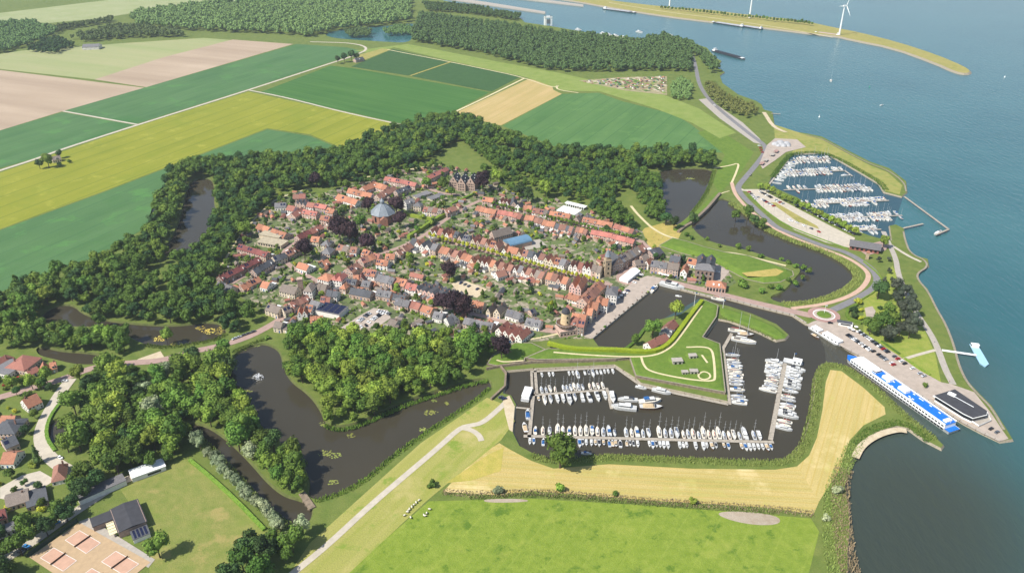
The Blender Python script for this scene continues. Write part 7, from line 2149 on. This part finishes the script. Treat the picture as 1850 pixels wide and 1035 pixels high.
# tennis courts
Q = [G(53, 1006), G(143, 943), G(272, 1013), G(190, 1085)]
d = (Q[1] - Q[0])
rzt = math.atan2(d.y, d.x)
court_base = plain("court_green", srgb(178, 152, 118), .95, .06, .4)
court_pink = plain("court_pink", srgb(190, 152, 128), .95, .06, .3)
sheet("tennis_ground", [(53, 1006), (143, 943), (272, 1015), (178, 1090)], court_base, "yellow-green surround of the tennis courts", 4)
def P1(x, y): return (x / 5.781, 860 + y / 5.783)
for i, (pts, lb) in enumerate([([(830, 565), (1050, 695), (900, 805), (680, 665)], "pink tennis court nearest the clubhouse"), ([(560, 745), (800, 880), (660, 990), (420, 850)], "pink tennis court nearest the access road"), ([(1210, 780), (1450, 915), (1290, 1030), (1060, 890)], "pink tennis court nearest the round tree"), ([(960, 960), (1190, 1090), (1060, 1190), (820, 1060)], "pink tennis court at the bottom edge")]):
    q = [P1(*p) for p in pts]
    w = [G(p[0], p[1], LAND + .46) for p in q]
    cc = sum(w, Vector()) / 4
    o = thing("tennis_court", lb, "tennis court", (cc.x, cc.y, LAND + .46))
    v = [(p.x - cc.x, p.y - cc.y, 0) for p in w]
    MB().add(v, tess(ccw(v)) if area2(v) > 0 else [(3, 2, 1, 0)]).build("surface", court_pink, o)
    ln = MB()
    def seg(a, b, wd=.22):
        a, b = Vector(a), Vector(b)
        dd = b - a
        ln.box(((a.x + b.x) / 2, (a.y + b.y) / 2, .01), (dd.length, wd, .02), rz=math.atan2(dd.y, dd.x))
    V4 = [Vector(p) for p in v]
    for k in range(4): seg(V4[k], V4[(k + 1) % 4])
    ln.build("court_line", white_line, o)
    m1, m2 = (V4[0] + V4[1]) / 2, (V4[2] + V4[3]) / 2
    dd = m2 - m1
    MB().box(((m1.x + m2.x) / 2, (m1.y + m2.y) / 2, .05), (dd.length * 1.15, .1, 1.0), rz=math.atan2(dd.y, dd.x)).build("net", wood_dark, o)
def fence(pts, h, label):
    P = [G(p[0], p[1], LAND) for p in pts]
    o = thing("fence", label, "fence")
    m = MB()
    for a, b in zip(P, P[1:]):
        dd = b - a
        n = int(dd.length / 3)
        for k in range(n + 1):
            p = a.lerp(b, k / n)
            MB().tube((p.x, p.y, LAND), (p.x, p.y, LAND + h), .07, n=5).build("post", plain("fence_green", srgb(40, 66, 52)), o)
        m.box(((a.x + b.x) / 2, (a.y + b.y) / 2, LAND + .1), (dd.length, .06, h * .95), rz=math.atan2(dd.y, dd.x))
    m.build("windbreak", plain("net_green", srgb(36, 58, 46), .9), o)
fence([(50, 1007), (141, 942)], 3, "dark green windbreak fence along the tennis road")
# lock tower and wind turbines
c = G(990, 46, LAND)
o = thing("lock_gantry", "white lift gantry of the distant lock", "gantry", (c.x, c.y, LAND), .2)
for s in (-1, 1):
    MB().box((s * 7, 0, -1), (5, 7, 22)).build("tower_leg", white_paint, o)
MB().box((0, 0, 17), (19, 8, 4), bottom=True).build("crosshead", white_paint, o)
MB().box((0, -3.7, 4), (9, .4, 10)).build("lift_gate", steel, o)
def turbine(px, py, label, hub=62, yaw=.5):
    c = G(px, py, 3)
    o = thing("wind_turbine", label, "wind turbine", (c.x, c.y, 3), yaw)
    MB().lathe((0, 0, -.5), [(3.4, 0), (3.4, 1.2)], 16).build("foundation", concrete, o)
    MB().lathe((0, 0, .7), [(2.0, 0), (1.7, hub * .4), (1.15, hub)], 14).build("tower", white_paint, o)
    MB().box((.8, 0, hub), (8.5, 2.8, 2.8), bottom=True, taper=.85).build("nacelle", white_paint, o)
    MB().lathe((0, 0, 0), [(1.4, 0), (1.1, 1.2), (.3, 2.0)], 10).build("hub", white_paint, o, (5.0, 0, hub + 1.3)).rotation_euler = (0, R(90), 0)
    for k in range(3):
        bl = MB()
        bl.add([(0, -.7, 0), (0, .9, 0), (.25, 1.4, 5), (.15, .5, 26), (-.1, .3, 26), (-.2, -.7, 5)], [(0, 1, 2, 5), (5, 2, 3, 4), (5, 2, 1, 0), (4, 3, 2, 5)])
        b = bl.build("blade", white_paint, o, (5.6, 0, hub + 1.3))
        b.rotation_euler = (R(20 + 120 * k), 0, 0)
turbine(1516, 64, "white wind turbine on the breakwater's right", yaw=.35)
turbine(1354, 33, "white wind turbine in the middle of the breakwater", yaw=.35)
turbine(1209, 16, "white wind turbine cut by the top edge", yaw=.35)
# flag poles, lamp posts, statue on the roundabout
for px, py, h, lb in [(1489, 566, 9, "white pole on the roundabout island"), (1254, 552, 14, "tall mast at the harbour hedge's end"), (1306, 556, 9, "blue-white flagpole at the spit"), (1432, 658, 11, "flagpole on the harbour pontoon")]:
    c = G(px, py, LAND + .6)
    o = thing("flag_pole", lb, "pole", (c.x, c.y, LAND))
    MB().tube((0, 0, 0), (0, 0, h), .2, .1, 6).build("pole", white_paint, o)
    MB().add([(0, 0, h - .2), (1.8, .5, h - .3), (1.8, .5, h - 1.6), (0, 0, h - 1.4)], [(0, 1, 2, 3)]).add([(0, .04, h - .2), (1.8, .54, h - .3), (1.8, .54, h - 1.6), (0, .04, h - 1.4)], [(3, 2, 1, 0)]).build("flag", white_paint if "white pole" in lb else blue_cover, o)
for i, t in enumerate(mseq(0, 1, 9)):
    c = G(1330 + 175 * t, 352 + 95 * t - 6 * math.sin(3 * t), LAND)
    o = thing("street_lamp", f"slim street lamp along the asphalt road, {ordw(i + 1)} from the far end", "street lamp", (c.x, c.y, LAND), 1.0, "street lamps of the asphalt road")
    MB().tube((0, 0, 0), (0, 0, 7), .1, .07, 6).build("pole", steel, o); MB().box((.5, 0, 7), (1.2, .25, .14), bottom=True).build("lamp_head", steel, o)
# sheep
wool = plain("wool", srgb(214, 206, 188), .95, .1, 3.0)
face = plain("sheep_face", srgb(70, 62, 54), .9)
def sheep_mesh():
    mb = MB()
    v2, f2, v1, f1 = ico_sphere()
    mb.add([(v[0] * .62 * (1 + .05 * math.sin(9 * v[2])), v[1] * .34, .72 + v[2] * .32) for v in v2], [tuple(int(i) for i in f) for f in f2], 0)
    mb.add([(.72 + v[0] * .2, v[1] * .12, .86 + v[2] * .14 - v[0] * .05) for v in v1], [tuple(int(i) for i in f) for f in f1], 1)
    mb.tube((.5, 0, .78), (.66, 0, .88), .17, .13, 7, 0)
    for sx in (-.36, .36):
        for sy in (-.17, .17):
            mb.tube((sx, sy, .55), (sx + .04, sy, .28), .075, .05, 5, 1); mb.tube((sx + .04, sy, .28), (sx, sy, 0), .05, .045, 5, 1)
    for sy in (-1, 1):
        mb.add([(.66, sy * .1, .93), (.6, sy * .24, .9), (.7, sy * .12, .88)], [(0, 1, 2)], 1)
    return mb.mesh("sheep", [wool, face], True)
sh = sheep_mesh()
for i, (px, py) in enumerate([(736, 926), (740, 921), (744, 917), (738, 923), (748, 913), (752, 909), (757, 905), (731, 932), (742, 936), (766, 932), (771, 928), (776, 921), (768, 933)]):
    c = G(px, py, LAND + .15)
    o = put("sheep", sh, None, (c.x, c.y, LAND + .12), random.uniform(0, 6.28))
    o.scale = (1.5, 1.5, 1.5)
    tag(o, "white sheep at the meadow's upper left corner", "sheep", "flock on the meadow")
# quay bollards and cafe umbrellas
for i, t in enumerate(mseq(0, 1, 14)):
    c = G(1074 + 114 * t, 607 - 94 * t, LAND + .3)
    o = thing("quay_bench", f"dark bench on the harbour quay, {ordw(i + 1)} from the windmill end", "bench", (c.x, c.y, LAND + .25), .7, "benches on the harbour quay")
    MB().box((0, 0, .4), (1.8, .5, .1), bottom=True).build("seat", wood_dark, o); MB().box((0, .25, .5), (1.8, .08, .5)).build("backrest", wood_dark, o)
    for s in (-1, 1):
        MB().box((s * .7, 0, 0), (.1, .45, .4)).build("leg", steel, o)
um = MB().lathe((0, 0, 2.3), [(1.7, 0), (.9, .35), (.08, .7)], 8).mesh("canopy", plain("parasol_white", srgb(236, 232, 222), .7, .03))
pm = MB().tube((0, 0, 0), (0, 0, 2.9), .05, n=5).mesh("pole", steel)
for i, (px, py) in enumerate([(1112, 545), (1117, 541), (1122, 537), (1106, 550), (1126, 532), (1192, 497), (1197, 499), (1202, 500), (1207, 501), (1534, 596), (1540, 599), (1546, 594)]):
    c = G(px, py, LAND + .3)
    where = "before the white harbour house" if i < 5 else "on the north quay terrace" if i < 9 else "beside the roundabout kiosk"
    o = thing("parasol", f"white cafe parasol {where}", "parasol", (c.x, c.y, LAND + .25), 0, f"parasols {where}")
    put("canopy", um, o); put("pole", pm, o)
# people on the quay and promenade: small walking figures
def person_mesh(top, legs):
    mb = MB()
    for s in (-1, 1):
        mb.tube((s * .09, .12 * s, 0), (s * .1, .05 * s, .48), .06, .075, 6, 1, False); mb.tube((s * .1, .05 * s, .48), (s * .09, 0, .9), .075, .1, 6, 1, False)
        mb.tube((s * .2, 0, 1.42), (s * .26, -.06 * s, 1.12), .055, .045, 6, 0); mb.tube((s * .26, -.06 * s, 1.12), (s * .25, .1, .86), .045, .035, 6, 2)
    mb.lathe((0, 0, .86), [(.15, 0), (.17, .2), (.2, .48), (.17, .6), (.06, .66), (.055, .74)], 8, 0)
    mb.lathe((0, 0, 1.56), [(.05, 0), (.1, .08), (.105, .16), (.06, .24), (.02, .26)], 8, 2)
    return mb.mesh("person", [top, legs, plain("skin", srgb(208, 160, 130))])
pms = [person_mesh(plain("top_" + n, c_, .8), plain("legs_" + m_, l_, .8)) for n, c_, m_, l_ in [("white", srgb(225, 225, 220), "blue", srgb(50, 66, 100)), ("red", srgb(170, 50, 46), "black", srgb(34, 34, 38)), ("blue", srgb(50, 80, 140), "tan", srgb(180, 160, 130))]]
PN = ["white top and blue trousers", "red top and black trousers", "blue top and tan trousers"]
for i, (px, py) in enumerate([(1631, 520), (1646, 546), (1668, 585), (1688, 618), (1715, 690), (1112, 572), (1150, 540), (1160, 530), (1095, 588), (1168, 520), (1190, 434), (1180, 430), (1196, 430), (1185, 424)]):
    c = G(px, py, LAND + .35)
    where = "on the shore promenade" if i < 5 else "on the harbour quay" if i < 10 else "on the dry knoll"
    o = put("person", pms[i % 3], None, (c.x, c.y, LAND + .32), random.uniform(0, 6.28))
    tag(o, f"person in {PN[i % 3]} walking {where}", "person", f"walkers {where}")

# allotment sheds and plots beside the far forest
alW = [G(p[0], p[1], LAND)[:2] for p in [(1050, 148), (1120, 142), (1200, 140), (1200, 168), (1130, 162)]]
ax_ = [p[0] for p in alW]; ay_ = [p[1] for p in alW]
hut_w = [MB().box((0, 0, 0), (3.4, 2.8, 2.2)).add([(-1.7, -1.4, 2.2), (-1.7, 1.4, 2.2), (-1.7, 0, 3.1), (1.7, -1.4, 2.2), (1.7, 1.4, 2.2), (1.7, 0, 3.1)], [(1, 0, 2), (3, 4, 5)]).mesh("wall", m_) for m_ in (WALL["w"][1], WALL["n"][1], plain("hut_green", srgb(70, 120, 96)))]
hut_r = [MB().add([(-1.9, -1.7, 2.05), (1.9, -1.7, 2.05), (1.9, 0, 3.2), (-1.9, 0, 3.2), (1.9, 1.7, 2.05), (-1.9, 1.7, 2.05)], [(0, 1, 2, 3), (3, 2, 4, 5)]).mesh("roof", ROOF[k_][1]) for k_ in "gro"]
plot = [plain("plot_" + n_, c_, .95, .15, .4) for n_, c_ in (("soil", srgb(150, 128, 100)), ("pale", srgb(188, 176, 148)), ("green", srgb(80, 108, 48)), ("lime", srgb(124, 146, 62)))]
k_ = 0
for i in range(420):
    x, y = random.uniform(min(ax_), max(ax_)), random.uniform(min(ay_), max(ay_))
    if not inpoly(x, y, alW): continue
    k_ += 1
    if k_ % 4 == 0:
        o = thing("allotment_hut", "tiny hut among the allotment plots beside the far forest", "hut", (x, y, LAND + .1), random.uniform(0, 3), "allotment huts")
        put("wall", random.choice(hut_w), o); put("roof", random.choice(hut_r), o)
    else:
        o = MB().box((0, 0, 0), (random.uniform(4, 9), random.uniform(5, 12), .3 + .002 * k_)).build("allotment_plot", random.choice(plot), None, (x, y, LAND + .08), .35)
        tag(o, "rectangular planted bed in the allotments beside the far forest", "garden bed", "allotment beds")
xs = [p[0] for p in townW]; ys = [p[1] for p in townW]
pavedW = [[G(p[0], p[1], LAND)[:2] for p in r[1]] for r in PAVED]
for px_, py_, r_ in [(693, 396, 14), (1021, 600, 9), (1096, 498, 5), (838, 340, 20), (1272, 490, 17), (1138, 501, 14), (1030, 380, 18), (935, 441, 15), (494, 436, 19), (600, 562, 14), (545, 528, 4), (905, 430, 12)]:
    c = G(px_, py_, LAND)
    OCC.append((c.x, c.y, r_))
def spot(m, tries=80):
    for _ in range(tries):
        x, y = random.uniform(min(xs), max(xs)), random.uniform(min(ys), max(ys))
        if inpoly(x, y, townW) and free(x, y, m) and off_road(x, y) and not any(inpoly(x, y, q) for q in pavedW):
            return x, y
    return None
shedkinds = [("r", "small red-roofed"), ("g", "small grey flat-roofed"), ("o", "small orange-roofed"), ("d", "small dark-roofed"), ("t", "small taupe-roofed")]
shed_meshes = {}
for rf, nm in shedkinds:
    w = MB().box((0, 0, -.2), (3.4, 4.6, 2.5))
    shed_meshes[rf] = (w.add([(-1.7, -2.3, 2.3), (1.7, -2.3, 2.3), (0, -2.3, 3.5), (-1.7, 2.3, 2.3), (1.7, 2.3, 2.3), (0, 2.3, 3.5)], [(0, 1, 2), (4, 3, 5)]).mesh("wall", WALL["k" if rf in "ro" else "n"][1]),
                       MB().add([(-1.95, -2.5, 2.2), (0, -2.5, 3.65), (0, 2.5, 3.65), (-1.95, 2.5, 2.2), (1.95, -2.5, 2.2), (1.95, 2.5, 2.2), (-1.95, -2.5, 2.05), (-1.95, 2.5, 2.05), (1.95, -2.5, 2.05), (1.95, 2.5, 2.05)],
                                [(0, 1, 2, 3), (1, 4, 5, 2), (6, 0, 3, 7), (4, 8, 9, 5), (0, 6, 8, 4, 1), (3, 2, 5, 9, 7)]).mesh("roof", ROOF[rf][1]))
for i in range(260):
    s = spot(1.2)
    if not s: continue
    rf, nm = random.choice(shedkinds)
    o = thing("garden_shed", f"{nm} garden shed among the town gardens", "shed", (s[0], s[1], LAND + .1), random.choice((-.25, .5, 1.3, 2.1)) + random.uniform(-.1, .1), f"{nm} garden sheds")
    k = random.uniform(.8, 1.25)
    o.scale = (k, k * random.uniform(.9, 1.5), k)
    put("wall", shed_meshes[rf][0], o); put("roof", shed_meshes[rf][1], o)
    OCC.append((s[0], s[1], 2.4 * k))
for i in range(170):
    s = spot(1.0)
    if not s: continue
    k = random.choice(("broad", "broad", "light", "dark", "poplar"))
    nm = {"broad": "green", "light": "pale green", "dark": "dark green", "poplar": "slim upright"}[k]
    tree(k, (s[0], s[1], LAND), random.uniform(.45, .8), f"small {nm} tree in a town garden", group=f"{nm} town garden trees", name="garden_tree")
    OCC.append((s[0], s[1], 1.5))
for i in range(290):
    s = spot(.3)
    if not s: continue
    k = random.choice(("bush", "bushl", "bushl", "bushd", "bushy"))
    nm = {"bush": "green", "bushl": "pale green", "bushd": "dark green", "bushy": "yellow-green"}[k]
    tree(k, (s[0], s[1], LAND), random.uniform(.9, 2.0), f"{nm} shrub in the town gardens", group=f"{nm} garden shrubs", trunk=False, name="garden_shrub")
und = []
for i in range(2200):
    q = spot(-.6, 12)
    if q:
        und.append((q[0], q[1], random.uniform(.35, 1.1)))
ulow = [crown_arrays(700 + i, lumps=4, leaves=90, rx=1.7, rz=1.1, zc=.7, lsize=.7) for i in range(5)]
mass("undergrowth", und[::2], leaf_green, "tangled green hedging and borders of the town gardens", ulow)
mass("undergrowth", und[1::4], leaf_light, "pale green borders of the town gardens", ulow)
mass("undergrowth", und[3::4], leaf_hedge, "lighter hedging and borders of the town gardens", ulow)
# greenery round the village houses
vilW = [G(p[0], p[1], LAND)[:2] for p in [(0, 670), (60, 690), (115, 690), (95, 720), (70, 760), (66, 800), (90, 840), (130, 870), (90, 910), (40, 980), (-20, 1000), (-30, 660)]]
vx = [p[0] for p in vilW]; vy = [p[1] for p in vilW]
n = 0
for i in range(1500):
    x, y = random.uniform(min(vx), max(vx)), random.uniform(min(vy), max(vy))
    if n < 46 and inpoly(x, y, vilW) and free(x, y, .5) and off_road(x, y, 2):
        k = random.choice(("bush", "bushl", "dark", "broad", "bushy"))
        tree(k, (x, y, LAND), random.uniform(1.0, 2.0) if k.startswith("bush") else random.uniform(.5, .85),
             f"{dict(bush='green bush', bushl='pale bush', dark='dark tree', broad='green tree', bushy='yellow-green bush')[k]} in the village gardens", group=f"{k} plants of the village gardens")
        OCC.append((x, y, 2)); n += 1
# ------------------------------------------------------------------ haze
hz = bpy.data.materials.new("haze")
hz.use_nodes = True
hz.node_tree.nodes.clear()
pv = hz.node_tree.nodes.new("ShaderNodeVolumePrincipled")
pv.inputs["Color"].default_value = (.86, .93, 1.0, 1)
pv.inputs["Density"].default_value = HAZE
pv.inputs["Anisotropy"].default_value = .2
mo = hz.node_tree.nodes.new("ShaderNodeOutputMaterial")
hz.node_tree.links.new(pv.outputs[0], mo.inputs["Volume"])
MBH = MB().box((0, 16000, -2), (64000, 40000, CAMH + 6), bottom=True)
tag(MBH.build("haze", hz), "thin pale summer haze over the whole place", kind="stuff")
